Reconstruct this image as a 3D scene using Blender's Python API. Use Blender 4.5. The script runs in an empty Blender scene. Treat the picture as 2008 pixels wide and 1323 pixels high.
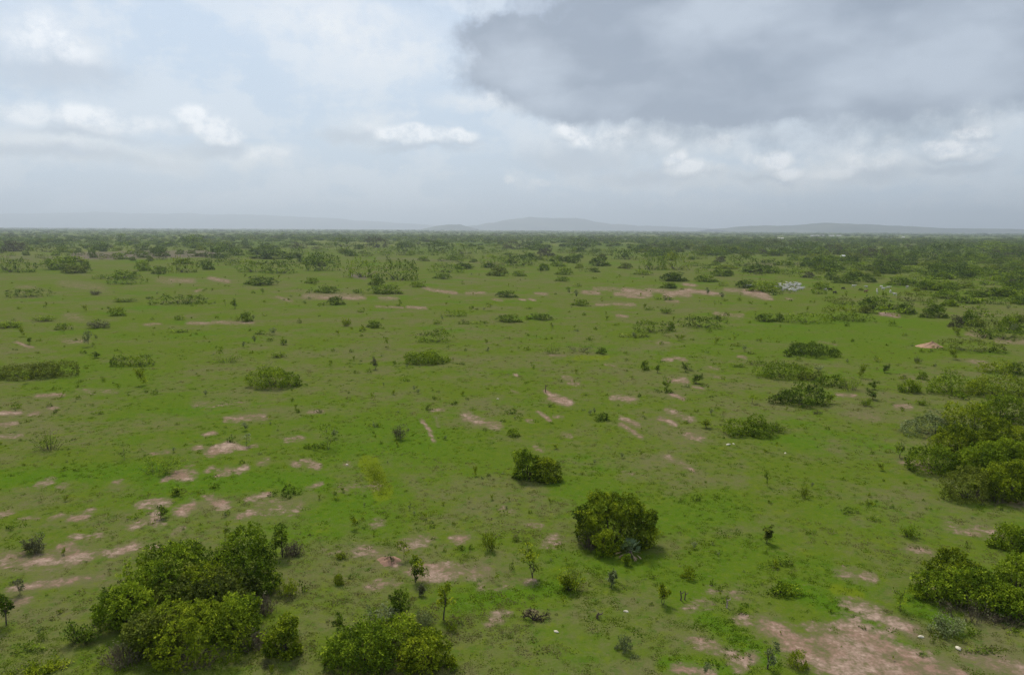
import bpy, math, random
import numpy as np
from mathutils import Matrix, Vector

sc = bpy.context.scene
col = sc.collection
R = math.radians

# ------------------------------------------------------------------ camera
CAM_H, PITCH, ROLL, HFOV = 30.0, 8.4299, 0.300, 70.00
cam = bpy.data.cameras.new('camera')
cam.sensor_fit = 'HORIZONTAL'; cam.angle = R(HFOV)
cam.clip_start = 0.5; cam.clip_end = 200000
cam_o = bpy.data.objects.new('camera', cam); col.objects.link(cam_o)
cam_o.matrix_world = Matrix.Translation((0, 0, CAM_H)) @ Matrix.Rotation(R(90 - PITCH), 4, 'X') @ Matrix.Rotation(R(ROLL), 4, 'Z')
sc.camera = cam_o

# ------------------------------------------------------------------ view, sampling
sc.view_settings.view_transform = 'Standard'
sc.view_settings.look = 'None'
sc.view_settings.exposure = 0.12
sc.view_settings.gamma = 1.0
sc.view_settings.use_curve_mapping = False
sc.cycles.max_bounces = 6
sc.cycles.diffuse_bounces = 2
sc.cycles.glossy_bounces = 2
sc.cycles.transmission_bounces = 3
sc.cycles.volume_bounces = 0
sc.cycles.caustics_reflective = False
sc.cycles.caustics_refractive = False
sc.cycles.use_denoising = True
sc.cycles.denoising_prefilter = 'NONE'

# ------------------------------------------------------------------ node helpers
class NT:
    def __init__(s, tree): s.t = tree; s.n = tree.nodes; s.l = tree.links
    def new(s, typ, **kw):
        n = s.n.new(typ)
        for k, v in kw.items(): setattr(n, k, v)
        return n
    def put(s, sock, v):
        if hasattr(v, 'links') or isinstance(v, bpy.types.NodeSocket): s.l.new(v, sock)
        else:
            if isinstance(v, (tuple, list)) and len(v) == 3 and sock.type == 'RGBA': v = (*v, 1)
            sock.default_value = v
    def m(s, op, a, b=None, c=None, clamp=False):
        n = s.new('ShaderNodeMath', operation=op, use_clamp=clamp)
        for i, v in enumerate((a, b, c)):
            if v is not None: s.put(n.inputs[i], v)
        return n.outputs[0]
    def vm(s, op, a, b=None, out=0):
        n = s.new('ShaderNodeVectorMath', operation=op)
        s.put(n.inputs[0], a)
        if b is not None: s.put(n.inputs[1], b)
        return n.outputs[out]
    def ramp(s, v, a, b, c=0.0, d=1.0):           # smooth map range
        n = s.new('ShaderNodeMapRange', interpolation_type='SMOOTHSTEP')
        for i, x in enumerate((v, a, b, c, d)): s.put(n.inputs[i], x)
        return n.outputs[0]
    def lin(s, v, a, b, c=0.0, d=1.0):
        n = s.new('ShaderNodeMapRange', interpolation_type='LINEAR')
        for i, x in enumerate((v, a, b, c, d)): s.put(n.inputs[i], x)
        return n.outputs[0]
    def noise(s, vec, scale, detail=3, rough=0.55, dist=0.0, color=False):
        n = s.new('ShaderNodeTexNoise')
        s.put(n.inputs['Vector'], vec)
        for k, v in (('Scale', scale), ('Detail', detail), ('Roughness', rough), ('Distortion', dist)): n.inputs[k].default_value = v
        return n.outputs['Color' if color else 'Fac']
    def mix(s, f, a, b, blend='MIX'):
        n = s.new('ShaderNodeMix', data_type='RGBA', blend_type=blend)
        s.put(n.inputs[0], f); s.put(n.inputs[6], a); s.put(n.inputs[7], b)
        return n.outputs[2]
    def attr(s, name, out='Fac', typ='GEOMETRY'):
        n = s.new('ShaderNodeAttribute', attribute_name=name, attribute_type=typ)
        return n.outputs[out]

# ------------------------------------------------------------------ sky: hazy blue with a veil, low cumulus and one dark rain-bearing deck
SUN_EL, SUN_AZ = 56.0,-20.0
w = bpy.data.worlds.new('World'); sc.world = w; w.use_nodes = True
t = NT(w.node_tree); t.n.clear()
sky = t.new('ShaderNodeTexSky', sky_type='NISHITA', sun_disc=False)
sky.sun_elevation = R(SUN_EL); sky.sun_rotation = R(SUN_AZ)
sky.air_density = 1.0; sky.dust_density = 3.0; sky.ozone_density = 1.5; sky.altitude = 100
bg_sky = t.new('ShaderNodeBackground'); t.l.new(sky.outputs[0], bg_sky.inputs[0]); bg_sky.inputs[1].default_value = 0.10
tc = t.new('ShaderNodeTexCoord')
D = tc.outputs['Generated']
sep = t.new('ShaderNodeSeparateXYZ'); t.l.new(D, sep.inputs[0])
az = t.m('MULTIPLY', t.m('ARCTAN2', sep.outputs[0], sep.outputs[1]), 180 / math.pi)
el = t.m('MULTIPLY', t.m('ARCSINE', sep.outputs[2]), 180 / math.pi)
cmb = t.new('ShaderNodeCombineXYZ'); t.l.new(az, cmb.inputs[0]); t.l.new(el, cmb.inputs[1])
UV = cmb.outputs[0]
n_big = t.noise(UV, 0.12, 3, 0.55, color=True)
n_fine = t.noise(UV, 0.50, 5, 0.66, color=True)
warp = t.vm('ADD', t.vm('MULTIPLY', t.vm('SUBTRACT', n_big, (.5, .5, .5)), (7.0, 3.0, 0)), t.vm('MULTIPLY', t.vm('SUBTRACT', n_fine, (.5, .5, .5)), (2.2, 1.5, 0)))
UVW = t.vm('ADD', UV, warp)
UVS = t.vm('ADD', UV, t.vm('MULTIPLY', warp, (.75, .55, 0)))
n_mid = t.noise(t.vm('MULTIPLY', UVS, (1, 2.2, 1)), 0.10, 4, 0.6)
n_puff = t.noise(UV, 0.42, 5, 0.68)
def field(uv, blobs):                             # distance to the nearest of a set of ellipses, 1 on the outline
    d = None
    for cx, cy, rx, ry in blobs:
        n = t.new('ShaderNodeVectorMath', operation='MULTIPLY_ADD'); t.l.new(uv, n.inputs[0])
        n.inputs[1].default_value = (1 / rx, 1 / ry, 0); n.inputs[2].default_value = (-cx / rx, -cy / ry, 0)
        q = t.vm('LENGTH', n.outputs[0], out=1)
        d = q if d is None else t.m('MINIMUM', d, q)
    return d
PUFFS = [
    ('s', -10.82, 12.85, 5.99, 3.2),
    ('s', -13.69, 14.2, 4.4, 2.4),
    ('s', -0.84, 12.78, 3.6, 1.8),
    ('s', 31.05, 7.76, 7.59, 1.8),
    ('s', 9.39, 6.61, 8.79, 1.8),
    ('s', 25.27, 4.96, 5.99, 1.6),
    ('s', -18.29, 5.16, 2.8, 0.96),
    ('s', -30.17, 5.13, 10.39, 1.2),
    ('s', 8.71, 3.83, 4.4, 0.72),
    ('s', 16.88, 3.75, 7.99, 1.0),
    ('s', -10.95, 7.39, 3.2, 1.2),
    ('s', -31.09, 11.9, 4.4, 2.2),
    ('s', -1.79, 9.22, 4.8, 0.8),
    ('g', -30.81, 10.12, 4.8, 1.52),
    ('g', -28.64, 10.35, 2.4, 0.88),
    ('g', -11.71, 6.86, 3.0, 0.56),
    ('g', -22.36, 5.7, 2.8, 0.48),
    ('g', -29.52, 6.08, 3.2, 0.4),
    ('g', 4.83, 5.35, 5.19, 1.04),
    ('g', 9.85, 4.01, 4.8, 0.72),
    ('g', 18.65, 3.79, 2.4, 0.32),
    ('g', 30.77, 4.26, 2.8, 0.36),
    ('g', 26.28, 4.07, 2.8, 0.56),
    ('g', -6.81, 6.02, 3.6, 0.32),
    ('g', -31.06, 4.75, 6.39, 0.56),
    ('v', -31.76, 12.05, 1.92, 1.28),
    ('v', -32.77, 11.24, 1.6, 1.04),
    ('v', -30.03, 11.13, 1.6, 0.64),
    ('v', -32.94, 7.4, 2.2, 0.68),
    ('v', -32.02, 6.98, 1.6, 0.52),
    ('w', -29.15, 7.2, 2.2, 0.88),
    ('v', -27.54, 6.76, 2.4, 0.68),
    ('v', -25.82, 7.11, 1.28, 0.52),
    ('w', -23.24, 7.71, 1.36, 0.76),
    ('w', -22.13, 6.92, 1.92, 0.96),
    ('w', -20.98, 6.46, 1.28, 0.64),
    ('v', -18.28, 5.34, 1.6, 0.48),
    ('w', -8.51, 7.02, 1.8, 0.6),
    ('w', -6.42, 6.84, 2.4, 0.68),
    ('w', -4.3, 6.88, 1.52, 0.52),
    ('w', -7.37, 7.3, 1.2, 0.48),
    ('w', 4.41, 7.29, 1.12, 0.72),
    ('w', 5.19, 6.54, 1.28, 0.64),
    ('v', 8.05, 7.0, 1.6, 0.56),
    ('w', 12.06, 5.21, 1.04, 0.72),
    ('w', 13.39, 4.53, 1.84, 0.68),
    ('v', 14.95, 6.51, 1.6, 0.48),
    ('v', 17.52, 5.19, 1.04, 0.56),
    ('w', 18.76, 5.08, 1.44, 0.96),
    ('w', 19.84, 4.24, 1.28, 0.56),
    ('v', 23.06, 4.16, 1.6, 0.36),
    ('v', 24.94, 5.14, 1.44, 0.72),
    ('v', 27.09, 5.73, 1.2, 0.72),
    ('v', 26.69, 4.91, 1.44, 0.4),
    ('w', 30.38, 5.47, 1.76, 0.68),
    ('w', 31.31, 6.26, 1.28, 0.48),
    ('v', 31.84, 5.02, 1.12, 0.48),
    ('v', 1.93, 3.53, 0.96, 0.36),
    ('v', -0.61, 3.82, 0.64, 0.28),
    ('v', 6.6, 12.04, 0.88, 0.56),
    ('g', -29.2, 6.49, 2.09, 0.44),
    ('g', -23.27, 7.06, 1.29, 0.38),
    ('g', -22.17, 6.09, 1.82, 0.48),
    ('g', -21.01, 5.9, 1.21, 0.32),
    ('g', -8.52, 6.47, 1.71, 0.3),
    ('g', -6.43, 6.21, 2.28, 0.34),
    ('g', -4.31, 6.39, 1.44, 0.26),
    ('g', -7.38, 6.86, 1.14, 0.24),
    ('g', 4.42, 6.62, 1.06, 0.36),
    ('g', 5.2, 5.95, 1.21, 0.32),
    ('g', 12.09, 4.55, 0.99, 0.36),
    ('g', 13.41, 3.9, 1.75, 0.34),
    ('g', 18.8, 4.22, 1.37, 0.48),
    ('g', 19.87, 3.74, 1.21, 0.28),
    ('g', 30.43, 4.92, 1.67, 0.34),
    ('g', 31.35, 5.87, 1.21, 0.24),
]
def cls(k): return [p[1:] for p in PUFFS if p[0] == k]
white = t.m('MAXIMUM', t.m('MULTIPLY', t.ramp(field(UVS, cls('w')), 1.20, .50), .90), t.m('MULTIPLY', t.ramp(field(UVS, cls('v')), 1.4, .3), .70))
soft = t.m('MULTIPLY', t.ramp(field(UVW, cls('s')), 1.5, .2), t.lin(n_puff, .35, .6, .45, .95))
grey = t.m('MULTIPLY', t.ramp(field(UVW, cls('g')), 1.5, .1), .72)
# dark deck overhead to the right
DECK = [
    (16.38, 13.85, 19.18, 7.59),
    (2.04, 11.63, 6.59, 2.8),
    (-0.27, 13.82, 4.8, 2.08),
    (26.31, 12.09, 16.78, 5.99),
    (18.35, 9.37, 16.78, 2.4),
    (7.42, 9.37, 9.59, 1.92),
    (34.68, 12.02, 11.99, 5.19),
    (20.85, 22.69, 27.97, 11.99),
]
d1 = field(UVW, DECK)
deck = t.m('MULTIPLY', t.ramp(t.m('ADD', d1, t.m('ADD', t.m('MULTIPLY', t.m('SUBTRACT', n_puff, .5), .55), t.m('MULTIPLY', t.m('SUBTRACT', n_mid, .5), .5))), 1.16, 0.68), .97)
# the same kind of broken cloud everywhere else in the sky
veil_f = t.lin(n_mid, 0.3, 0.7, 0.68, 0.90)
bank = t.m('ADD', n_mid, t.m('MULTIPLY', t.m('SUBTRACT', n_puff, .5), .35))
veil_c = t.mix(t.ramp(bank, 0.45, 0.58), (0.490, 0.600, 0.730), (0.595, 0.670, 0.755))
n_deck = t.noise(t.vm('MULTIPLY', UV, (1, 2.0, 1)), 0.075, 3, 0.5)
deck_t = t.m('ADD', t.m('ADD', t.ramp(n_deck, 0.36, 0.66), t.m('MULTIPLY', t.m('SUBTRACT', n_mid, .5), 1.9)), t.ramp(d1, .85, .30, -.30, .05), clamp=True)
deck_c = t.mix(deck_t, (0.255, 0.305, 0.385), (0.430, 0.490, 0.575))
white_c = t.mix(t.ramp(n_puff, 0.36, 0.58), (0.64, 0.70, 0.77), (0.90, 0.915, 0.935))
c = t.mix(soft, veil_c, (0.72, 0.755, 0.79))
c = t.mix(grey, c, (0.40, 0.465, 0.555))
c = t.mix(white, c, white_c)
c = t.mix(deck, c, deck_c)
fac = t.m('MAXIMUM', t.m('MAXIMUM', veil_f, deck), t.m('MAXIMUM', white, t.m('MAXIMUM', soft, grey)), clamp=True)
bg_cl = t.new('ShaderNodeBackground'); t.l.new(c, bg_cl.inputs[0]); bg_cl.inputs[1].default_value = 1.08
mx = t.new('ShaderNodeMixShader'); t.l.new(fac, mx.inputs[0]); t.l.new(bg_sky.outputs[0], mx.inputs[1]); t.l.new(bg_cl.outputs[0], mx.inputs[2])
out = t.new('ShaderNodeOutputWorld'); t.l.new(mx.outputs[0], out.inputs[0])
w.cycles.sampling_method = 'MANUAL'; w.cycles.sample_map_resolution = 512

# ------------------------------------------------------------------ sun behind thin cloud
sl = bpy.data.lights.new('sun', 'SUN'); sl.energy = 3.0; sl.angle = R(12); sl.color = (1.0, 0.955, 0.88)
so = bpy.data.objects.new('sun', sl); col.objects.link(so)
sd = Vector((math.sin(R(SUN_AZ)) * math.cos(R(SUN_EL)), math.cos(R(SUN_AZ)) * math.cos(R(SUN_EL)), math.sin(R(SUN_EL))))
so.rotation_euler = sd.to_track_quat('Z', 'Y').to_euler()

# ------------------------------------------------------------------ materials
def mat(name):
    m = bpy.data.materials.new(name); m.use_nodes = True
    t = NT(m.node_tree); t.n.clear()
    return m, t
def principled(t, color, rough=0.8, spec=0.2, normal=None):
    p = t.new('ShaderNodeBsdfPrincipled')
    t.put(p.inputs['Base Color'], color); t.put(p.inputs['Roughness'], rough); p.inputs['Specular IOR Level'].default_value = spec
    if normal is not None: t.l.new(normal, p.inputs['Normal'])
    return p
def finish(t, sh):
    o = t.new('ShaderNodeOutputMaterial'); t.l.new(sh, o.inputs[0])

def leaf_mat(name, dark, mid, light, transl=0.18):
    m, t = mat(name)
    tint = t.attr('tint')
    oi = t.new('ShaderNodeObjectInfo')
    f = t.m('ADD', tint, t.m('MULTIPLY', t.m('SUBTRACT', oi.outputs['Random'], 0.5), 0.22), clamp=True)
    c = t.mix(t.lin(f, 0, 0.5), dark, mid)
    c = t.mix(t.lin(f, 0.5, 1.0), c, light)
    p = principled(t, c, 0.7, 0.04)
    tr = t.new('ShaderNodeBsdfTranslucent')
    t.l.new(t.mix(1.0, c, (1.15, 1.2, 0.6), 'MULTIPLY'), tr.inputs[0])
    mx = t.new('ShaderNodeMixShader'); mx.inputs[0].default_value = transl
    t.l.new(p.outputs[0], mx.inputs[1]); t.l.new(tr.outputs[0], mx.inputs[2])
    finish(t, mx.outputs[0])
    return m
LEAF = {
    'g': leaf_mat('leaf_green', (.036, .066, .005), (.142, .208, .010), (.300, .370, .020)),
    'd': leaf_mat('leaf_dark', (.022, .042, .005), (.082, .130, .010), (.205, .270, .018)),
    'y': leaf_mat('leaf_yellow_green', (.044, .072, .005), (.165, .215, .009), (.330, .370, .017)),
    'o': leaf_mat('leaf_olive', (.044, .058, .011), (.122, .148, .019), (.230, .258, .034)),
    'b': leaf_mat('leaf_brownish', (.066, .062, .036), (.110, .102, .054), (.150, .146, .072)),
    'k': leaf_mat('leaf_greyish', (.072, .074, .036), (.130, .132, .060), (.195, .198, .096)),
    'p': leaf_mat('leaf_pale', (.080, .104, .040), (.170, .200, .074), (.290, .320, .150)),
}
def bark_mat(name, a, b):
    m, t = mat(name)
    geo = t.new('ShaderNodeTexCoord')
    n = t.noise(t.vm('MULTIPLY', geo.outputs['Object'], (6, 6, 1.5)), 2.0, 4)
    p = principled(t, t.mix(t.ramp(n, .35, .65), a, b), 0.9, 0.1)
    finish(t, p.outputs[0]); return m
BARK = bark_mat('bark_brown', (.050, .040, .032), (.105, .085, .068))
TWIG = bark_mat('twig_grey', (.085, .066, .040), (.165, .130, .084))
DEADWOOD = bark_mat('dead_wood_pale', (.24, .18, .13), (.44, .35, .27))
CHAR = bark_mat('dead_branch_dark', (.030, .022, .016), (.075, .055, .040))

# ------------------------------------------------------------------ terrain
def terrain(x, y):
    x = np.asarray(x, float); y = np.asarray(y, float)
    z = 0.10 * np.sin(x * .061 + 1.3) * np.sin(y * .047 + .4) + 0.06 * np.sin(x * .19 + y * .11) + 0.04 * np.sin(x * .37 - y * .29 + 2)
    return z * np.clip(3.0 - np.hypot(x, y) / 500, 0, 1)

SOIL = [
    (-41.63, 57.33, -39.89, 58.45, 0.61, 0.4, 1.2),
    (-39.82, 58.34, -37.39, 59.04, 0.61, 0.4, 1.3),
    (-37.44, 59.11, -35.45, 59.75, 0.44, 0.28, 1.0),
    (-40.18, 54.94, -39.67, 55.44, 0.88, 0.61, 1.0),
    (-46.01, 62.96, -44.03, 62.56, 1.52, 0.92, 0.95),
    (-43.45, 63.43, -42.09, 62.8, 1.31, 0.79, 1.0),
    (-41.84, 65.22, -39.95, 63.04, 1.33, 0.79, 1.1),
    (-40.27, 63.9, -39.18, 63.69, 0.91, 0.54, 1.1),
    (-38.79, 64.36, -37.43, 64.37, 0.71, 0.42, 0.9),
    (-36.66, 64.38, -35.8, 65.76, 1.02, 0.6, 1.1),
    (-33.75, 65.41, -32.72, 65.33, 0.5, 0.29, 1.2),
    (-43.04, 68.06, -41.08, 67.69, 0.57, 0.32, 0.8),
    (-40.97, 68.58, -40.08, 68.1, 0.57, 0.32, 0.8),
    (-38.32, 70.68, -37.8, 71.76, 1.08, 0.58, 0.8),
    (-37.53, 73.44, -36.25, 71.24, 1.22, 0.64, 0.8),
    (-33.14, 68.18, -33.11, 69.96, 0.55, 0.31, 0.8),
    (-39.94, 76.06, -38.34, 77.0, 1.22, 0.61, 1.1),
    (-35.07, 74.34, -34.82, 75.82, 1.29, 0.66, 1.3),
    (-33.43, 77.7, -31.43, 75.87, 1.46, 0.72, 1.0),
    (-35.26, 77.36, -33.95, 76.45, 0.67, 0.33, 0.8),
    (-29.38, 78.4, -27.71, 79.73, 0.83, 0.4, 1.0),
    (-28.55, 72.99, -27.68, 73.0, 0.72, 0.37, 1.0),
    (-27.86, 74.14, -26.91, 74.27, 0.61, 0.31, 0.9),
    (-45.78, 72.48, -44.48, 72.5, 0.9, 0.47, 1.0),
    (-45.3, 73.91, -44.75, 74.5, 0.67, 0.34, 0.8),
    (-47.55, 72.18, -47.15, 73.31, 0.65, 0.34, 0.8),
    (-50.64, 72.25, -49.56, 72.6, 0.66, 0.35, 0.8),
    (-53.7, 73.22, -53.38, 74.38, 0.83, 0.43, 0.9),
    (-52.53, 81.75, -52.23, 82.46, 0.82, 0.38, 0.8),
    (-46.93, 82.9, -46.51, 83.26, 0.97, 0.45, 0.9),
    (-55.17, 82.06, -55.08, 83.86, 1.01, 0.46, 0.8),
    (-56.92, 80.65, -55.95, 81.0, 0.65, 0.31, 0.7),
    (-41.43, 84.07, -41.19, 85.19, 0.98, 0.44, 1.0),
    (-40.78, 85.96, -39.59, 85.6, 2.0, 0.89, 1.3),
    (-40.89, 89.14, -40.72, 89.98, 0.72, 0.31, 0.8),
    (-37.7, 87.18, -37.67, 88.38, 0.86, 0.37, 0.9),
    (-35.69, 86.04, -35.27, 87.61, 1.34, 0.59, 1.1),
    (-33.83, 87.24, -33.64, 88.85, 1.02, 0.44, 1.1),
    (-32.09, 90.12, -31.85, 91.83, 1.08, 0.45, 0.8),
    (-28.21, 91.03, -27.29, 90.2, 0.88, 0.37, 1.0),
    (-26.83, 91.91, -24.91, 89.82, 1.23, 0.52, 1.0),
    (-23.77, 81.83, -22.67, 83.27, 0.73, 0.34, 0.8),
    (-32.18, 101.39, -30.4, 102.48, 1.32, 0.49, 0.7),
    (-21.19, 89.88, -21.07, 91.15, 0.69, 0.29, 0.7),
    (-40.21, 95.3, -39.06, 98.2, 1.85, 0.73, 1.5),
    (-38.87, 97.71, -36.83, 97.26, 1.03, 0.4, 1.4),
    (-43.19, 96.67, -42.68, 97.16, 0.94, 0.37, 1.1),
    (-36.17, 98.25, -35.62, 98.76, 0.63, 0.24, 1.0),
    (-47.93, 93.78, -46.15, 94.73, 0.6, 0.24, 0.8),
    (-44.66, 103.3, -43.99, 104.64, 1.19, 0.44, 1.1),
    (-45.13, 112.8, -39.89, 114.48, 1.66, 0.56, 0.95),
    (-43.41, 112.19, -43.23, 113.49, 1.23, 0.42, 1.2),
    (-83.17, 115.73, -80.16, 115.79, 1.47, 0.48, 1.2),
    (-78.05, 115.43, -77.31, 116.13, 1.12, 0.37, 1.0),
    (-78.18, 108.99, -76.69, 109.64, 1.32, 0.46, 1.0),
    (-73.8, 102.21, -71.33, 102.58, 1.29, 0.48, 0.7),
    (-76.85, 118.67, -76.16, 118.97, 0.83, 0.27, 1.0),
    (-33.27, 117.34, -31.28, 117.66, 1.15, 0.37, 0.8),
    (-26.03, 75.34, -24.19, 75.97, 2.51, 1.27, 0.55),
    (-17.43, 64.61, -14.69, 65.55, 1.85, 1.09, 0.3),
    (-44.21, 63.42, -40.25, 60.16, 1.94, 1.2, 0.3),
    (-8.13, 61.32, -5.5, 60.95, 1.45, 0.92, 1.05),
    (-5.48, 60.75, -2.36, 61.19, 1.12, 0.71, 0.9),
    (-8.06, 60.72, -6.56, 60.54, 0.96, 0.61, 1.15),
    (-5.47, 67.79, -4.47, 68.05, 0.88, 0.5, 0.9),
    (-11.66, 63.37, -10.37, 62.53, 0.69, 0.42, 1.1),
    (-14.61, 65.55, -12.43, 64.45, 1.19, 0.7, 0.7),
    (-10.07, 67.01, -8.16, 68.0, 1.17, 0.66, 0.7),
    (-11.64, 58.2, -10.17, 58.96, 1.05, 0.69, 0.75),
    (3.49, 67.18, 4.54, 67.67, 1.26, 0.71, 0.75),
    (1.55, 71.74, 2.83, 71.22, 0.86, 0.46, 0.7),
    (-2.42, 58.3, 1.86, 59.09, 0.67, 0.44, 0.5),
    (-1.24, 53.56, -0.43, 54.2, 0.7, 0.5, 0.7),
    (1.39, 54.06, 2.38, 53.91, 0.45, 0.32, 0.8),
    (-1.86, 52.32, -0.9, 52.79, 0.42, 0.32, 0.7),
    (-7.54, 116.22, -5.31, 112.32, 2.11, 0.7, 1.0),
    (-5.28, 111.69, -2.28, 109.89, 2.23, 0.77, 0.85),
    (-13.38, 119.6, -11.67, 120.07, 1.16, 0.37, 0.8),
    (-14.29, 112.78, -12.29, 106.72, 0.73, 0.26, 1.1),
    (-12.22, 106.15, -11.07, 101.25, 0.66, 0.24, 1.0),
    (4.47, 117.85, 5.97, 113.19, 0.94, 0.31, 1.2),
    (7.11, 128.53, 9.76, 123.82, 1.91, 0.58, 1.2),
    (2.3, 112.73, 3.28, 112.24, 0.77, 0.26, 0.8),
    (7.09, 115.18, 8.06, 114.54, 1.06, 0.35, 0.7),
    (17.69, 114.73, 19.64, 110.32, 1.16, 0.39, 1.1),
    (16.96, 110.88, 19.01, 103.94, 0.94, 0.34, 1.0),
    (23.95, 114.86, 25.62, 111.68, 1.06, 0.36, 1.2),
    (26.68, 119.74, 28.41, 114.3, 1.41, 0.46, 0.8),
    (7.76, 105.4, 8.61, 104.3, 1.01, 0.37, 0.8),
    (3.51, 98.96, 4.06, 97.98, 1.19, 0.46, 0.7),
    (20.73, 94.5, 22.67, 90.18, 1.07, 0.44, 0.6),
    (-19.77, 81.89, -16.25, 82.65, 1.72, 0.8, 0.45),
    (-14.15, 71.53, -13.61, 72.08, 0.99, 0.53, 0.6),
    (14.15, 88.0, 15.13, 87.62, 0.8, 0.35, 0.5),
    (11.62, 46.51, 12.28, 46.28, 0.59, 0.5, 1.0),
    (-0.87, 75.69, 0.04, 75.11, 0.95, 0.48, 0.5),
    (-21.4, 90.71, -20.77, 90.3, 0.69, 0.29, 0.9),
    (-12.18, 114.78, -11.33, 109.71, 0.77, 0.26, 0.7),
    (19.7, 52.23, 21.17, 49.41, 1.37, 1.05, 1.2),
    (19.93, 51.06, 20.66, 49.67, 0.9, 0.69, 1.3),
    (21.06, 49.14, 23.37, 46.86, 1.67, 1.36, 1.25),
    (26.2, 51.7, 27.11, 50.01, 1.74, 1.33, 1.3),
    (23.62, 49.43, 27.0, 47.14, 2.01, 1.62, 1.25),
    (27.09, 50.28, 29.18, 47.91, 1.21, 0.95, 1.25),
    (27.73, 47.14, 30.67, 46.44, 0.84, 0.7, 1.1),
    (18.06, 53.13, 19.34, 51.64, 0.79, 0.59, 0.8),
    (22.97, 51.97, 24.54, 52.28, 0.71, 0.53, 0.85),
    (27.76, 55.81, 29.0, 54.18, 1.09, 0.77, 0.95),
    (28.85, 53.86, 30.43, 52.19, 0.9, 0.66, 1.05),
    (29.55, 61.35, 31.04, 60.18, 1.05, 0.66, 0.9),
    (38.11, 66.19, 39.21, 65.29, 1.15, 0.67, 0.8),
    (45.54, 71.24, 48.74, 70.23, 1.74, 0.94, 0.65),
    (11.67, 46.51, 13.78, 46.29, 0.55, 0.46, 1.1),
    (15.65, 46.79, 17.37, 48.06, 0.53, 0.44, 1.0),
    (13.58, 50.16, 15.74, 48.56, 0.73, 0.58, 0.8),
    (17.21, 57.79, 19.22, 57.45, 0.97, 0.65, 0.6),
    (14.43, 55.0, 16.13, 55.68, 0.76, 0.53, 0.6),
    (26.17, 105.18, 27.62, 103.56, 1.59, 0.58, 0.95),
    (26.11, 119.73, 29.01, 114.31, 1.69, 0.55, 0.7),
    (22.19, 91.86, 23.01, 88.55, 0.69, 0.29, 0.9),
    (66.78, 123.25, 68.43, 123.28, 2.07, 0.64, 0.9),
    (51.62, 92.35, 52.96, 89.84, 1.55, 0.65, 0.8),
    (55.89, 78.34, 56.58, 77.1, 1.22, 0.6, 0.8),
    (33.22, 48.2, 35.73, 46.97, 1.03, 0.83, 0.8),
    (34.37, 52.08, 34.51, 51.78, 0.28, 0.21, 0.6),
    (56.01, 118.24, 58.89, 114.92, 2.12, 0.69, 0.5),
    (30.35, 51.16, 31.14, 50.89, 0.33, 0.25, 0.7),
    (6.21, 134.2, 7.34, 130.52, 1.19, 0.34, 1.4),
    (7.34, 130.52, 10.17, 125.05, 1.94, 0.58, 1.4),
    (10.75, 146.77, 12.07, 145.01, 1.8, 0.47, 0.9),
    (11.44, 141.54, 13.13, 140.75, 1.69, 0.46, 0.8),
    (18.54, 129.35, 21.87, 128.03, 2.27, 0.68, 0.9),
    (20.89, 160.88, 23.13, 159.87, 1.3, 0.31, 0.8),
    (35.48, 168.06, 37.82, 169.31, 1.94, 0.44, 0.9),
    (38.93, 170.54, 40.49, 168.21, 1.97, 0.45, 1.0),
    (32.31, 145.53, 34.8, 143.84, 2.53, 0.67, 0.9),
    (0.58, 149.26, 1.13, 148.72, 0.93, 0.24, 1.2),
    (-0.13, 134.05, 1.19, 131.84, 0.9, 0.26, 0.8),
    (9.16, 172.57, 12.53, 172.18, 1.49, 0.33, 0.8),
    (39.62, 195.35, 41.71, 193.86, 3.85, 0.76, 0.6),
    (33.95, 293.66, 39.19, 295.34, 4.28, 0.57, 0.95),
    (41.66, 297.61, 49.37, 295.86, 5.82, 0.76, 0.9),
    (37.34, 256.97, 40.09, 254.43, 3.8, 0.58, 1.0),
    (34.6, 352.4, 40.94, 347.84, 9.03, 1.01, 1.0),
    (48.8, 343.49, 56.48, 339.24, 9.6, 1.1, 1.05),
    (56.12, 364.09, 64.03, 344.39, 16.56, 1.82, 1.1),
    (68.78, 370.31, 76.34, 354.96, 10.89, 1.17, 0.9),
    (75.27, 349.91, 82.29, 340.76, 11.94, 1.35, 1.0),
    (52.55, 329.98, 59.08, 326.01, 5.33, 0.63, 1.1),
    (42.17, 374.17, 52.41, 369.26, 11.32, 1.19, 0.7),
    (11.23, 346.04, 16.08, 341.54, 5.78, 0.65, 1.0),
    (3.33, 314.59, 5.57, 310.73, 3.99, 0.5, 1.2),
    (7.21, 316.43, 9.36, 310.93, 4.01, 0.5, 1.2),
    (-8.16, 313.96, -4.23, 306.32, 4.71, 0.59, 0.8),
    (-37.01, 356.13, -26.53, 343.76, 7.0, 0.78, 1.1),
    (-21.52, 344.06, -13.27, 347.49, 6.82, 0.77, 0.9),
    (-40.55, 283.09, -33.07, 278.27, 4.55, 0.63, 1.0),
    (-47.41, 282.75, -42.13, 279.75, 3.93, 0.54, 0.8),
    (-52.88, 282.48, -48.56, 281.38, 3.96, 0.55, 0.7),
    (-74.3, 318.48, -65.08, 319.0, 7.63, 0.93, 1.0),
    (-58.15, 319.39, -49.79, 315.71, 6.67, 0.82, 0.8),
    (-45.24, 374.14, -40.41, 363.33, 8.89, 0.94, 0.8),
    (-39.83, 358.04, -37.55, 353.01, 5.17, 0.57, 0.9),
    (-103.19, 231.25, -96.16, 229.32, 3.8, 0.64, 1.0),
    (-95.75, 232.46, -89.8, 231.81, 3.82, 0.64, 0.9),
    (-114.39, 226.39, -111.05, 228.71, 3.8, 0.65, 0.7),
    (-89.8, 231.81, -83.08, 232.08, 4.72, 0.79, 0.7),
    (-130.15, 189.53, -122.06, 182.17, 2.07, 0.43, 1.0),
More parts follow.
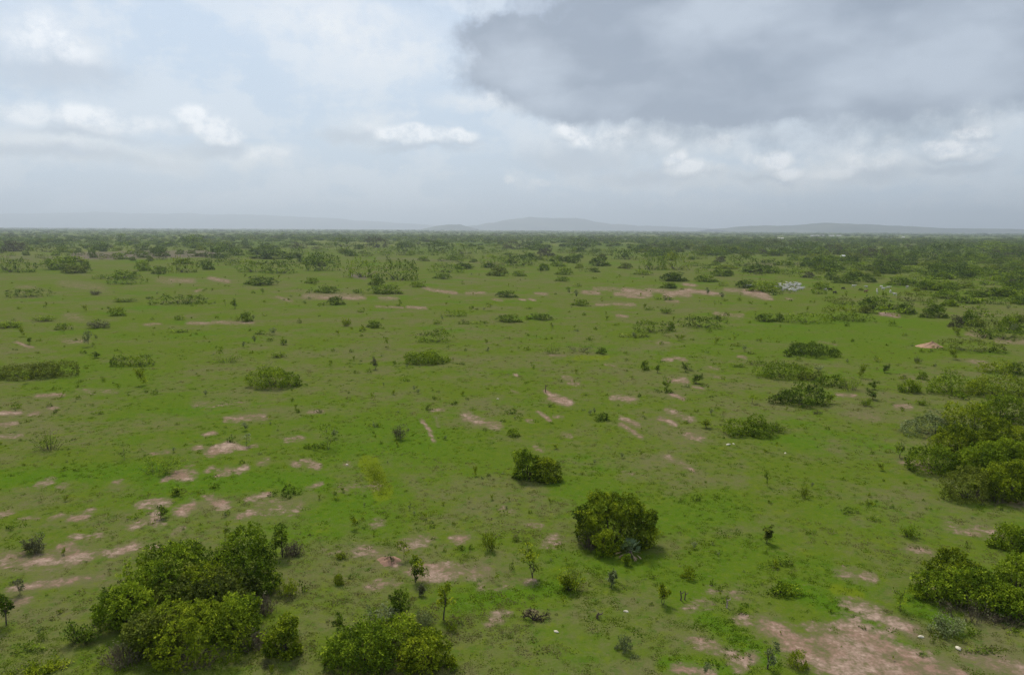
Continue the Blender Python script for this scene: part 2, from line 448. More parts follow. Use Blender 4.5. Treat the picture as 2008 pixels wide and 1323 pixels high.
    (-118.73, 191.46, -112.72, 191.67, 3.54, 0.71, 0.6),
    (-122.68, 182.43, -120.83, 181.65, 1.32, 0.28, 1.0),
    (-85.23, 128.37, -81.25, 129.18, 1.33, 0.4, 1.1),
    (-80.1, 132.14, -73.21, 131.56, 2.37, 0.69, 0.55),
    (-77.69, 119.9, -76.29, 119.56, 0.86, 0.28, 1.1),
    (-54.21, 122.32, -46.2, 123.79, 1.94, 0.6, 0.55),
    (-84.59, 317.9, -78.99, 314.08, 5.88, 0.73, 1.1),
    (-92.3, 326.04, -68.78, 323.04, 12.39, 1.49, 0.8),
    (-70.67, 314.55, -67.03, 314.75, 4.96, 0.61, 1.1),
    (-150.14, 346.02, -151.91, 356.2, 5.45, 0.61, 1.0),
    (-181.47, 438.95, -160.91, 413.28, 14.23, 1.31, 1.0),
    (-193.91, 415.13, -182.18, 416.0, 18.42, 1.73, 0.8),
    (-203.13, 421.77, -187.66, 401.61, 21.26, 2.02, 0.6),
    (-152.11, 248.48, -144.21, 241.24, 9.18, 1.45, 0.6),
    (-103.43, 321.06, -90.92, 300.16, 6.58, 0.83, 0.7),
    (-248.06, 366.39, -238.96, 364.73, 10.4, 1.11, 0.5),
    (-216.11, 365.12, -209.74, 363.3, 8.72, 0.94, 0.5),
    (-240.87, 391.18, -208.52, 369.03, 27.22, 2.79, 0.45),
    (72.17, 340.16, 89.19, 366.17, 14.54, 1.61, 1.2),
    (89.19, 366.17, 96.71, 351.2, 10.79, 1.17, 1.1),
    (93.69, 356.02, 99.66, 346.51, 7.28, 0.81, 1.2),
    (115.68, 362.53, 117.91, 338.23, 16.81, 1.87, 1.15),
    (121.95, 368.24, 119.47, 347.69, 13.17, 1.44, 1.25),
    (65.88, 310.08, 70.13, 308.76, 5.6, 0.7, 0.9),
    (108.95, 372.88, 113.88, 362.42, 11.47, 1.22, 0.8),
    (95.36, 408.38, 100.14, 399.61, 8.16, 0.79, 1.1),
    (122.2, 325.3, 123.02, 321.18, 3.64, 0.44, 1.0),
    (111.69, 324.72, 114.24, 320.69, 4.49, 0.54, 1.2),
    (135.53, 266.97, 137.37, 259.82, 5.11, 0.75, 1.6),
    (73.72, 264.14, 81.81, 258.97, 5.26, 0.78, 0.8),
    (32.75, 144.66, 34.76, 145.6, 2.55, 0.67, 1.1),
    (36.46, 169.27, 37.04, 168.1, 1.94, 0.44, 1.1),
    (39.25, 170.55, 40.67, 169.39, 1.48, 0.34, 1.1),
    (54.6, 173.96, 56.02, 173.01, 1.58, 0.35, 0.9),
    (43.06, 159.37, 45.15, 158.38, 2.63, 0.64, 0.5),
    (29.28, 131.76, 30.75, 128.23, 1.32, 0.39, 1.1),
    (35.27, 138.83, 36.59, 137.26, 1.16, 0.32, 0.9),
    (42.3, 149.43, 43.27, 147.61, 1.16, 0.3, 0.8),
    (60.39, 132.49, 63.04, 131.82, 1.46, 0.42, 1.0),
    (67.13, 123.95, 68.56, 123.73, 1.33, 0.41, 1.0),
    (81.71, 150.47, 82.96, 148.65, 1.92, 0.49, 0.6),
    (136.36, 216.0, 137.64, 210.54, 5.33, 0.97, 0.9),
    (136.08, 201.9, 140.79, 198.81, 5.62, 1.09, 0.8),
    (107.43, 167.85, 106.45, 161.15, 4.82, 1.13, 0.6),
    (83.37, 196.84, 87.38, 193.86, 4.13, 0.82, 0.35),
]
LUSH = [
    (-61.27, 84.14, -44.42, 87.2, 3.43, 1.52, 1.0),
    (-42.21, 82.66, -23.53, 84.72, 3.78, 1.72, 1.0),
    (-21.74, 99.58, -12.73, 102.28, 10.33, 3.87, 0.8),
    (-22.59, 69.65, -15.21, 73.71, 5.46, 2.9, 0.7),
    (-4.2, 55.65, 4.27, 58.31, 1.37, 0.93, 1.0),
    (6.99, 81.69, 11.31, 78.5, 4.92, 2.34, 0.6),
    (14.68, 58.42, 23.83, 67.8, 4.29, 2.62, 0.5),
    (24.27, 58.53, 27.62, 52.84, 1.43, 0.99, 1.2),
    (27.27, 52.11, 29.32, 48.72, 0.92, 0.71, 1.1),
    (15.14, 53.47, 18.06, 47.99, 1.01, 0.78, 1.0),
    (11.05, 47.31, 14.64, 46.15, 0.86, 0.72, 1.0),
    (32.91, 56.03, 33.94, 52.17, 1.43, 1.02, 1.0),
    (16.4, 72.76, 23.09, 75.65, 4.36, 2.24, 0.7),
    (-38.39, 74.81, -31.52, 86.45, 1.77, 0.84, 0.5),
    (-31.91, 110.3, -7.23, 97.42, 13.66, 4.96, 0.4),
    (4.12, 63.13, 13.72, 62.22, 2.07, 1.27, 0.6),
    (-19.51, 73.65, -14.35, 81.37, 4.05, 2.0, 0.8),
    (27.58, 62.38, 29.94, 58.59, 2.09, 1.33, 0.6),
    (-92.78, 149.49, -53.16, 123.29, 20.24, 5.65, 0.35),
    (69.23, 206.39, 91.33, 217.71, 22.92, 4.14, 0.4),
    (57.48, 205.97, 129.19, 230.85, 37.26, 6.47, 0.4),
]
YELLOW = [
    (-18.61, 91.65, -16.82, 86.68, 2.43, 1.04, 1.3),
    (-16.82, 86.68, -14.68, 80.53, 2.15, 0.98, 1.3),
    (15.17, 169.77, 22.59, 171.38, 4.21, 0.95, 0.8),
    (-49.3, 78.42, -47.89, 77.97, 1.26, 0.61, 0.6),
    (-38.3, 79.37, -36.71, 81.04, 1.43, 0.68, 0.6),
    (27.56, 58.12, 28.89, 57.26, 0.96, 0.64, 0.9),
    (3.6, 62.1, 5.81, 61.13, 1.39, 0.87, 0.5),
    (2289.11, 5572.8, 1642.44, 3522.79, 1523.82, 12.82, 0.7),
]
BROWN = [
    (-466.34, 788.16, -453.23, 790.11, 100.53, 4.97, 1.1),
    (-447.16, 791.02, -430.91, 793.43, 100.1, 4.93, 1.1),
    (-442.92, 824.14, -354.32, 873.71, 111.11, 5.1, 1.0),
    (-514.25, 737.39, -470.16, 716.87, 104.08, 5.57, 0.5),
    (-486.12, 741.35, -430.84, 709.45, 86.62, 4.67, 0.5),
    (-139.96, 761.63, -50.01, 687.34, 48.7, 2.64, 0.5),
    (-102.99, 470.06, -90.07, 446.36, 24.91, 2.13, 0.6),
    (220.01, 666.61, 263.57, 671.47, 55.13, 3.23, 0.5),
]
def paint(px, py, table):
    v = np.zeros(len(px), np.float32)
    for x1, y1, x2, y2, ar, al, s in table:
        cx, cy = (x1 + x2) / 2, (y1 + y2) / 2
        d = math.hypot(cx, cy); ux, uy = cx / d, cy / d          # along the view of the strip / across it
        a1 = ((x1 - cx) * ux + (y1 - cy) * uy) / ar; b1 = (-(x1 - cx) * uy + (y1 - cy) * ux) / al
        a2 = ((x2 - cx) * ux + (y2 - cy) * uy) / ar; b2 = (-(x2 - cx) * uy + (y2 - cy) * ux) / al
        ext = 2.4 * ar + abs(a2 - a1) * ar + 2.4 * al + abs(b2 - b1) * al
        k = np.nonzero((np.abs(px - cx) < ext) & (np.abs(py - cy) < ext))[0]
        if not len(k): continue
        pa = ((px[k] - cx) * ux + (py[k] - cy) * uy) / ar; pb = (-(px[k] - cx) * uy + (py[k] - cy) * ux) / al
        da, db = a2 - a1, b2 - b1
        L = da * da + db * db + 1e-9
        h = np.clip(((pa - a1) * da + (pb - b1) * db) / L, 0, 1)
        dd = np.hypot(pa - a1 - h * da, pb - b1 - h * db)
        f = np.clip((2.3 - dd) / 2.2, 0, 1); f = f * f * (3 - 2 * f) * s
        v[k] = np.maximum(v[k], f)
    return v

def ground_mesh():
    rs = [12.0]
    while rs[-1] < 34: rs.append(rs[-1] * 1.06)
    while rs[-1] < 420: rs.append(rs[-1] * 1.0075)
    while rs[-1] < 1500: rs.append(rs[-1] * 1.014)
    while rs[-1] < 31000: rs.append(rs[-1] * 1.05)
    rs = np.array(rs)
    front = np.radians(np.arange(-50, 50.01, 0.2)); back = np.radians(np.arange(54, 307, 4.0))
    th = np.concatenate([front, back])
    nr, nt = len(rs), len(th)
    X = (rs[:, None] * np.sin(th)[None]).ravel(); Y = (rs[:, None] * np.cos(th)[None]).ravel()
    V = np.stack([X, Y, terrain(X, Y)], 1)
    i = np.arange(nr - 1)[:, None] * nt; j = np.arange(nt)[None]; j2 = (j + 1) % nt
    F = np.stack([i + j, i + j2, i + nt + j2, i + nt + j], -1).reshape(-1, 4)[:, ::-1]
    V = np.vstack([V, [[0, 0, 0]]]); c = len(V) - 1
    F = [tuple(f) for f in F.tolist()] + [((k + 1) % nt, k, c) for k in range(nt)]
    me = bpy.data.meshes.new('ground'); me.from_pydata(V.tolist(), [], F)
    for nm, tab in (('soil', SOIL), ('lush', LUSH), ('yellow', YELLOW), ('brown', BROWN)):
        a = me.attributes.new(nm, 'FLOAT', 'POINT')
        a.data.foreach_set('value', paint(V[:, 0], V[:, 1], tab))
    me.polygons.foreach_set('use_smooth', np.ones(len(me.polygons), bool))
    return me

GREEN_A, GREEN_B, DRY, YEL = (.086, .120, .011), (.066, .126, .007), (.120, .114, .044), (.140, .155, .009)
def ground_mat():
    m, t = mat('savanna_ground')
    P = t.new('ShaderNodeNewGeometry').outputs['Position']
    sp = t.new('ShaderNodeSeparateXYZ'); t.l.new(P, sp.inputs[0])
    dist = t.vm('LENGTH', P, out=1)
    nA = t.noise(P, 0.013, 4, .55)            # broad swales
    nB = t.noise(P, 0.07, 5, .6)              # patches of a few metres
    nC = t.noise(P, 0.55, 5, .65)             # sward texture
    nD = t.noise(P, 4.5, 3, .6)               # tussock grain
    g = t.m('ADD', t.m('MULTIPLY', nA, .55), t.m('ADD', t.m('MULTIPLY', nB, .85), t.m('MULTIPLY', nC, .45)))
    lush = t.attr('lush')
    nE = t.noise(P, .23, 4, .65)
    gf = t.m('ADD', t.ramp(t.m('ADD', g, t.m('MULTIPLY', t.m('SUBTRACT', nE, .5), .55)), .72, 1.06), t.m('MULTIPLY', lush, .8), clamp=True)
    c = t.mix(gf, DRY, GREEN_A)
    c = t.mix(t.m('MULTIPLY', t.m('MAXIMUM', t.ramp(t.noise(P, .031, 4, .6), .52, .68), lush), .85), c, t.mix(gf, c, GREEN_B))
    c = t.mix(t.m('MULTIPLY', t.ramp(t.noise(P, .19, 4, .7), .60, .74), .45), c, YEL)
    # small darker and lighter specks: tussocks, litter
    c = t.mix(t.m('MULTIPLY', t.ramp(nD, .54, .68), .22), c, (.048, .076, .008))
    c = t.mix(t.m('MULTIPLY', t.ramp(nD, .44, .30), .25), c, (.135, .126, .054))
    nG = t.noise(P, 1.5, 4, .65)
    c = t.mix(t.m('MULTIPLY', t.ramp(nG, .56, .70), .20), c, (.048, .078, .008))
    c = t.mix(t.m('MULTIPLY', t.ramp(nG, .44, .32), .22), c, (.140, .128, .054))
    nH = t.noise(P, .85, 4, .7)
    c = t.mix(t.m('MULTIPLY', t.ramp(nH, .53, .66), .42), c, (.116, .146, .009))
    c = t.mix(t.m('MULTIPLY', t.ramp(nH, .47, .36), .45), c, (.046, .100, .006))
    c = t.mix(t.m('MULTIPLY', t.ramp(t.noise(P, 2.6, 3, .65), .58, .70), .35), c, (.150, .128, .062))
    yl = t.ramp(t.m('ADD', t.attr('yellow'), t.m('MULTIPLY', t.m('SUBTRACT', nC, .5), 1.2)), .45, .8)
    c = t.mix(t.m('MULTIPLY', yl, .75), c, (.120, .150, .008))
    # bare pink earth with a frayed edge
    sa = t.attr('soil')
    fr = t.m('ADD', t.m('MULTIPLY', t.m('SUBTRACT', nC, .5), 2.6), t.m('MULTIPLY', t.m('SUBTRACT', nE, .5), 1.6))
    fr = t.m('ADD', fr, t.m('ADD', t.m('MULTIPLY', t.m('SUBTRACT', nG, .5), 2.2), t.m('MULTIPLY', t.m('SUBTRACT', nD, .5), .5)))
    s0 = t.m('ADD', t.m('MULTIPLY', sa, .93), t.m('MULTIPLY', fr, t.m('MINIMUM', t.m('MULTIPLY', sa, 3.0), 1.0)))
    rim = t.m('MULTIPLY', t.ramp(s0, .05, .90), .70)
    core = t.m('MULTIPLY', t.m('MULTIPLY', t.ramp(s0, .55, 1.30), .90), t.lin(t.m('ADD', nG, nD), .80, 1.08, .45, 1.0))
    c = t.mix(rim, c, (.158, .116, .074))
    soil_c = t.mix(t.ramp(nE, .4, .62), (.250, .150, .110), (.310, .212, .162))
    c = t.mix(core, c, t.mix(t.m('MULTIPLY', t.ramp(s0, 1.2, 1.8), .7), soil_c, (.44, .32, .24)))
    # old purple-brown fields
    br = t.ramp(t.m('ADD', t.attr('brown'), t.m('MULTIPLY', t.m('SUBTRACT', nB, .5), .7)), .35, .7)
    c = t.mix(br, c, t.mix(nC, (.105, .086, .058), (.165, .132, .096)))
    # far country: pale stubble against green, in long strips
    nF = t.noise(t.vm('MULTIPLY', P, (1, .45, 1)), 0.0042, 5, .6)
    far = t.ramp(dist, 700, 1500)
    fc = t.mix(t.ramp(nF, .40, .62), (.066, .100, .016), (.140, .152, .040))
    c = t.mix(t.m('MULTIPLY', far, .85), c, fc)
    bump = t.new('ShaderNodeBump'); bump.inputs['Strength'].default_value = .55; bump.inputs['Distance'].default_value = .12
    t.l.new(t.m('ADD', nD, t.m('MULTIPLY', nC, 1.2)), bump.inputs['Height'])
    p = principled(t, c, 1.0, 0.0, bump.outputs[0])
    finish(t, p.outputs[0])
    return m
gme = ground_mesh(); gme.materials.append(ground_mat())
ground = bpy.data.objects.new('ground', gme); col.objects.link(ground); ground['kind'] = 'structure'

# ------------------------------------------------------------------ mesh helpers
def mesh_from(name, V, F, material, tint=None, smooth=False):
    me = bpy.data.meshes.new(name)
    V = np.asarray(V, np.float32).reshape(-1, 3); F = np.asarray(F, np.int32)
    me.vertices.add(len(V)); me.vertices.foreach_set('co', V.ravel())
    n = F.shape[1]
    me.loops.add(F.size); me.loops.foreach_set('vertex_index', F.ravel())
    me.polygons.add(len(F)); me.polygons.foreach_set('loop_start', np.arange(0, F.size, n, dtype=np.int32))
    if smooth: me.polygons.foreach_set('use_smooth', np.ones(len(F), bool))
    me.update(calc_edges=True); me.validate()
    if tint is not None:
        a = me.attributes.new('tint', 'FLOAT', 'POINT'); a.data.foreach_set('value', np.asarray(tint, np.float32))
    me.materials.append(material)
    return me
def unit(v): return v / (np.linalg.norm(v, axis=-1, keepdims=True) + 1e-9)

def leaves(P, N, T, rng, per=9, size=.20, spread=.13, width=.5):
    """a rosette of `per` small folded leaves round every sprig"""
    k = len(P)
    P = np.repeat(P, per, 0); N = np.repeat(N, per, 0); T = np.repeat(T, per)
    rnd = unit(rng.normal(size=P.shape))
    d = unit(N * rng.uniform(.1, .9, (len(P), 1)) + rnd * .95 + np.array([0, 0, .12]))
    base = P + rnd * rng.uniform(0, spread, (len(P), 1))
    side = unit(np.cross(d, unit(N + [0, 0, .35] + .5 * rng.normal(size=P.shape))))
    up = np.cross(side, d)
    L = size * rng.uniform(.65, 1.35, (len(P), 1))
    mid = base + d * L * .5 + up * L * .08
    V = np.stack([base, mid + side * L * width * .5, base + d * L - np.array([0, 0, .12]) * L, mid - side * L * width * .5], 1).reshape(-1, 3)
    F = np.arange(len(V)).reshape(-1, 4)
    tint = np.repeat(np.clip(T + rng.normal(0, .10, len(T)), 0, 1), 4)
    return V, F, tint

def lobe_crown(lobes, rng, dens, per, size, keep_low=.0, inner=.25):
    """sprigs spread through a shell of every lobe; those buried in a neighbour are dropped"""
    Ps, Ns, Ts = [], [], []
    C = np.array([l[:3] for l in lobes]); Rr = np.array([l[3:6] for l in lobes])
    for i, l in enumerate(lobes):
        r = Rr[i]; area = 4 * math.pi * ((r[0] * r[1]) ** 1.6 / 3 + (r[0] * r[2]) ** 1.6 / 3 + (r[1] * r[2]) ** 1.6 / 3) ** (1 / 1.6)
        n = max(6, int(area * dens))
        q = unit(rng.normal(size=(n, 3)))
        rad = np.where(rng.random((n, 1)) < inner, rng.uniform(.45, .85, (n, 1)), rng.uniform(.86, 1.06, (n, 1)))
        bump = 1 + .12 * np.sin(q[:, :1] * 7 + i) * np.cos(q[:, 1:2] * 6 + i * 2)
        p = C[i] + q * r * rad * bump
        nn = unit(q / r)
        ok = p[:, 2] > keep_low
        dd = np.linalg.norm((p[:, None] - C[None]) / Rr[None], axis=2); dd[:, i] = 9
        ok &= dd.min(1) > .74
        p, nn = p[ok], nn[ok]
        Ps.append(p); Ns.append(nn); Ts.append(np.clip(l[6] + rng.normal(0, .17, len(p)), 0, 1))
    return leaves(np.vstack(Ps), np.vstack(Ns), np.concatenate(Ts), rng, per, size, size * .6)

def tubes(lines, sides=4):
    """tapered tubes along polylines [(points, radii)]"""
    V, F = [], []
    for pts, rad in lines:
        pts = np.asarray(pts, float); m = len(pts); b = len(V)
        d = unit(np.gradient(pts, axis=0)); ref = np.array([.31, .87, .38])
        s = unit(np.cross(d, ref)); u = np.cross(d, s)
        for k in range(m):
            for a in range(sides):
                th = 2 * math.pi * a / sides
                V.append(pts[k] + (s[k] * math.cos(th) + u[k] * math.sin(th)) * rad[k])
        for k in range(m - 1):
            for a in range(sides):
                a2 = (a + 1) % sides
                F.append((b + k * sides + a, b + k * sides + a2, b + (k + 1) * sides + a2, b + (k + 1) * sides + a))
    return np.array(V), np.array(F)

def stems_to(targets, rng, r0, foot=.25, wob=.12):
    L = []
    for tx, ty, tz in targets:
        a = np.array([tx * foot * .4 + rng.normal(0, .05), ty * foot * .4 + rng.normal(0, .05), -.08]); b = np.array([tx, ty, tz])
        n = 5; s = np.linspace(0, 1, n)[:, None]
        pts = a + (b - a) * np.hstack([s ** 1.3, s ** 1.3, s]); pts[1:-1] += rng.normal(0, wob * np.linalg.norm(b - a) * .18, (n - 2, 3))
        L.append((pts, np.linspace(r0, r0 * .3, n) * rng.uniform(.7, 1.2)))
    return L

HERO = ((-.125, .80, .20), (-.40, .70, .10), (-.27, .64, .13), (.175, .74, .22), (.03, .86, .13), (.40, .58, .14), (.0, .46, .17), (.32, .34, .15), (.12, .22, .14), (-.14, .34, .13), (.24, .90, .10), (-.24, .14, .13), (.30, .12, .14), (.02, .12, .15), (.43, .28, .10), (-.36, .30, .09))
def dome_lobes(wd, dp, h, rng, bias=.5, hero=False):
    """a crown made of several uneven masses, each broken into smaller lobes"""
    base = min(wd, dp); L = []; ms = []
    if hero: ms = [(x * wd, rng.uniform(-.3, .3) * dp * (1 - abs(x)), z * h, r * wd) for x, z, r in HERO]
    else:
        a0 = rng.uniform(0, 6.28); m = int(rng.integers(5, 8))
        for j in range(m):
            an = a0 + j * 6.28 / m + rng.normal(0, .35); q = rng.uniform(.22, .64) if j else .1
            r = min(rng.uniform(.17, .30) * base, .46 * h)
            x = math.cos(an) * q * (wd / 2 - r * .4); y = math.sin(an) * q * (dp / 2 - r * .4)
            ms.append((x, y, max(r * .6, h * (1.0 - .55 * q * q) * rng.uniform(.55, 1.0) - r * .85), r))
        for j in range(int(rng.integers(3, 6))):          # low skirts round the foot
            an = rng.uniform(0, 6.28); r = min(rng.uniform(.10, .18) * base, .3 * h)
            ms.append((math.cos(an) * (wd / 2 - r) * rng.uniform(.6, 1), math.sin(an) * (dp / 2 - r) * rng.uniform(.6, 1), r * .5, r))
    for x, y, z, r in ms:
        tb = np.clip(bias + rng.normal(0, .20), .1, .95)
        L.append((x, y, z, r * .78, r * .78, r * .70, tb))
        if z > r * .9: L.append((x * .96, y * .96, z * .42, r * .80, r * .80, z * .48, tb * .9))
        for k in range(int(np.clip(3 + r * 4, 4, 9))):
            v = unit(rng.normal(size=3)); v[2] = v[2] if v[2] > -.3 else -v[2]
            q = r * rng.uniform(.55, .92); rr = r * rng.uniform(.26, .52)
            L.append((x + v[0] * q, y + v[1] * q, max(rr * .5, z + v[2] * q * .9), rr, rr, rr * .85, np.clip(tb + rng.normal(0, .16), 0, 1)))
    L.append((0, 0, h * .34, wd * .33, dp * .33, h * .30, bias * .8))
    return L
def thicket_lobes(wd, dp, h, rng, bias=.5):
    rl = min(.32 * dp + .1, .50 * h + .12, 1.6)
    n = int(np.clip(wd * dp / (rl * rl) * .75, 10, 46))
    L = []; ph = rng.uniform(0, 6, 3)
    for k in range(n):
        a = rng.uniform(0, 2 * math.pi); q = math.sqrt(rng.random())
        r = rl * rng.uniform(.42, 1.15)
        x = math.cos(a) * q * (wd / 2 - r * .6); y = math.sin(a) * q * (dp / 2 - r * .6)
        hh = h * (1 - .45 * q * q) * (.62 + .38 * math.sin(x / wd * 7 + ph[0]) * math.cos(y / dp * 4 + ph[1]))
        z = max(r * .4, hh * rng.uniform(.45, 1) - r * .7); tb = np.clip(bias + rng.normal(0, .22), 0, 1)
        L.append((x, y, z, r, r, r * .78, tb))
        if z > r * .8: L.append((x, y, z * .4, r * .95, r * .95, z * .5, tb))
    L.append((0, 0, h * .25, wd * .36, dp * .34, h * .3, bias * .8))
    return L

def fit(lobes, wd, dp, h):
    """stretch a lobe layout so that it fills the given outer size"""
    A = np.array(lobes)
    for k, size in ((0, wd), (1, dp)):
        lo, hi = (A[:, k] - A[:, 3 + k] * .92).min(), (A[:, k] + A[:, 3 + k] * .92).max()
        f = size / (hi - lo); A[:, k] = (A[:, k] - (lo + hi) / 2) * f; A[:, 3 + k] *= max(min(f, 1.25), .8)
    f = h / (A[:, 2] + A[:, 5]).max(); A[:, 2] *= f; A[:, 5] *= f
    return [tuple(r) for r in A]

def build_plant(kind, wd, dp, h, seed, tone, detail=1.0, leaf=.20, per=9):
    """returns {part name: mesh} for one plant of the given outer size"""
    rng = np.random.default_rng(seed)
    out = {}
    dens = 5.6 * detail * (.20 / leaf) ** 2
    if kind in ('dome', 'hero', 'thicket'):
        lobes = thicket_lobes(wd, dp, h, rng) if kind == 'thicket' else dome_lobes(wd, dp, h, rng, hero=kind == 'hero')
        lobes = fit(lobes, wd, dp, h)
        V, F, T = lobe_crown(lobes, rng, dens, per, leaf)
        # a few loose shoots above the outline
        sh = [l for l in lobes[:-1]]
        k = max(4, int(len(sh) * (1.3 if detail >= .7 else .7))); P = []
        for _ in range(k):
            l = sh[rng.integers(len(sh))]; q = unit(rng.normal(size=3)); q[2] = abs(q[2]) + .3; q = unit(q)
            for s in np.linspace(.85, rng.uniform(1.1, 1.5), 4): P.append(np.array(l[:3]) + q * np.array(l[3:6]) * s)
        P = np.array(P); v2, f2, t2 = leaves(P, np.tile([0, 0, 1.], (len(P), 1)), rng.uniform(.4, .95, len(P)), rng, max(3, per // 2), leaf, leaf * .5)
        out['crown'] = mesh_from('crown', np.vstack([V, v2]), np.vstack([F, f2 + len(V)]), LEAF[tone], np.concatenate([T, t2]))
        big = sorted(lobes[:-1], key=lambda l: -l[3])[:12]; tg = [(l[0] * .9, l[1] * .9, max(.2, l[2])) for l in big]
        v, f = tubes(stems_to(tg, rng, .035 + .008 * h, foot=.8)); out['trunk'] = mesh_from('trunk', v, f, BARK, smooth=True)
    elif kind == 'tree':
        n = 13; lobes = []; lean = rng.normal(0, .12, 2) * wd
        for k in range(n):
            a = rng.uniform(0, 6.28); q = rng.uniform(.1, 1); r = wd * rng.uniform(.10, .24)
            z = h * rng.uniform(.34, .96) - .10 * h * q
            lobes.append((math.cos(a) * q * (wd / 2 - r * .7) + lean[0] * z / h, math.sin(a) * q * (dp / 2 - r * .7) + lean[1] * z / h, z, r, r, r * .75, np.clip(.5 + rng.normal(0, .2), 0, 1)))
        V, F, T = lobe_crown(lobes, rng, dens * 1.1, per, leaf)
        out['crown'] = mesh_from('crown', V, F, LEAF[tone], T)
        fork = np.array([rng.normal(0, .04 * wd), rng.normal(0, .04 * wd), h * .38])
        L = [(np.array([[0, 0, -.1], fork * [.3, .6, .5], fork]), np.array([.05, .042, .036]) * (.4 + .3 * h))]
        for l in lobes[:8]: L.append((np.array([fork, (fork + np.array(l[:3])) / 2 + rng.normal(0, .05 * wd, 3), np.array(l[:3])]), np.array([.03, .02, .01]) * (.4 + .3 * h)))
        v, f = tubes(L, 5); out['trunk'] = mesh_from('trunk', v, f, BARK, smooth=True)
    elif kind == 'sapling':
        L, P, T = [], [], []
        for stem in range(int(rng.integers(1, 4))):
            top = h * (.95 if stem == 0 else rng.uniform(.5, .85)); off = rng.normal(0, .26 * wd, 2)
            tip = np.array([off[0], off[1], top])
            s = np.linspace(0, 1, 6)[:, None]; main = np.hstack([s ** 1.4 * tip[0], s ** 1.4 * tip[1], s * tip[2] - .05]); main[1:-1] += rng.normal(0, .03 * h, (4, 3)) * [1, 1, .2]
            L.append((main, np.linspace(.014, .005, 6) * (1 + .45 * h)))
            for k in range(rng.integers(5, 9)):
                f = rng.uniform(.30, .99); o = main[min(5, int(f * 5))] * (1 - (f * 5) % 1) + main[min(5, int(f * 5) + 1)] * ((f * 5) % 1)
                a = rng.uniform(0, 6.28); ln = wd * .5 * rng.uniform(.25, 1.0) * (1.15 - .35 * f)
                e = o + np.array([math.cos(a) * ln, math.sin(a) * ln, ln * rng.uniform(.1, 1.0)]); e[2] = min(e[2], h)
                L.append((np.array([o, (o + e) / 2 + [0, 0, .04 * h], e]), np.array([.007, .005, .003]) * (1 + .45 * h)))
                tb = rng.uniform(.2, .9)
                for q in range(int(rng.integers(3, 8) * (.6 + .4 * detail))):
                    P.append(o + (e - o) * rng.uniform(.5, 1.05) + rng.normal(0, .09 * wd, 3) * [1, 1, .7]); T.append(np.clip(tb + rng.normal(0, .1), 0, 1))
        P = np.array(P)
        V, F, T = leaves(P, np.tile([0, 0, 1.], (len(P), 1)), np.array(T), rng, per, leaf * .9, leaf * .6)
        out['crown'] = mesh_from('crown', V, F, LEAF[tone], T)
        v, f = tubes(L); out['trunk'] = mesh_from('trunk', v, f, BARK, smooth=True)
    elif kind == 'sparse':
        L, P, T = [], [], []
        for k in range(rng.integers(16, 24)):
            a = rng.uniform(0, 6.28); q = math.sqrt(rng.random())
            e = np.array([math.cos(a) * q * wd / 2, math.sin(a) * q * dp / 2, h * rng.uniform(.35, 1.0) * (1 - .35 * q)])
            b0 = e * [.35, .35, 0]; mid = (b0 + e) / 2 + [0, 0, .08 * h]
            L.append((np.array([b0 - [0, 0, .05], mid, e]), np.array([.014, .010, .005]) * (1 + .3 * h)))
            tb = rng.uniform(.2, .85)
            for q2 in range(int(6 * detail) + 3):
                s = rng.uniform(.35, 1.05); P.append(b0 + (e - b0) * s + rng.normal(0, .06 * wd, 3) * [1, 1, .5]); T.append(np.clip(tb + rng.normal(0, .1), 0, 1))
        P = np.array(P); P[:, 2] = np.maximum(P[:, 2], .06)
        V, F, T = leaves(P, np.tile([0, 0, 1.], (len(P), 1)), np.array(T), rng, max(4, per - 3), leaf * .9, leaf * .7)
        out['crown'] = mesh_from('crown', V, F, LEAF[tone], T)
        v, f = tubes(L, 3); out['trunk'] = mesh_from('trunk', v, f, TWIG if tone in 'kp' else BARK, smooth=True)
    elif kind == 'low':
        n = int(rng.integers(5, 9)); lobes = []
        for k in range(n):
            a = rng.uniform(0, 6.28); q = math.sqrt(rng.random()); r = min(wd, dp, 1.6 * h) * rng.uniform(.16, .30)
            lobes.append((math.cos(a) * q * (wd / 2 - r * .5), math.sin(a) * q * (dp / 2 - r * .5), max(.3 * r, h * rng.uniform(.15, .95) * (1 - .5 * q) - r * .4), r, r, r * .8, np.clip(.5 + rng.normal(0, .2), 0, 1)))
        V, F, T = lobe_crown(lobes, rng, dens * 1.5, max(5, per - 2), leaf * .8)
        out['crown'] = mesh_from('crown', V, F, LEAF[tone], T)
        v, f = tubes(stems_to([l[:3] for l in lobes], rng, .012 + .006 * h, foot=.6), 3); out['trunk'] = mesh_from('trunk', v, f, BARK, smooth=True)
    elif kind == 'dry':
        L = []; P = []; T = []
        for k in range(int(46 * detail + wd * 6)):
            a = rng.uniform(0, 6.28); q = math.sqrt(rng.random())
            e = np.array([math.cos(a) * q * wd / 2, math.sin(a) * q * dp / 2, h * rng.uniform(.4, 1.05) * (1 - .55 * q * q)])
            b0 = e * [.72, .72, 0] + rng.normal(0, .06 * wd, 3) * [1, 1, 0]
            mid = (b0 + e) / 2 + rng.normal(0, .07 * h, 3)
            L.append((np.array([b0 - [0, 0, .05], mid, e]), np.array([.026, .018, .007]) * rng.uniform(.7, 1.3) * (1 + .12 * h)))
            for _ in range(4):
                o = mid + (e - mid) * rng.uniform(0, .9); e2 = o + unit(rng.normal(size=3) + [0, 0, .5]) * h * rng.uniform(.12, .32); e2[2] = max(e2[2], .05)
                L.append((np.array([o, (o + e2) / 2 + rng.normal(0, .02 * h, 3), e2]), np.array([.014, .011, .005]) * (1 + .12 * h)))
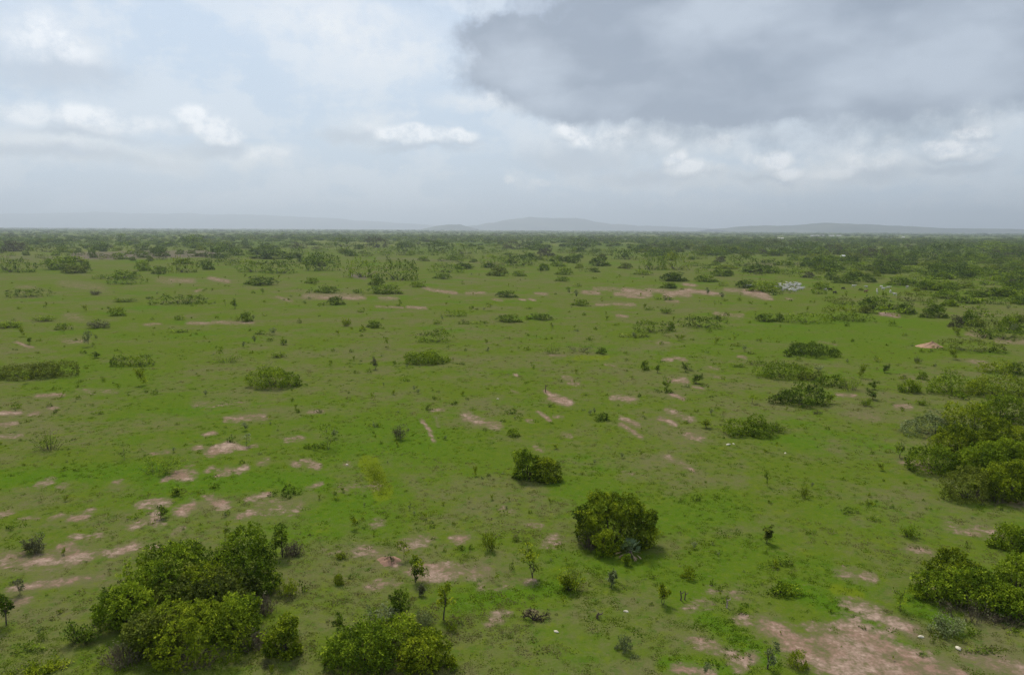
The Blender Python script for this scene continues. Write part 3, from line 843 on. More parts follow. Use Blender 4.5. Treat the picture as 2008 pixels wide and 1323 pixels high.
            if rng.random() < .5: P.append(e + rng.normal(0, .1, 3)); T.append(rng.uniform(.2, .8))
        v, f = tubes(L, 3); out['twig'] = mesh_from('twig', v, f, TWIG, smooth=True)
        P = np.array(P); P[:, 2] = np.maximum(P[:, 2], .06)
        V, F, T = leaves(P, np.tile([0, 0, 1.], (len(P), 1)), np.array(T), rng, 5, leaf * .8, leaf)
        out['crown'] = mesh_from('crown', V, F, LEAF['b' if tone == 'o' else 'k'], T)
    return out

# ------------------------------------------------------------------ scene-graph helpers
def obj(name, data, parent=None):
    o = bpy.data.objects.new(name, data); col.objects.link(o)
    if parent is not None: o.parent = parent
    return o
def tag(o, label, cat, group=None):
    o['label'] = label; o['category'] = cat
    if group: o['group'] = group
    return o
NAMES = {'dome': ('bush', 'bush'), 'hero': ('bush', 'bush'), 'thicket': ('thicket', 'bush'), 'tree': ('small_tree', 'tree'), 'sapling': ('sapling', 'sapling'),
         'sparse': ('sparse_shrub', 'shrub'), 'low': ('low_shrub', 'shrub'), 'dry': ('dry_brush', 'dry shrub')}
NATIVE = {'dome': (5.5, 4.6, 3.0), 'thicket': (10.0, 6.0, 3.0), 'tree': (3.6, 3.4, 4.2), 'sapling': (1.3, 1.3, 2.2), 'sparse': (3.0, 2.4, 1.7), 'low': (1.5, 1.3, .8), 'dry': (4.0, 3.2, 1.8)}
VARIANTS = {'dome': 7, 'thicket': 6, 'tree': 3, 'sapling': 5, 'sparse': 4, 'low': 5, 'dry': 2}
_tpl = {}
def template(kind, tone, var):
    """shared meshes; tones of one variant share the shape but not the leaf material"""
    key = (kind, tone, var)
    if key not in _tpl:
        wd, dp, h = NATIVE[kind]
        if (kind, var) not in _tpl:
            det, lf, pr = {'dome': (.55, .27, 7), 'thicket': (.40, .30, 7), 'tree': (.6, .24, 7)}.get(kind, (1.0, .20, 7))
            _tpl[(kind, var)] = build_plant(kind, wd, dp, h, 1000 + var * 17 + len(kind) * 131, tone, det, lf, pr)
            _tpl[key] = _tpl[(kind, var)]
        else:
            parts = {}
            for n, me in _tpl[(kind, var)].items():
                if n == 'crown':
                    me = me.copy(); me.materials.clear(); me.materials.append(LEAF['k' if kind == 'dry' else tone])
                parts[n] = me
            _tpl[key] = parts
    return _tpl[key]
random.seed(7)
def place(kind, tone, label, group, x, y, wd, dp, h, seed, near):
    name, cat = NAMES[kind]
    root = tag(obj(name, None), label, cat, group)
    root.location = (x, y, float(terrain(x, y)) - .03)
    if near:
        leaf = .19 if near == 1 else .23
        parts = build_plant(kind, wd, dp, h, 50 + seed, tone, (1.5 if kind == 'hero' else 1.25) if near == 1 else .8, leaf, 9 if near == 1 else 7)
    else:
        k = 'dome' if kind == 'hero' else kind
        parts = template(k, tone, seed % VARIANTS[k])
        nw, nd, nh = NATIVE[k]
        root.scale = (wd / nw, dp / nd, h / nh)
        root.rotation_euler.z = R((0, 180)[seed % 2] + (seed * 37 % 24 - 12))
    for n, me in parts.items(): obj(n, me, root)
    return root

# ------------------------------------------------------------------ every plant one can point to: kind, tone, label, x, y, width, depth, height (m), near
PLANTS = [
    ('dome', 'g', 'leafy green bush at the back left of the big lower-left thicket', None, -28.58, 58.89, 6.41, 5.13, 3.54, 1),
    ('dome', 'g', 'tall broad bush at the upper right of the big lower-left thicket', None, -22.57, 58.13, 6.91, 5.53, 4.64, 1),
    ('tree', 'd', 'small dark tree poking up at the top right corner of the lower-left thicket', None, -21.05, 63.69, 2.52, 2.26, 3.21, 1),
    ('dry', 'k', 'grey leafless shrub under the small tree at the lower-left thicket corner', None, -20.34, 64.17, 2.3, 1.72, 1.36, 1),
    ('dome', 'g', 'rounded green bush on the left flank of the big lower-left thicket', None, -29.53, 52.13, 5.24, 4.19, 3.26, 1),
    ('thicket', 'o', 'olive tangled bush in the middle of the big lower-left thicket', None, -25.36, 54.12, 10.17, 6.1, 3.2, 1),
    ('thicket', 'y', 'bright yellow-green bush at the front of the big lower-left thicket', None, -22.67, 48.28, 8.0, 4.8, 3.73, 1),
    ('dry', 'k', 'grey tangle of bare twigs at the front left of the lower-left thicket', None, -26.94, 47.09, 3.32, 2.49, 1.49, 1),
    ('dry', 'k', 'brown bare twiggy shrub in the right notch of the lower-left thicket', None, -19.75, 53.88, 2.75, 2.06, 1.58, 1),
    ('dry', 'k', 'brown leafless brush right of the bright front bush, lower left', None, -18.39, 49.01, 2.56, 1.92, 1.56, 1),
    ('dome', 'y', 'small separate yellow-green bush right of the big lower-left thicket', None, -16.22, 48.1, 2.66, 2.13, 2.72, 1),
    ('sparse', 'd', 'small dark bush just left of the big lower-left thicket', None, -31.37, 49.57, 2.61, 1.83, 1.96, 1),
    ('low', 'd', 'low dark shrub farthest left below the pink soil strip', None, -34.42, 48.51, 2.08, 1.56, 0.8, 0),
    ('sparse', 'y', 'pale yellow-green shrub cut by the bottom edge at lower left', None, -31.86, 46.21, 3.23, 2.26, 0.58, 1),
    ('low', 'y', 'small olive shrub in the bottom left corner', None, -34.16, 45.73, 1.28, 0.96, 0.65, 0),
    ('sparse', 'y', 'thin leafy shrub on the right edge of the lower-left thicket', None, -18.49, 56.53, 1.89, 1.32, 2.05, 0),
    ('low', 'g', 'low green shrub right of the lower-left thicket edge', None, -17.41, 56.99, 1.52, 1.14, 1.29, 0),
    ('sapling', 'g', 'slender leaning sapling at the upper left of the lower-left thicket', None, -32.3, 57.88, 2.08, 2.08, 2.07, 1),
    ('dry', 'o', 'low dry brush at the front foot of the lower-left thicket', None, -21.89, 46.9, 3.21, 2.4, 0.71, 1),
    ('sapling', 'y', 'yellow-green sapling behind the top of the lower-left thicket', None, -27.05, 65.47, 1.54, 1.54, 2.24, 1),
    ('tree', 'd', 'dark small tree cut by the left edge of the picture', None, -38.54, 52.05, 1.22, 1.1, 2.6, 1),
    ('sapling', 'k', 'thin bare sapling beside the long pink soil strip', None, -40.58, 56.68, 1.09, 1.09, 1.24, 1),
    ('low', 'd', 'tiny dark shrub above the low shrub at lower left', None, -34.33, 49.88, 0.67, 0.51, 0.85, 0),
    ('low', 'b', 'small reddish shrub right of the lower-left thicket foot', None, -16.79, 46.51, 0.82, 0.62, 0.59, 0),
    ('dome', 'g', 'leafy bush filling the left middle of the big lower-left thicket', None, -28.36, 53.98, 6.42, 5.14, 3.62, 1),
    ('dome', 'y', 'lighter bush in the upper middle of the big lower-left thicket', None, -23.91, 55.3, 6.36, 5.09, 3.2, 1),
    ('dome', 'g', 'green bush at the right middle of the big lower-left thicket', None, -20.8, 50.71, 4.55, 3.64, 3.16, 1),
    ('dome', 'o', 'olive bush at the lower left front of the big lower-left thicket', None, -25.48, 48.42, 4.2, 3.36, 3.21, 1),
    ('dome', 'g', 'broad green bush forming the left half of the bottom-centre thicket', None, -10.26, 47.19, 5.54, 4.43, 2.72, 1),
    ('dome', 'y', 'bright bush with pale leaf tips, right half of the bottom-centre thicket', None, -5.88, 47.15, 4.17, 3.34, 2.66, 1),
    ('thicket', 'g', 'leafy bush at the back of the bottom-centre thicket', None, -9.06, 49.7, 4.47, 2.68, 2.02, 1),
    ('tree', 'y', 'slim upright yellow-green tree behind the bottom-centre thicket', None, -5.22, 53.04, 1.57, 1.41, 3.23, 1),
    ('tree', 'd', 'forked dark small tree behind the bottom-centre thicket', None, -8.55, 53.37, 2.17, 1.95, 2.87, 1),
    ('sparse', 'p', 'pale airy shrub at the back left of the bottom-centre thicket', None, -9.86, 52.55, 2.6, 1.82, 1.57, 1),
    ('sparse', 'p', 'faint pale shrub between the two upright trees, bottom centre', None, -6.5, 52.18, 1.72, 1.2, 1.55, 0),
    ('sparse', 'y', 'small yellow shrub right of the slim upright tree', None, -4.47, 51.39, 0.94, 0.65, 1.0, 0),
    ('low', 'b', 'small dark brown shrub at the right end of the bottom-centre thicket', None, -3.76, 52.17, 0.72, 0.54, 0.54, 0),
    ('sapling', 'd', 'dark narrow sapling left of the bottom-centre thicket', None, -12.63, 50.52, 1.08, 1.08, 1.83, 1),
    ('low', 'g', 'low leafy shrub at the left foot of the bottom-centre thicket', None, -13.0, 47.43, 1.31, 0.98, 1.13, 0),
    ('low', 'g', 'low shrub at the bottom edge right of the bottom-centre thicket', None, -3.5, 46.18, 1.26, 0.94, 0.56, 0),
    ('hero', 'y', 'big round lone bush with a dead palm at its foot', None, 9.98, 66.94, 8.17, 6.94, 4.82, 1),
    ('dry', 'k', 'purple-brown bare brush under the left side of the big lone bush', None, 7.95, 66.11, 3.1, 2.32, 2.12, 1),
    ('low', 'y', 'little yellow-green bush touching the right side of the big lone bush', None, 14.5, 68.75, 1.2, 0.9, 0.97, 0),
    ('low', 'g', 'low green shrub at the front left foot of the big lone bush', None, 8.19, 63.98, 1.22, 0.91, 1.43, 0),
    ('sapling', 'g', 'small upright sapling in front of the dead palm', None, 10.46, 62.38, 0.6, 0.6, 1.18, 1),
    ('dome', 'g', 'taller left bush of the twin-topped pair in the centre', None, 1.96, 85.79, 3.8, 3.04, 3.72, 1),
    ('dome', 'y', 'shorter right bush of the twin-topped pair in the centre', None, 4.27, 85.36, 3.94, 3.15, 2.89, 1),
    ('dome', 'g', 'small round bush directly above the twin-topped bush', None, 0.33, 104.54, 2.16, 1.73, 1.28, 0),
    ('sparse', 'k', 'greyish airy shrub left of the small round centre bush', None, -16.06, 102.0, 2.9, 2.03, 2.66, 1),
    ('low', 'd', 'small shrub with a pale stone patch beside it, centre left', None, -13.65, 119.4, 1.66, 1.24, 1.11, 0),
    ('low', 'd', 'flat dark shrub straight above the small round centre bush', None, -0.29, 117.38, 1.9, 1.42, 0.96, 0),
    ('low', 'd', 'scattered dark shrub above the twin-topped bush and to its right', None, 14.17, 113.5, 3.35, 2.52, 1.46, 1),
    ('tree', 'y', 'small open-crowned tree beside the pink bare soil, centre foreground', None, -8.2, 59.15, 1.87, 1.68, 2.57, 1),
    ('sapling', 'y', 'bushy sapling at the upper left end of the pink bare soil, centre foreground', None, -9.86, 63.45, 1.38, 1.38, 1.83, 1),
    ('low', 'k', 'brown leggy plant on the red ant heap, centre foreground', None, -11.16, 62.88, 1.15, 0.86, 1.21, 0),
    ('sapling', 'y', 'tall yellowish forked sapling in the centre foreground', None, 1.9, 59.94, 1.96, 1.96, 3.41, 1),
    ('low', 'd', 'small dark shrub left of the tall yellowish forked sapling', None, 0.19, 61.36, 0.58, 0.44, 1.04, 0),
    ('sparse', 'y', 'wispy shrub with a dark base above the pink bare soil', None, -1.92, 65.19, 1.63, 1.14, 2.65, 0),
    ('low', 'd', 'left of two dark tufts above the pink bare soil, centre foreground', None, -4.75, 65.51, 0.93, 0.69, 0.68, 0),
    ('low', 'd', 'right of two dark tufts above the pink bare soil, centre foreground', None, -3.66, 65.55, 0.72, 0.54, 0.67, 0),
    ('low', 'd', 'little dark upright plant above the tall yellowish sapling', None, 0.45, 67.25, 0.63, 0.47, 0.73, 0),
    ('sparse', 'y', 'fan-shaped yellow shrub below and left of the big lone bush', None, 5.09, 57.77, 2.22, 1.56, 2.22, 1),
    ('sapling', 'p', 'pale seedling tree in front of the big lone bush', None, 8.55, 58.27, 0.79, 0.79, 1.58, 1),
    ('sapling', 'y', 'thin yellow-topped sapling right of the fan-shaped yellow shrub', None, 12.27, 55.29, 0.97, 0.97, 1.89, 1),
    ('dome', 'p', 'pale-leaved little bush near the bottom, right of centre', None, 8.14, 48.68, 1.35, 1.08, 1.25, 0),
    ('low', 'p', 'small pale shrub touching the pale-leaved bush near the bottom', None, 8.85, 47.78, 0.75, 0.56, 0.53, 0),
    ('sapling', 'y', 'small yellow sapling below the bright yellow-green herb patch', None, -15.38, 70.71, 1.21, 1.21, 1.22, 1),
    ('dome', 'y', 'small yellow-green bush left of the pink bare soil, centre foreground', None, -14.69, 58.79, 1.0, 0.8, 0.98, 0),
    ('sparse', 'y', 'thin yellow shrub right of the lower-left thicket', None, -15.61, 63.57, 1.17, 0.82, 0.83, 0),
    ('low', 'd', 'low dark tuft left of the pink bare soil, centre foreground', None, -13.76, 59.68, 0.74, 0.55, 0.56, 0),
    ('low', 'd', 'single dark conical seedling right of the bottom-centre thicket', None, -0.03, 50.45, 0.44, 0.33, 0.37, 0),
    ('low', 'g', 'flat green weed tuft in front of the tall thin sapling, centre right', None, 6.87, 55.43, 0.76, 0.57, 0.43, 0),
    ('low', 'y', 'leafy yellow weed at the foot of the bright herb patch', None, -14.72, 80.07, 0.92, 0.69, 0.55, 0),
    ('sapling', 'k', 'thin twig sapling between the two upright trees and the pink soil', None, -7.33, 56.66, 0.46, 0.46, 0.91, 1),
    ('thicket', 'g', 'flat-topped green shrub clump right of centre, left of the right-edge thicket', None, 35.27, 105.66, 7.31, 4.39, 3.03, 1),
    ('sparse', 'g', 'thin right tail of the flat-topped shrub clump right of centre', None, 39.91, 107.1, 4.02, 2.81, 1.9, 1),
    ('thicket', 'p', 'grey-green bush at the left tip of the right-edge thicket', None, 63.3, 105.96, 10.68, 6.41, 3.85, 2),
    ('dome', 'y', 'rounded yellow-green bush behind the grey-green tip of the right-edge thicket', None, 67.97, 104.67, 8.97, 7.18, 5.12, 2),
    ('dome', 'g', 'green bush at the back of the right-edge thicket, cut by the frame', None, 78.4, 114.4, 10.69, 8.55, 4.55, 2),
    ('dome', 'y', 'golden-green bush in the middle of the right-edge thicket', None, 67.73, 95.61, 7.79, 6.23, 5.27, 1),
    ('dome', 'g', 'rounded bush at the heart of the right-edge thicket', None, 59.32, 88.82, 7.45, 5.96, 4.03, 1),
    ('thicket', 'g', 'low spreading bush on the left flank of the right-edge thicket', None, 54.29, 89.28, 8.54, 5.13, 3.22, 1),
    ('thicket', 'o', 'brownish bush at the lower left front of the right-edge thicket', None, 52.09, 79.69, 6.74, 4.05, 3.77, 1),
    ('dome', 'y', 'yellowish bush at the lower right front of the right-edge thicket', None, 56.67, 79.73, 7.44, 5.95, 4.23, 1),
    ('dry', 'k', 'bare purple-grey twigs along the front foot of the right-edge thicket', None, 53.64, 79.13, 5.64, 4.23, 1.29, 1),
    ('low', 'd', 'small tufts in front of the right-edge thicket', None, 52.48, 76.47, 2.49, 1.87, 0.53, 1),
    ('dome', 'g', 'bush at the back of the lower-right thicket, near the frame edge', None, 48.19, 66.66, 4.68, 3.74, 2.24, 1),
    ('dome', 'y', 'yellow-green bush at the top left of the lower-right thicket', None, 38.58, 60.06, 4.67, 3.74, 2.74, 1),
    ('dome', 'g', 'low bush at the left tip of the lower-right thicket', None, 35.3, 56.83, 3.92, 3.14, 2.11, 1),
    ('dome', 'g', 'broad layered bush in the middle of the lower-right thicket', None, 38.37, 55.98, 6.21, 4.97, 3.01, 1),
    ('dome', 'g', 'tall bush on the right side of the lower-right thicket, cut by the frame', None, 41.72, 56.66, 5.14, 4.12, 3.8, 1),
    ('dome', 'g', 'shaded bush at the lower right of the lower-right thicket', None, 39.96, 54.06, 4.95, 3.96, 2.23, 1),
    ('dry', 'k', 'dark bare brush under the front of the lower-right thicket', None, 36.47, 54.05, 5.23, 3.92, 1.36, 1),
    ('dry', 'k', 'brown dry brush at the right end under the lower-right thicket', None, 38.88, 52.75, 3.66, 2.74, 0.74, 1),
    ('sparse', 'p', 'pale grey-green shrub in front of the lower-right thicket', None, 33.13, 51.45, 3.37, 2.36, 1.59, 1),
    ('low', 'g', 'small green shrub right of the pale shrub by the lower-right thicket', None, 34.93, 51.07, 1.12, 0.84, 0.82, 0),
    ('low', 'g', 'low green shrub at the right frame edge under the lower-right thicket', None, 38.22, 51.29, 1.33, 1.0, 0.51, 0),
    ('tree', 'g', 'small lone tree with a neat crown, right of the twin-topped bush', None, 30.3, 83.08, 0.99, 0.89, 2.01, 0),
    ('sapling', 'g', 'slim sapling left of the right-edge thicket', None, 51.66, 93.99, 1.4, 1.4, 2.74, 0),
    ('sparse', 'y', 'wispy yellow shrub right of the small lone neat-crowned tree', None, 33.21, 79.43, 0.96, 0.67, 2.14, 0),
    ('low', 'd', 'dark low shrub right of the twin-topped bush', None, 20.73, 78.75, 1.33, 1.0, 0.97, 0),
    ('low', 'd', 'tiny dark tuft beside the dark low shrub right of the twin-topped bush', None, 18.96, 78.53, 0.69, 0.52, 0.49, 0),
    ('low', 'd', 'dark spiky weed at the left of the loose weed ring, right foreground', None, 36.54, 74.94, 1.76, 1.32, 0.82, 0),
    ('low', 'g', 'flat green weed at the right of the loose weed ring, right foreground', None, 37.98, 72.94, 1.62, 1.21, 0.58, 0),
    ('low', 'y', 'yellow-green weed at the top of the loose weed ring, right foreground', None, 39.19, 77.44, 2.09, 1.57, 0.7, 0),
    ('low', 'g', 'neat low green mound of a shrub, right foreground', None, 30.08, 69.54, 1.25, 0.94, 0.56, 0),
    ('sapling', 'o', 'thin dark sapling below the small lone neat-crowned tree', None, 24.87, 67.46, 0.9, 0.9, 1.79, 1),
    ('low', 'd', 'dark low shrub with a spreading right side, below the thin sapling', None, 24.44, 63.02, 1.99, 1.5, 0.82, 0),
    ('dome', 'y', 'small leafy bush with lit yellow tips, between the big lone bush and the soil', None, 15.42, 59.85, 1.41, 1.13, 1.2, 0),
    ('low', 'd', 'small dark upright shrub right of the small lit-tip bush', None, 17.36, 58.86, 0.64, 0.48, 0.72, 0),
    ('thicket', 'g', 'flat green shrub leaning right, above the large pink soil patch', None, 22.85, 57.4, 2.67, 1.6, 0.91, 1),
    ('low', 'd', 'small flat tuft left of the flat green shrub above the pink soil', None, 21.55, 59.14, 0.72, 0.54, 0.25, 0),
    ('low', 'd', 'dark stubby plant at the upper left end of the large pink soil patch', None, 18.35, 54.07, 0.63, 0.47, 0.72, 0),
    ('low', 'd', 'round dark tuft on bright grass above the large pink soil patch', None, 25.5, 54.31, 0.57, 0.43, 0.42, 0),
    ('sapling', 'g', 'spindly sapling left of the lower-right thicket', None, 31.19, 54.71, 1.48, 1.48, 2.03, 1),
    ('low', 'd', 'dark tuft between the spindly sapling and the lower-right thicket', None, 32.87, 56.25, 0.82, 0.61, 0.49, 0),
    ('low', 'd', 'dark pointed plant between the two pale stones', None, 31.31, 50.14, 0.57, 0.43, 0.61, 0),
    ('low', 'd', 'dark weed clump right of the lower pale stone', None, 33.77, 49.11, 1.71, 1.28, 0.48, 0),
    ('sapling', 'p', 'thin grey-stemmed sapling near the bottom, right of centre', None, 17.71, 46.47, 0.95, 0.95, 1.9, 1),
    ('dome', 'y', 'small glossy bush at the bottom edge beside the large pink soil patch', None, 19.93, 46.85, 1.48, 1.18, 1.36, 0),
    ('sparse', 'g', 'wispy sapling with a dark base, right foreground', None, 39.59, 68.84, 2.1, 1.47, 1.53, 0),
    ('low', 'd', 'small dark plant behind the lower-right thicket', None, 43.75, 66.62, 0.66, 0.49, 0.62, 0),
    ('sapling', 'y', 'small yellowish sapling above the twin-topped bush, far right of it', None, 29.95, 109.14, 1.57, 1.57, 1.76, 0),
    ('low', 'd', 'flat dark weed at the right edge of the large pink soil patch', None, 29.59, 48.62, 0.92, 0.69, 0.25, 0),
    ('low', 'd', 'small flat weed left of the thin grey-stemmed sapling', None, 15.45, 49.0, 0.59, 0.45, 0.25, 0),
    ('low', 'b', 'low brown tuft under the dark egg-shaped bush', None, 50.77, 117.93, 1.69, 1.27, 0.74, 0),
    ('dome', 'y', 'leafy bush joining the grey-green tip to the right-edge thicket', None, 60.4, 95.67, 8.18, 6.55, 4.64, 1),
    ('dome', 'g', 'tall leafy bush in the lower middle of the right-edge thicket', None, 59.96, 85.79, 7.32, 5.85, 5.17, 1),
    ('sparse', 'g', 'leggy shrub with raised leaf heads near the left edge', None, -62.85, 96.22, 6.03, 4.22, 3.16, 1),
    ('sparse', 'g', 'wide fresh-green leggy shrub among the pink soil patches', None, -43.55, 86.38, 6.32, 4.43, 2.45, 1),
    ('sapling', 'd', 'forked sapling up-left of the wide fresh-green leggy shrub', None, -50.01, 91.13, 3.12, 3.12, 1.78, 1),
    ('sapling', 'g', 'bushy sapling with dark crown right of the pink soil patches', None, -25.02, 96.69, 4.17, 4.17, 3.17, 1),
    ('low', 'g', 'low skirt of leaves at the foot of the dark-crowned bushy sapling', None, -26.93, 97.37, 3.58, 2.69, 1.01, 1),
    ('low', 'd', 'flat dark shrub at the right end of the pink soil patches', None, -25.54, 79.39, 4.37, 3.28, 1.22, 1),
    ('low', 'g', 'flat bright green plant between pink soil patches', None, -39.21, 73.33, 3.13, 2.35, 0.56, 1),
    ('low', 'g', 'compact green seedling right of the wide leggy shrub', None, -34.32, 81.19, 1.19, 0.9, 0.91, 0),
    ('sapling', 'g', 'small V-shaped sapling below the wide leggy shrub', None, -37.56, 79.11, 1.16, 1.16, 1.08, 0),
    ('sparse', 'k', 'grey spiky shrub near the left edge beside pink soil', None, -44.59, 64.77, 2.34, 1.64, 1.97, 1),
    ('low', 'g', 'small round-topped seedling near the left, above the pink soil patches', None, -66.72, 115.19, 1.71, 1.28, 0.79, 0),
    ('sapling', 'p', 'pale sapling on the brightest pink soil patch', None, -36.63, 98.11, 1.53, 1.53, 2.03, 0),
    ('low', 'd', 'dark stub plant on the brightest pink soil patch', None, -39.77, 99.87, 0.92, 0.69, 1.06, 0),
    ('sapling', 'd', 'upright sapling between two pink soil patches at lower left', None, -36.42, 72.48, 1.09, 1.09, 1.63, 0),
    ('dome', 'y', 'small bushy yellow plant right of the lower-left thicket', None, -14.72, 58.76, 0.91, 0.72, 0.85, 0),
    ('low', 'y', 'yellowish low plant right of the top of the lower-left thicket', None, -15.55, 63.64, 1.03, 0.77, 0.74, 0),
    ('low', 'd', 'flat dark weed left of the centre grey shrub', None, -31.96, 116.94, 1.78, 1.33, 0.9, 0),
    ('thicket', 'o', 'long brown-green thicket at the left edge in the middle distance', None, -98.54, 144.25, 13.94, 8.37, 3.09, 2),
    ('thicket', 'o', 'right end of the brown-green thicket at the left edge', None, -92.9, 146.16, 9.69, 5.82, 3.17, 2),
    ('dome', 'g', 'lone shaggy bush left of centre in the middle distance', None, -45.75, 137.83, 10.39, 8.31, 4.03, 2),
    ('sapling', 'g', 'sapling rising behind the lone shaggy bush left of centre', None, -50.8, 147.09, 2.7, 2.7, 3.0, 0),
    ('low', 'g', 'low spreading shrub at the right foot of the lone shaggy bush', None, -40.6, 138.15, 3.9, 2.93, 1.45, 0),
    ('thicket', 'g', 'low loose shrub above and left of the lone shaggy bush', None, -82.82, 157.44, 8.88, 5.33, 2.2, 2),
    ('sparse', 'g', 'thin pale scrub directly above the lone shaggy bush', None, -64.43, 162.23, 7.44, 5.21, 2.57, 2),
    ('sparse', 'g', 'small thin shrub up-right of the lone shaggy bush', None, -54.54, 168.96, 4.35, 3.04, 1.61, 0),
    ('dome', 'd', 'compact dark bush with an upright left side, left middle distance', None, -86.07, 235.24, 4.57, 3.66, 3.15, 0),
    ('low', 'y', 'yellow-green seedling left of the compact dark bush', None, -89.78, 236.07, 2.04, 1.53, 2.06, 0),
    ('dome', 'g', 'small domed bush in the left middle distance', None, -134.65, 248.38, 7.33, 5.86, 3.11, 0),
    ('sparse', 'k', 'grey-green spiky bush below the small domed bush, left', None, -123.73, 217.72, 9.1, 6.37, 2.64, 0),
    ('thicket', 'd', 'long low dark shrub line with a tapering right end, left middle distance', None, -132.47, 288.85, 21.59, 12.95, 3.89, 0),
    ('sparse', 'g', 'faint loose scrub left of the long low dark shrub line', None, -157.46, 296.54, 10.72, 7.5, 1.93, 0),
    ('thicket', 'd', 'flat dark shrub line near the left edge, below the scrub belt', None, -208.64, 313.55, 19.67, 11.8, 3.54, 0),
    ('dome', 'd', 'dense dark hemispherical bush at the front of the left scrub belt', None, -134.2, 387.6, 19.97, 15.97, 4.8, 0),
    ('low', 'g', 'left low bush of a pair below the left scrub belt', None, -94.67, 342.84, 7.24, 5.43, 2.29, 0),
    ('dome', 'd', 'right dark bush of a pair below the left scrub belt', None, -87.12, 342.23, 12.18, 9.74, 3.35, 0),
    ('dome', 'd', 'dark bush with a spiked top left of the centre', None, -69.8, 289.56, 7.79, 6.23, 3.53, 0),
    ('dome', 'g', 'small green bush right of the dense hemispherical bush', None, -110.25, 400.64, 8.45, 6.76, 3.46, 0),
    ('thicket', 'd', 'flat dark bush below the rounded bush of the left scrub belt', None, -206.29, 388.25, 20.65, 12.39, 3.72, 0),
    ('dome', 'g', 'rounded bush at the front of the left scrub belt', None, -228.96, 430.46, 19.91, 15.93, 5.05, 0),
    ('low', 'd', 'small bush left of the rounded bush, left scrub belt', None, -240.51, 427.39, 8.55, 6.42, 3.23, 0),
    ('thicket', 'd', 'dark bush mass at the left edge of the scrub belt', None, -330.27, 486.5, 29.68, 17.81, 10.37, 0),
    ('dome', 'g', 'tall green bush second from the left in the scrub belt', None, -318.73, 522.54, 32.92, 26.33, 9.47, 0),
    ('dome', 'o', 'brownish bush in front of the second bush from the left', None, -287.98, 480.89, 22.88, 18.31, 5.34, 0),
    ('dome', 'd', 'round very dark bush right of the brownish bush, left scrub belt', None, -309.42, 532.49, 9.25, 7.4, 5.74, 0),
    ('dome', 'd', 'dark bush right of the rounded bush, left scrub belt', None, -228.22, 473.36, 11.69, 9.35, 5.47, 0),
    ('dome', 'g', 'green bush above the dark bush, left scrub belt', None, -254.78, 507.19, 12.75, 10.2, 7.58, 0),
    ('thicket', 'y', 'bright and dark patchy bush in the left scrub belt', None, -221.18, 494.4, 19.99, 11.99, 11.26, 0),
    ('dome', 'd', 'smooth dark round bush in the left scrub belt', None, -219.1, 528.27, 12.44, 9.95, 7.66, 0),
    ('thicket', 'g', 'left part of the wide bush above the hemispherical bush', None, -175.21, 499.54, 23.83, 14.3, 9.03, 0),
    ('thicket', 'd', 'right part of the wide bush above the hemispherical bush', None, -153.54, 485.89, 24.52, 14.71, 9.92, 0),
    ('thicket', 'd', 'tall dark bush group left of centre in the scrub belt', None, -135.23, 520.54, 25.62, 15.37, 13.91, 0),
    ('dome', 'd', 'dark bush standing in the purple-brown field', None, -367.44, 733.11, 19.4, 15.52, 6.43, 0),
    ('sparse', 'g', 'ragged shrub at the left edge, middle distance', None, -149.77, 216.71, 9.57, 6.7, 2.51, 0),
    ('low', 'd', 'left plant of a close dark pair near the left edge', None, -134.12, 213.36, 2.71, 2.03, 1.57, 0),
    ('low', 'd', 'right plant of a close dark pair near the left edge', None, -131.76, 213.79, 3.92, 2.94, 2.46, 0),
    ('low', 'g', 'small green shrub in the left middle distance, straight below the long shrub line', None, -109.36, 238.63, 4.09, 3.07, 2.06, 0),
    ('low', 'y', 'tiny bright yellow-green bush left of centre', None, -68.14, 231.56, 2.12, 1.59, 2.07, 0),
    ('tree', 'g', 'tiny lone tree under the hemispherical bush', None, -114.4, 333.94, 1.98, 1.78, 2.75, 0),
    ('sparse', 'b', 'ragged brown-green shrub in the upper left of the plain', None, -185.39, 324.79, 5.81, 4.07, 2.53, 0),
    ('sparse', 'g', 'faint blue-green scrub near the left edge', None, -150.02, 232.44, 7.05, 4.94, 2.43, 0),
    ('low', 'g', 'flat green weed line in the left middle distance', None, -96.75, 210.39, 6.75, 5.06, 1.22, 0),
    ('low', 'g', 'flat weed line right of the longer one, left middle distance', None, -70.49, 205.76, 5.72, 4.29, 1.45, 0),
    ('sparse', 'y', 'loose yellow sapling group left of the centre', None, -50.99, 223.2, 3.47, 2.43, 3.04, 0),
    ('sapling', 'd', 'dark leaning sapling above the left-edge thicket', None, -96.15, 166.08, 1.6, 1.6, 1.6, 0),
    ('sapling', 'd', 'dark thin sapling near the left edge above the thicket', None, -124.32, 186.17, 1.12, 1.12, 2.25, 0),
    ('low', 'd', 'small dark shrub above the long low dark shrub line', None, -153.93, 309.5, 4.12, 3.09, 1.31, 0),
    ('sapling', 'g', 'left thin sapling of two on the open plain, left', None, -110.32, 279.68, 1.69, 1.69, 3.21, 0),
    ('sapling', 'g', 'right thin sapling of two on the open plain, left', None, -103.72, 272.4, 2.14, 2.14, 3.92, 0),
    ('dome', 'd', 'dark flat tree left of the tall distant tree', None, -823.63, 1438.84, 30.45, 24.36, 10.11, 0),
    ('tree', 'g', 'tall rounded tree standing above the left scrub belt', None, -868.43, 1634.76, 25.18, 22.66, 16.36, 0),
    ('tree', 'g', 'tall lone tree above the skyline scrub, left of centre', None, -661.37, 2125.79, 21.63, 19.47, 18.23, 0),
    ('dome', 'd', 'round dark bush in the pale far field, left of centre', None, -446.24, 1232.75, 15.88, 12.7, 9.01, 0),
    ('dome', 'd', 'small dark far tree near the left edge', None, -849.39, 1321.4, 15.99, 12.79, 10.0, 0),
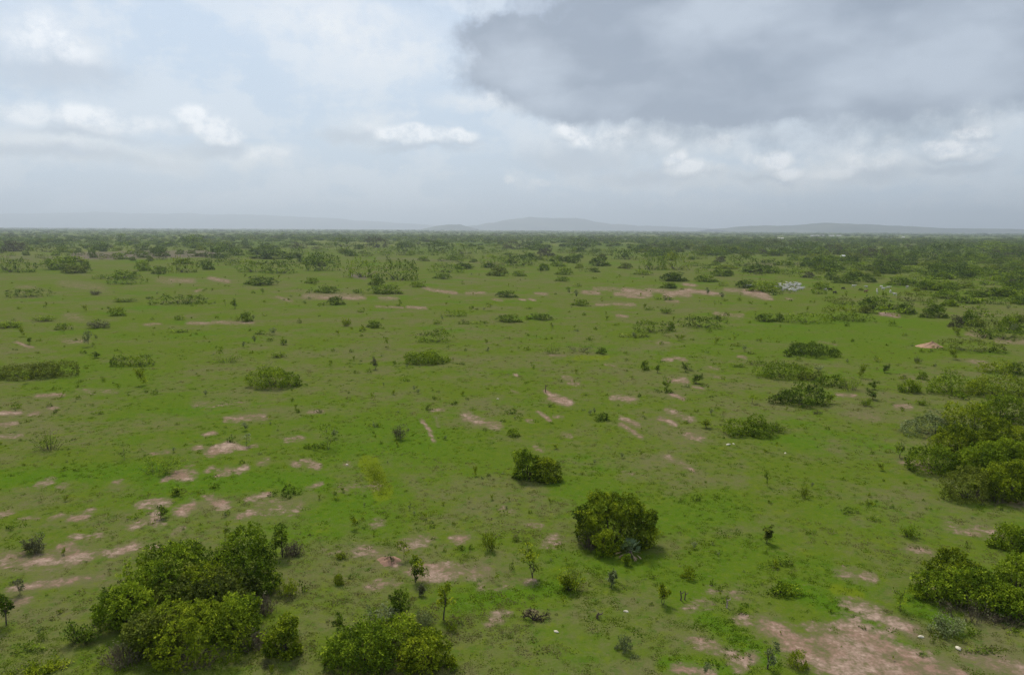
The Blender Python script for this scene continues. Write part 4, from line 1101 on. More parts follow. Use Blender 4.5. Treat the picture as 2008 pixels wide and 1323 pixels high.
    ('dome', 'd', 'second small dark far tree from the left edge', None, -801.49, 1303.6, 20.01, 16.01, 9.21, 0),
    ('dome', 'd', 'dark small bush left of the purple-brown field', None, -522.17, 884.46, 8.97, 7.17, 5.63, 0),
    ('dome', 'd', 'pointed dark bush between two purple-brown patches', None, -408.39, 715.88, 10.78, 8.62, 8.97, 0),
    ('dome', 'd', 'dark bush above the gap in the purple-brown field', None, -502.44, 903.46, 14.27, 11.41, 10.24, 0),
    ('dome', 'd', 'dark flat bush line on the pale far field', None, -536.45, 1130.59, 22.69, 18.15, 5.08, 0),
    ('dome', 'g', 'round lumpy bush left of the picture centre', None, -19.11, 163.23, 10.42, 8.34, 2.94, 2),
    ('thicket', 'g', 'flatter bush directly above the round lumpy centre bush', None, -20.7, 193.72, 10.31, 6.19, 3.01, 0),
    ('sapling', 'd', 'dark sapling rising from the flatter bush above the lumpy one', None, -21.75, 206.59, 1.53, 1.53, 2.34, 0),
    ('dome', 'd', 'left dark bush of the joined pair near the centre', None, -0.73, 238.73, 9.64, 7.71, 2.47, 0),
    ('dome', 'd', 'right dark bush of the joined pair near the centre', None, 9.26, 244.6, 9.18, 7.34, 2.06, 0),
    ('thicket', 'g', 'green bush left of the joined dark pair near the centre', None, -20.18, 252.03, 9.32, 5.59, 2.47, 0),
    ('low', 'o', 'flat olive weed line left of the joined dark pair', None, -13.67, 232.49, 6.34, 4.75, 1.14, 0),
    ('low', 'g', 'small flat shrub touching the joined dark pair on the left', None, -8.54, 233.24, 2.45, 1.84, 1.1, 0),
    ('dome', 'd', 'dark brown-green bush with an upright left horn, left of centre', None, -42.37, 221.02, 5.2, 4.16, 2.14, 0),
    ('low', 'g', 'small shrub above the flatter bush near the centre', None, -23.51, 229.22, 2.76, 2.07, 1.91, 0),
    ('dome', 'g', 'green bush alone on the plain right of the centre', None, 27.03, 290.38, 7.7, 6.16, 2.68, 0),
    ('dome', 'd', 'dark bush above the joined pair near the centre', None, -2.31, 325.37, 10.92, 8.74, 3.03, 0),
    ('low', 'g', 'little bush between the joined pair and the dark bush above', None, 6.36, 276.12, 3.03, 2.27, 1.03, 0),
    ('dome', 'g', 'dense long bush at the front of the centre scrub belt', None, -58.53, 341.54, 18.85, 15.08, 4.22, 0),
    ('dome', 'd', 'dark round bush on top of the dense long bush', None, -72.93, 392.17, 9.55, 7.64, 4.3, 0),
    ('dome', 'g', 'green bush right of the dense long bush, centre', None, -48.72, 378.13, 9.13, 7.3, 3.22, 0),
    ('dome', 'd', 'smooth dark dome bush, centre scrub belt', None, -42.82, 444.4, 12.39, 9.92, 3.45, 0),
    ('low', 'g', 'small bush left of the dense long bush, centre', None, -72.03, 341.06, 6.26, 4.69, 2.55, 0),
    ('dome', 'g', 'smooth pale-green dome bush right of the centre', None, 29.03, 426.07, 9.2, 7.36, 3.06, 0),
    ('dome', 'g', 'right bush of a pair in the centre scrub belt', None, 4.56, 472.58, 10.29, 8.23, 3.98, 0),
    ('dome', 'o', 'left brownish bush of a pair in the centre scrub belt', None, -9.77, 474.78, 14.99, 12.0, 6.53, 0),
    ('thicket', 'g', 'long green bush above the smooth dark dome bush', None, -45.87, 507.68, 26.22, 15.73, 6.18, 0),
    ('sparse', 'g', 'dark leafy left end of the ragged grey scrub right of centre', None, 9.66, 175.92, 6.24, 4.37, 2.89, 2),
    ('sparse', 'k', 'grey thin right end of the ragged scrub right of centre', None, 16.54, 178.41, 7.94, 5.56, 2.44, 2),
    ('dome', 'd', 'small dark round bush right of the ragged grey scrub', None, 21.83, 175.95, 2.96, 2.37, 1.74, 0),
    ('dome', 'd', 'dark upright egg-shaped shrub right of the centre', None, 28.87, 155.91, 1.95, 1.56, 2.24, 0),
    ('sapling', 'd', 'single-stemmed sapling right of the upright egg-shaped shrub', None, 30.99, 152.6, 1.07, 1.07, 2.14, 0),
    ('sapling', 'g', 'tall sapling with leafy foot right of the centre', None, 29.18, 134.82, 1.64, 1.64, 3.29, 0),
    ('low', 'd', 'dark leafy skirt around the tall sapling right of the centre', None, 28.2, 133.27, 3.57, 2.67, 1.3, 0),
    ('sapling', 'd', 'dark flat-topped sapling right of the upright egg-shaped shrub', None, 37.25, 154.16, 1.33, 1.33, 2.11, 0),
    ('thicket', 'd', 'dark long bush right of centre below the pink plain', None, 42.35, 214.8, 12.34, 7.41, 3.6, 0),
    ('low', 'o', 'brown low brush in front of the dark long bush', None, 34.25, 205.06, 7.77, 5.83, 1.47, 0),
    ('dome', 'd', 'small dark bush right of centre at the edge of the pink plain', None, 81.06, 379.8, 9.58, 7.66, 2.85, 0),
    ('dome', 'd', 'long dark bush at the front of the right-centre scrub', None, 95.24, 432.18, 17.87, 14.3, 5.61, 0),
    ('dome', 'g', 'flat green bush at the left of the right-centre scrub', None, 87.8, 493.77, 14.99, 12.0, 3.36, 0),
    ('thicket', 'g', 'tall green scrub left part, right-centre belt', None, 105.89, 555.3, 20.73, 12.44, 12.54, 0),
    ('thicket', 'y', 'yellow-green scrub right part, right-centre belt', None, 124.65, 557.33, 22.03, 13.22, 13.91, 0),
    ('tree', 'd', 'dark small tree with a bare stem, centre scrub belt', None, 19.77, 507.26, 4.94, 4.45, 5.98, 0),
    ('low', 'd', 'low dark shrub on the pink plain right of the centre', None, 65.23, 316.53, 8.38, 6.28, 2.43, 0),
    ('low', 'g', 'small green shrub below the pink plain, right of centre', None, 52.0, 274.82, 3.75, 2.81, 2.01, 0),
    ('sparse', 'g', 'loose green shrub right of the small green one, below the pink plain', None, 56.16, 263.83, 5.71, 3.99, 2.77, 0),
    ('low', 'g', 'little green bush right of the smooth pale-green dome', None, 34.14, 386.56, 4.15, 3.11, 2.52, 0),
    ('thicket', 'g', 'left part of the widest bush in the centre belt', None, -13.79, 608.23, 25.21, 15.12, 9.47, 0),
    ('thicket', 'd', 'right darker part of the widest bush in the centre belt', None, 6.87, 610.99, 27.64, 16.59, 10.51, 0),
    ('low', 'g', 'small low shrub on the plain left of centre', None, -54.79, 262.4, 2.55, 1.91, 1.44, 0),
    ('sparse', 'y', 'thin yellow scrub left of the dark horned bush', None, -52.06, 228.09, 3.08, 2.16, 2.46, 0),
    ('dome', 'd', 'lone dark tree on the centre skyline', None, -282.06, 3119.29, 19.76, 15.81, 10.34, 0),
    ('low', 'g', 'small shrub above the ragged grey scrub right of centre', None, 21.31, 198.02, 2.44, 1.83, 1.29, 0),
    ('low', 'g', 'flat weed below the round lumpy centre bush', None, -21.51, 142.85, 2.5, 1.87, 0.82, 0),
    ('sapling', 'k', 'thin bare sapling left of the round lumpy centre bush', None, -29.45, 155.32, 1.4, 1.4, 2.8, 0),
    ('low', 'd', 'small dark shrub at the foot of the thin bare sapling', None, -29.98, 151.68, 1.22, 0.92, 1.14, 0),
    ('low', 'g', 'small yellow-green weed right of the pale soil strip', None, 13.31, 130.76, 1.24, 0.93, 0.69, 0),
    ('thicket', 'g', 'left green half of the broad scrub mass in the centre belt', None, -91.46, 452.47, 25.51, 15.31, 12.11, 0),
    ('thicket', 'd', 'right dark half of the broad scrub mass in the centre belt', None, -67.21, 430.69, 24.09, 14.46, 14.12, 0),
    ('dome', 'g', 'green bush with dark right side, centre scrub belt', None, 34.42, 488.7, 12.89, 10.31, 5.14, 0),
    ('dome', 'd', 'small dome bush right of the belt gap', None, 58.93, 521.28, 7.75, 6.2, 3.61, 0),
    ('dome', 'd', 'dark bush left of the belt gap', None, 54.84, 657.69, 12.77, 10.21, 8.49, 0),
    ('dome', 'd', 'dark bush right beside the belt gap', None, 72.56, 611.35, 19.13, 15.3, 7.9, 0),
    ('low', 'd', 'flat tuft right of the round lumpy centre bush', None, -11.64, 160.3, 2.45, 1.84, 0.72, 0),
    ('low', 'd', 'tiny shrub under the pale soil strip', None, 6.55, 121.3, 0.61, 0.46, 0.88, 0),
    ('dome', 'd', 'smooth dark bush with a small crest, left of the sand mound', None, 72.45, 175.82, 13.93, 11.15, 3.39, 2),
    ('thicket', 'g', 'left head of the long wedge-shaped bush, right middle distance', None, 56.53, 149.11, 12.65, 7.59, 3.42, 2),
    ('thicket', 'o', 'middle of the long wedge-shaped bush, right middle distance', None, 60.68, 145.4, 5.41, 3.25, 1.6, 2),
    ('thicket', 'g', 'right tail of the long wedge-shaped bush', None, 62.21, 140.14, 6.39, 3.84, 2.35, 2),
    ('sparse', 'g', 'loose sapling clump at the right end of the wedge-shaped bush', None, 64.84, 136.41, 4.82, 3.38, 3.79, 2),
    ('dome', 'd', 'dense dark egg-shaped bush in the right middle distance', None, 49.96, 125.48, 10.27, 8.22, 3.56, 2),
    ('low', 'd', 'low dark shrub at the right foot of the dense egg-shaped bush', None, 54.8, 124.15, 2.52, 1.89, 1.06, 0),
    ('dome', 'g', 'leafy bush right of the dense egg-shaped bush', None, 75.25, 135.52, 4.64, 3.71, 2.58, 2),
    ('dome', 'g', 'small bush above the leafy bush near the right', None, 83.97, 146.8, 2.25, 1.8, 1.72, 0),
    ('thicket', 'o', 'oval brown-green bush touching the sand mound', None, 116.41, 183.47, 16.74, 10.04, 3.14, 0),
    ('dome', 'b', 'brown upright bush at the left of the right-edge grove', None, 139.93, 228.56, 4.82, 3.86, 3.95, 0),
    ('dome', 'd', 'round dark tree crown in the right-edge grove', None, 147.15, 232.36, 8.46, 6.76, 4.55, 0),
    ('thicket', 'o', 'brownish brush below the round dark tree, right-edge grove', None, 142.81, 218.59, 11.38, 6.83, 3.92, 0),
    ('dome', 'g', 'green bush at the right of the right-edge grove', None, 149.93, 218.42, 7.07, 5.65, 5.59, 0),
    ('thicket', 'd', 'low dark bush row at the foot of the right-edge grove', None, 140.27, 206.65, 14.47, 8.68, 2.8, 0),
    ('dome', 'd', 'broad very dark tree left of the flat sand patch', None, 142.17, 284.54, 13.93, 11.14, 5.05, 0),
    ('low', 'b', 'brown shrub at the right foot of the broad very dark tree', None, 147.5, 281.97, 4.64, 3.48, 2.46, 0),
    ('dome', 'd', 'round dark tree right of the flat sand patch', None, 145.35, 268.45, 7.54, 6.04, 4.25, 0),
    ('dome', 'd', 'left bush of the dark pair right of the flat sand patch', None, 145.54, 254.87, 5.42, 4.33, 3.28, 0),
    ('dome', 'd', 'right bush of the dark pair right of the flat sand patch', None, 150.12, 255.23, 6.04, 4.83, 3.76, 0),
    ('thicket', 'g', 'left bush of the long hedge-like line before the herd', None, 97.31, 239.8, 15.04, 9.03, 3.56, 0),
    ('thicket', 'y', 'middle taller bush of the long hedge-like line before the herd', None, 112.45, 250.24, 12.73, 7.64, 4.69, 0),
    ('thicket', 'd', 'right low bush of the long hedge-like line before the herd', None, 115.2, 244.65, 13.2, 7.92, 3.0, 0),
    ('dome', 'd', 'dark bush at the left end of the hedge-like line', None, 84.63, 242.69, 7.23, 5.78, 2.84, 0),
    ('dome', 'd', 'round dark bush filling the gap of the hedge-like line', None, 88.85, 241.74, 3.64, 2.91, 2.87, 0),
    ('thicket', 'd', 'dark long bush below the pink plain, right side', None, 59.36, 225.23, 14.89, 8.93, 3.78, 0),
    ('dome', 'd', 'dark bush joining the two long bushes right of centre', None, 47.41, 216.59, 2.71, 2.17, 2.91, 0),
    ('low', 'o', 'brown low brush on top of the dark long bush below the pink plain', None, 69.88, 244.61, 4.95, 3.71, 2.02, 0),
    ('thicket', 'y', 'bright crowned bush at the top of the right-edge thicket', None, 104.48, 154.45, 9.07, 5.44, 2.92, 2),
    ('thicket', 'd', 'dark bush at the upper right frame edge of the right-edge thicket', None, 108.19, 152.36, 5.94, 3.56, 2.76, 2),
    ('thicket', 'g', 'left bush of the upper right-edge thicket', None, 82.98, 134.4, 10.01, 6.0, 4.84, 2),
    ('thicket', 'y', 'large sunlit-green bush in the upper right-edge thicket', None, 90.63, 132.54, 14.37, 8.62, 4.54, 2),
    ('low', 'g', 'small shrub at the foot of the upper right-edge thicket', None, 81.43, 129.68, 3.77, 2.82, 1.53, 0),
    ('dome', 'd', 'dark bush left of the white herd', None, 123.0, 385.3, 11.43, 9.14, 4.63, 0),
    ('dome', 'g', 'big green bush touching the white herd', None, 125.0, 361.33, 17.45, 13.96, 5.36, 0),
    ('low', 'd', 'low shrub in front of the bush touching the herd', None, 123.2, 345.61, 8.44, 6.33, 2.7, 0),
    ('low', 'g', 'small bush at the left tip of the herd bushes', None, 114.28, 394.66, 5.39, 4.04, 3.12, 0),
    ('dome', 'g', 'rounded long bush left of the herd bushes', None, 113.77, 429.73, 15.21, 12.16, 4.4, 0),
    ('dome', 'd', 'dark bush left of the rounded long bush, right-centre', None, 94.82, 429.06, 8.3, 6.64, 5.4, 0),
    ('dome', 'd', 'small dark bush at the upper edge of the pink plain', None, 82.71, 378.47, 5.17, 4.14, 3.16, 0),
    ('tree', 'g', 'tiny round tree above the rounded long bush', None, 131.27, 517.04, 4.8, 4.32, 3.6, 0),
    ('dome', 'g', 'loose bush above and left of the herd', None, 137.13, 482.54, 13.92, 11.14, 5.4, 0),
    ('dome', 'b', 'purple-brown round bush above the white herd', None, 190.34, 470.78, 8.12, 6.5, 4.37, 0),
    ('dome', 'd', 'dark tall bush above and right of the herd', None, 197.11, 451.92, 9.43, 7.54, 5.68, 0),
    ('dome', 'd', 'long very dark bush above the scattered cattle', None, 192.43, 421.23, 15.84, 12.67, 4.71, 0),
    ('dome', 'd', 'tall dark bush above the scattered cattle', None, 210.49, 431.63, 8.95, 7.16, 5.85, 0),
    ('dome', 'd', 'dark bush right of the scattered cattle', None, 216.63, 409.46, 15.51, 12.41, 4.67, 0),
    ('dome', 'd', 'dark bush with brown foot, right of the scattered cattle', None, 215.19, 379.67, 11.91, 9.53, 5.21, 0),
    ('dome', 'g', 'flat green bush right of the scattered cattle', None, 233.26, 391.04, 16.12, 12.89, 3.95, 0),
    ('tree', 'd', 'small leaning dark tree above the hedge-like line', None, 135.82, 290.75, 2.51, 2.26, 2.39, 0),
    ('tree', 'y', 'tiny yellow-green tree above the hedge-like line', None, 109.66, 270.52, 1.43, 1.28, 2.11, 0),
    ('low', 'y', 'tiny sapling on the plain below the herd', None, 126.02, 304.5, 1.13, 0.84, 1.75, 0),
    ('sapling', 'p', 'pale spindly sapling left of the crested dark bush', None, 58.23, 180.87, 1.12, 1.12, 2.15, 0),
    ('low', 'g', 'low shrub below the pale spindly sapling', None, 59.1, 177.56, 2.25, 1.69, 0.93, 0),
    ('sapling', 'd', 'sapling on the plain below the sand mound', None, 79.71, 153.54, 1.45, 1.45, 2.06, 0),
    ('low', 'y', 'cluster of three golden balls of leaves below the sand mound', None, 84.5, 167.46, 2.67, 2.0, 1.35, 0),
    ('sparse', 'k', 'grey twiggy shrub below the sand mound', None, 93.16, 165.22, 2.05, 1.43, 1.91, 0),
    ('low', 'g', 'small shrub just below the sand mound', None, 102.25, 179.95, 1.52, 1.14, 1.44, 0),
    ('low', 'd', 'tiny dark shrub under the middle of the sand mound', None, 104.84, 181.09, 1.54, 1.15, 0.95, 0),
    ('sapling', 'd', 'leafy sapling above the right end of the egg-shaped bush', None, 64.9, 128.39, 1.96, 1.96, 2.08, 0),
    ('sapling', 'd', 'upper of two stacked saplings right of the wedge-shaped bush', None, 69.51, 137.33, 1.52, 1.52, 2.06, 0),
    ('sparse', 'g', 'loose shrub right of the dense egg-shaped bush', None, 61.3, 123.51, 2.22, 1.55, 1.87, 0),
    ('sparse', 'g', 'pale loose shrub left of the upper right-edge thicket', None, 71.84, 124.74, 2.7, 1.89, 1.39, 0),
    ('sapling', 'd', 'flat-topped small tree right of the centre plain', None, 38.27, 155.64, 2.61, 2.61, 1.77, 0),
    ('sapling', 'd', 'umbrella-shaped small tree right of the tall sapling', None, 36.38, 141.93, 2.33, 2.33, 2.19, 0),
    ('sparse', 'g', 'thin weed row left of the long wedge-shaped bush', None, 50.31, 160.12, 3.46, 2.42, 1.07, 0),
    ('sparse', 'g', 'thin weed row up-left of the long wedge-shaped bush', None, 55.22, 163.37, 5.48, 3.84, 1.52, 2),
    ('sapling', 'p', 'pale umbrella sapling behind the wedge-shaped bush', None, 66.39, 155.57, 2.0, 2.0, 1.69, 0),
    ('sapling', 'g', 'small sapling left of the dense egg-shaped bush', None, 42.08, 125.17, 1.58, 1.58, 1.89, 0),
    ('low', 'd', 'small shrub under the hedge-like line', None, 106.68, 230.65, 1.86, 1.4, 1.62, 0),
    ('low', 'd', 'tiny dark shrub left of the upper right-edge thicket', None, 94.98, 161.63, 1.38, 1.04, 0.56, 0),
    ('low', 'b', 'tiny brown plant beside the round dark tree', None, 151.91, 286.47, 1.58, 1.19, 2.05, 0),
    ('dome', 'g', 'green belt bush left of the purple-brown field', 'bushes of the far scrub belt', -426.12, 819.35, 14.47, 11.58, 5.51, 0),
    ('thicket', 'o', 'olive belt bush left of the left purple-brown field patch', 'bushes of the far scrub belt', -556.17, 878.22, 31.29, 18.77, 8.77, 0),
    ('dome', 'b', 'nearest brownish belt bush left of the left purple-brown field patch', 'bushes of the far scrub belt', -603.27, 888.63, 34.01, 27.21, 13.15, 0),
    ('thicket', 'b', 'second nearest brownish belt bush left of the left purple-brown field patch', 'bushes of the far scrub belt', -571.6, 816.38, 12.76, 7.66, 5.54, 0),
    ('thicket', 'd', 'nearest dark belt bush left of the left purple-brown field patch', 'bushes of the far scrub belt', -464.52, 770.04, 8.63, 5.18, 4.56, 0),
    ('dome', 'd', 'second nearest dark belt bush left of the left purple-brown field patch', 'bushes of the far scrub belt', -509.03, 770.42, 10.51, 8.41, 4.37, 0),
    ('dome', 'd', 'third nearest dark belt bush left of the left purple-brown field patch', 'bushes of the far scrub belt', -592.06, 833.75, 11.31, 9.05, 4.02, 0),
    ('dome', 'd', 'dark belt bush left of the purple-brown field', 'bushes of the far scrub belt', -481.93, 961.7, 30.04, 24.04, 9.12, 0),
    ('thicket', 'd', 'dark belt bush up-left of the left purple-brown field patch', 'bushes of the far scrub belt', -624.51, 1033.01, 20.74, 12.45, 7.86, 0),
    ('dome', 'd', 'dark belt bush below the purple-brown field', 'bushes of the far scrub belt', -364.79, 763.87, 23.36, 18.69, 9.38, 0),
    ('thicket', 'd', 'dark belt bush right of the left purple-brown field patch', 'bushes of the far scrub belt', -423.5, 757.2, 9.07, 5.44, 3.61, 0),
    ('dome', 'g', 'green belt bush down-left of the purple-brown field', 'bushes of the far scrub belt', -368.18, 690.32, 17.83, 14.27, 7.0, 0),
    ('thicket', 'o', 'olive belt bush right of the left purple-brown field patch', 'bushes of the far scrub belt', -392.14, 713.12, 9.0, 5.4, 3.75, 0),
    ('dome', 'g', 'nearest green belt bush left of the left purple-brown field patch', 'bushes of the far scrub belt', -528.24, 865.89, 18.93, 15.15, 7.66, 0),
    ('dome', 'g', 'second nearest green belt bush left of the left purple-brown field patch', 'bushes of the far scrub belt', -478.32, 769.09, 12.88, 10.3, 5.28, 0),
    ('dome', 'g', 'third nearest green belt bush left of the left purple-brown field patch', 'bushes of the far scrub belt', -600.4, 916.13, 16.56, 13.25, 5.41, 0),
    ('thicket', 'g', 'fourth nearest green belt bush left of the left purple-brown field patch', 'bushes of the far scrub belt', -518.0, 759.88, 8.49, 5.09, 3.94, 0),
    ('dome', 'd', 'dark belt bush above the left purple-brown field patch', 'bushes of the far scrub belt', -589.46, 1016.71, 9.99, 7.99, 5.43, 0),
    ('thicket', 'b', 'brownish belt bush up-right of the left purple-brown field patch', 'bushes of the far scrub belt', -579.02, 1064.04, 10.24, 6.14, 4.91, 0),
    ('thicket', 'y', 'yellow-green belt bush left of the left purple-brown field patch', 'bushes of the far scrub belt', -455.68, 709.96, 12.65, 7.59, 4.24, 0),
    ('thicket', 'd', 'dark belt bush below the left purple-brown field patch', 'bushes of the far scrub belt', -460.66, 782.09, 12.2, 7.32, 4.91, 0),
    ('thicket', 'g', 'green belt bush up-left of the purple-brown field', 'bushes of the far scrub belt', -545.01, 1025.11, 22.99, 13.79, 7.81, 0),
    ('thicket', 'g', 'green belt bush up-left of the left purple-brown field patch', 'bushes of the far scrub belt', -726.27, 1033.86, 18.48, 11.09, 7.84, 0),
    ('thicket', 'b', 'brownish belt bush below the purple-brown field', 'bushes of the far scrub belt', -325.69, 681.89, 10.41, 6.25, 4.81, 0),
    ('dome', 'y', 'yellow-green belt bush down-left of the left purple-brown field patch', 'bushes of the far scrub belt', -468.82, 659.29, 8.02, 6.41, 3.34, 0),
    ('thicket', 'y', 'yellow-green belt bush right of the left purple-brown field patch', 'bushes of the far scrub belt', -381.83, 682.42, 8.34, 5.0, 3.46, 0),
    ('dome', 'd', 'dark belt bush up-right of the left purple-brown field patch', 'bushes of the far scrub belt', -582.16, 1027.14, 13.02, 10.42, 5.04, 0),
    ('thicket', 'g', 'green belt bush right of the left purple-brown field patch', 'bushes of the far scrub belt', -496.79, 914.71, 10.87, 6.52, 4.72, 0),
    ('thicket', 'y', 'yellow-green belt bush up-left of the left purple-brown field patch', 'bushes of the far scrub belt', -674.14, 1029.69, 13.56, 8.13, 6.53, 0),
    ('dome', 'd', 'dark belt bush down-left of the purple-brown field', 'bushes of the far scrub belt', -341.04, 660.36, 7.99, 6.39, 3.99, 0),
    ('thicket', 'g', 'green belt bush below the tall lone far tree left of centre', 'bushes of the far scrub belt', -295.26, 923.88, 12.08, 7.25, 4.91, 0),
    ('thicket', 'd', 'dark belt bush up-left of the hemispherical bush of the left belt', 'bushes of the far scrub belt', -232.42, 612.69, 10.49, 6.29, 4.2, 0),
    ('dome', 'd', 'nearest dark belt bush down-left of the tall lone far tree left of centre', 'bushes of the far scrub belt', -296.89, 881.2, 27.84, 22.27, 9.63, 0),
    ('thicket', 'd', 'second nearest dark belt bush down-left of the tall lone far tree left of centre', 'bushes of the far scrub belt', -345.06, 965.54, 12.1, 7.26, 5.4, 0),
    ('dome', 'd', 'third nearest dark belt bush down-left of the tall lone far tree left of centre', 'bushes of the far scrub belt', -253.81, 758.64, 14.12, 11.29, 5.63, 0),
    ('dome', 'd', 'fourth nearest dark belt bush down-left of the tall lone far tree left of centre', 'bushes of the far scrub belt', -299.44, 799.19, 19.61, 15.69, 6.97, 0),
    ('thicket', 'b', 'nearest brownish belt bush down-right of the tall lone far tree left of centre', 'bushes of the far scrub belt', -310.93, 1071.47, 25.94, 15.56, 10.38, 0),
    ('thicket', 'b', 'second nearest brownish belt bush down-right of the tall lone far tree left of centre', 'bushes of the far scrub belt', -260.16, 976.66, 15.01, 9.01, 6.26, 0),
    ('dome', 'g', 'green belt bush right of the purple-brown field', 'bushes of the far scrub belt', -384.22, 969.31, 23.33, 18.67, 10.76, 0),
    ('thicket', 'd', 'nearest dark belt bush down-right of the tall lone far tree left of centre', 'bushes of the far scrub belt', -242.65, 828.07, 18.75, 11.25, 8.05, 0),
    ('thicket', 'd', 'second nearest dark belt bush down-right of the tall lone far tree left of centre', 'bushes of the far scrub belt', -273.0, 1190.13, 38.92, 23.35, 17.65, 0),
    ('dome', 'd', 'third nearest dark belt bush down-right of the tall lone far tree left of centre', 'bushes of the far scrub belt', -176.04, 800.14, 19.14, 15.31, 7.27, 0),
    ('dome', 'd', 'fourth nearest dark belt bush down-right of the tall lone far tree left of centre', 'bushes of the far scrub belt', -221.2, 1061.5, 17.94, 14.35, 8.08, 0),
    ('thicket', 'g', 'green belt bush down-right of the tall lone far tree left of centre', 'bushes of the far scrub belt', -282.94, 1132.11, 20.92, 12.55, 7.93, 0),
    ('dome', 'o', 'olive belt bush right of the purple-brown field', 'bushes of the far scrub belt', -373.87, 854.47, 12.12, 9.7, 4.94, 0),
    ('dome', 'g', 'green belt bush up-right of the purple-brown field', 'bushes of the far scrub belt', -497.73, 1153.53, 51.24, 40.99, 18.99, 0),
    ('thicket', 'g', 'green belt bush above the hemispherical bush of the left belt', 'bushes of the far scrub belt', -263.12, 740.22, 12.35, 7.41, 4.71, 0),
    ('thicket', 'y', 'yellow-green belt bush down-right of the tall lone far tree left of centre', 'bushes of the far scrub belt', -236.5, 1000.97, 12.01, 7.21, 5.26, 0),
    ('dome', 'd', 'nearest dark belt bush right of the purple-brown field', 'bushes of the far scrub belt', -374.69, 827.86, 12.52, 10.02, 5.82, 0),
    ('thicket', 'd', 'second nearest dark belt bush right of the purple-brown field', 'bushes of the far scrub belt', -293.52, 731.52, 30.42, 18.25, 12.01, 0),
    ('dome', 'y', 'yellow-green belt bush right of the purple-brown field', 'bushes of the far scrub belt', -411.45, 966.68, 13.8, 11.04, 5.98, 0),
    ('thicket', 'd', 'dark belt bush up-right of the purple-brown field', 'bushes of the far scrub belt', -513.34, 1124.21, 13.56, 8.14, 5.49, 0),
    ('thicket', 'o', 'olive belt bush up-left of the smooth dark dome bush in the centre belt', 'bushes of the far scrub belt', -156.13, 787.86, 13.77, 8.26, 5.24, 0),
    ('thicket', 'd', 'dark belt bush below the tall lone far tree left of centre', 'bushes of the far scrub belt', -350.45, 1122.77, 17.66, 10.59, 8.4, 0),
    ('thicket', 'd', 'dark belt bush down-right of the purple-brown field', 'bushes of the far scrub belt', -258.36, 650.76, 10.73, 6.44, 5.13, 0),
    ('thicket', 'o', 'olive belt bush below the tall lone far tree left of centre', 'bushes of the far scrub belt', -228.21, 732.18, 13.01, 7.8, 6.05, 0),
    ('thicket', 'o', 'olive belt bush down-left of the tall lone far tree left of centre', 'bushes of the far scrub belt', -391.52, 1061.14, 13.82, 8.29, 6.7, 0),
    ('thicket', 'g', 'nearest green belt bush up-left of the widest bush of the centre belt', 'bushes of the far scrub belt', -25.41, 935.48, 9.64, 5.78, 5.82, 0),
    ('thicket', 'g', 'second nearest green belt bush up-left of the widest bush of the centre belt', 'bushes of the far scrub belt', -39.93, 1243.94, 12.39, 7.43, 6.54, 0),
    ('dome', 'g', 'third nearest green belt bush up-left of the widest bush of the centre belt', 'bushes of the far scrub belt', -46.39, 1120.83, 10.59, 8.47, 5.0, 0),
    ('thicket', 'g', 'fourth nearest green belt bush up-left of the widest bush of the centre belt', 'bushes of the far scrub belt', -57.41, 889.73, 33.36, 20.02, 13.52, 0),
    ('thicket', 'd', 'nearest dark belt bush down-left of the lone dark tree on the centre skyline', 'bushes of the far scrub belt', -105.33, 851.62, 9.8, 5.88, 4.52, 0),
    ('thicket', 'd', 'second nearest dark belt bush down-left of the lone dark tree on the centre skyline', 'bushes of the far scrub belt', -138.79, 971.96, 31.6, 18.96, 14.18, 0),
    ('thicket', 'b', 'brownish belt bush down-left of the lone dark tree on the centre skyline', 'bushes of the far scrub belt', -214.59, 1157.92, 41.26, 24.76, 17.15, 0),
    ('thicket', 'b', 'brownish belt bush above the widest bush of the centre belt', 'bushes of the far scrub belt', 4.04, 1108.32, 38.29, 22.97, 12.77, 0),
    ('dome', 'g', 'nearest green belt bush up-left of the smooth dark dome bush in the centre belt', 'bushes of the far scrub belt', -82.73, 686.56, 12.28, 9.82, 4.62, 0),
    ('dome', 'g', 'second nearest green belt bush up-left of the smooth dark dome bush in the centre belt', 'bushes of the far scrub belt', -114.37, 823.74, 12.81, 10.25, 5.69, 0),
    ('thicket', 'g', 'third nearest green belt bush up-left of the smooth dark dome bush in the centre belt', 'bushes of the far scrub belt', -140.73, 822.81, 15.64, 9.38, 5.62, 0),
    ('thicket', 'd', 'dark belt bush below the lone dark tree on the centre skyline', 'bushes of the far scrub belt', -96.5, 979.74, 36.58, 21.95, 14.94, 0),
    ('thicket', 'd', 'dark belt bush up-left of the widest bush of the centre belt', 'bushes of the far scrub belt', -33.56, 897.48, 10.44, 6.26, 4.71, 0),
    ('dome', 'd', 'nearest dark belt bush left of the widest bush of the centre belt', 'bushes of the far scrub belt', -35.51, 666.92, 8.53, 6.83, 3.49, 0),
    ('thicket', 'd', 'second nearest dark belt bush left of the widest bush of the centre belt', 'bushes of the far scrub belt', -55.6, 722.65, 17.7, 10.62, 7.78, 0),
    ('dome', 'd', 'nearest dark belt bush up-right of the widest bush of the centre belt', 'bushes of the far scrub belt', 38.86, 1065.06, 25.69, 20.55, 9.95, 0),
    ('thicket', 'd', 'second nearest dark belt bush up-right of the widest bush of the centre belt', 'bushes of the far scrub belt', 62.54, 945.87, 12.91, 7.75, 5.61, 0),
    ('thicket', 'd', 'third nearest dark belt bush up-right of the widest bush of the centre belt', 'bushes of the far scrub belt', 107.07, 1131.82, 44.43, 26.66, 17.88, 0),
    ('thicket', 'd', 'fourth nearest dark belt bush up-right of the widest bush of the centre belt', 'bushes of the far scrub belt', 139.58, 1031.24, 13.79, 8.28, 5.92, 0),
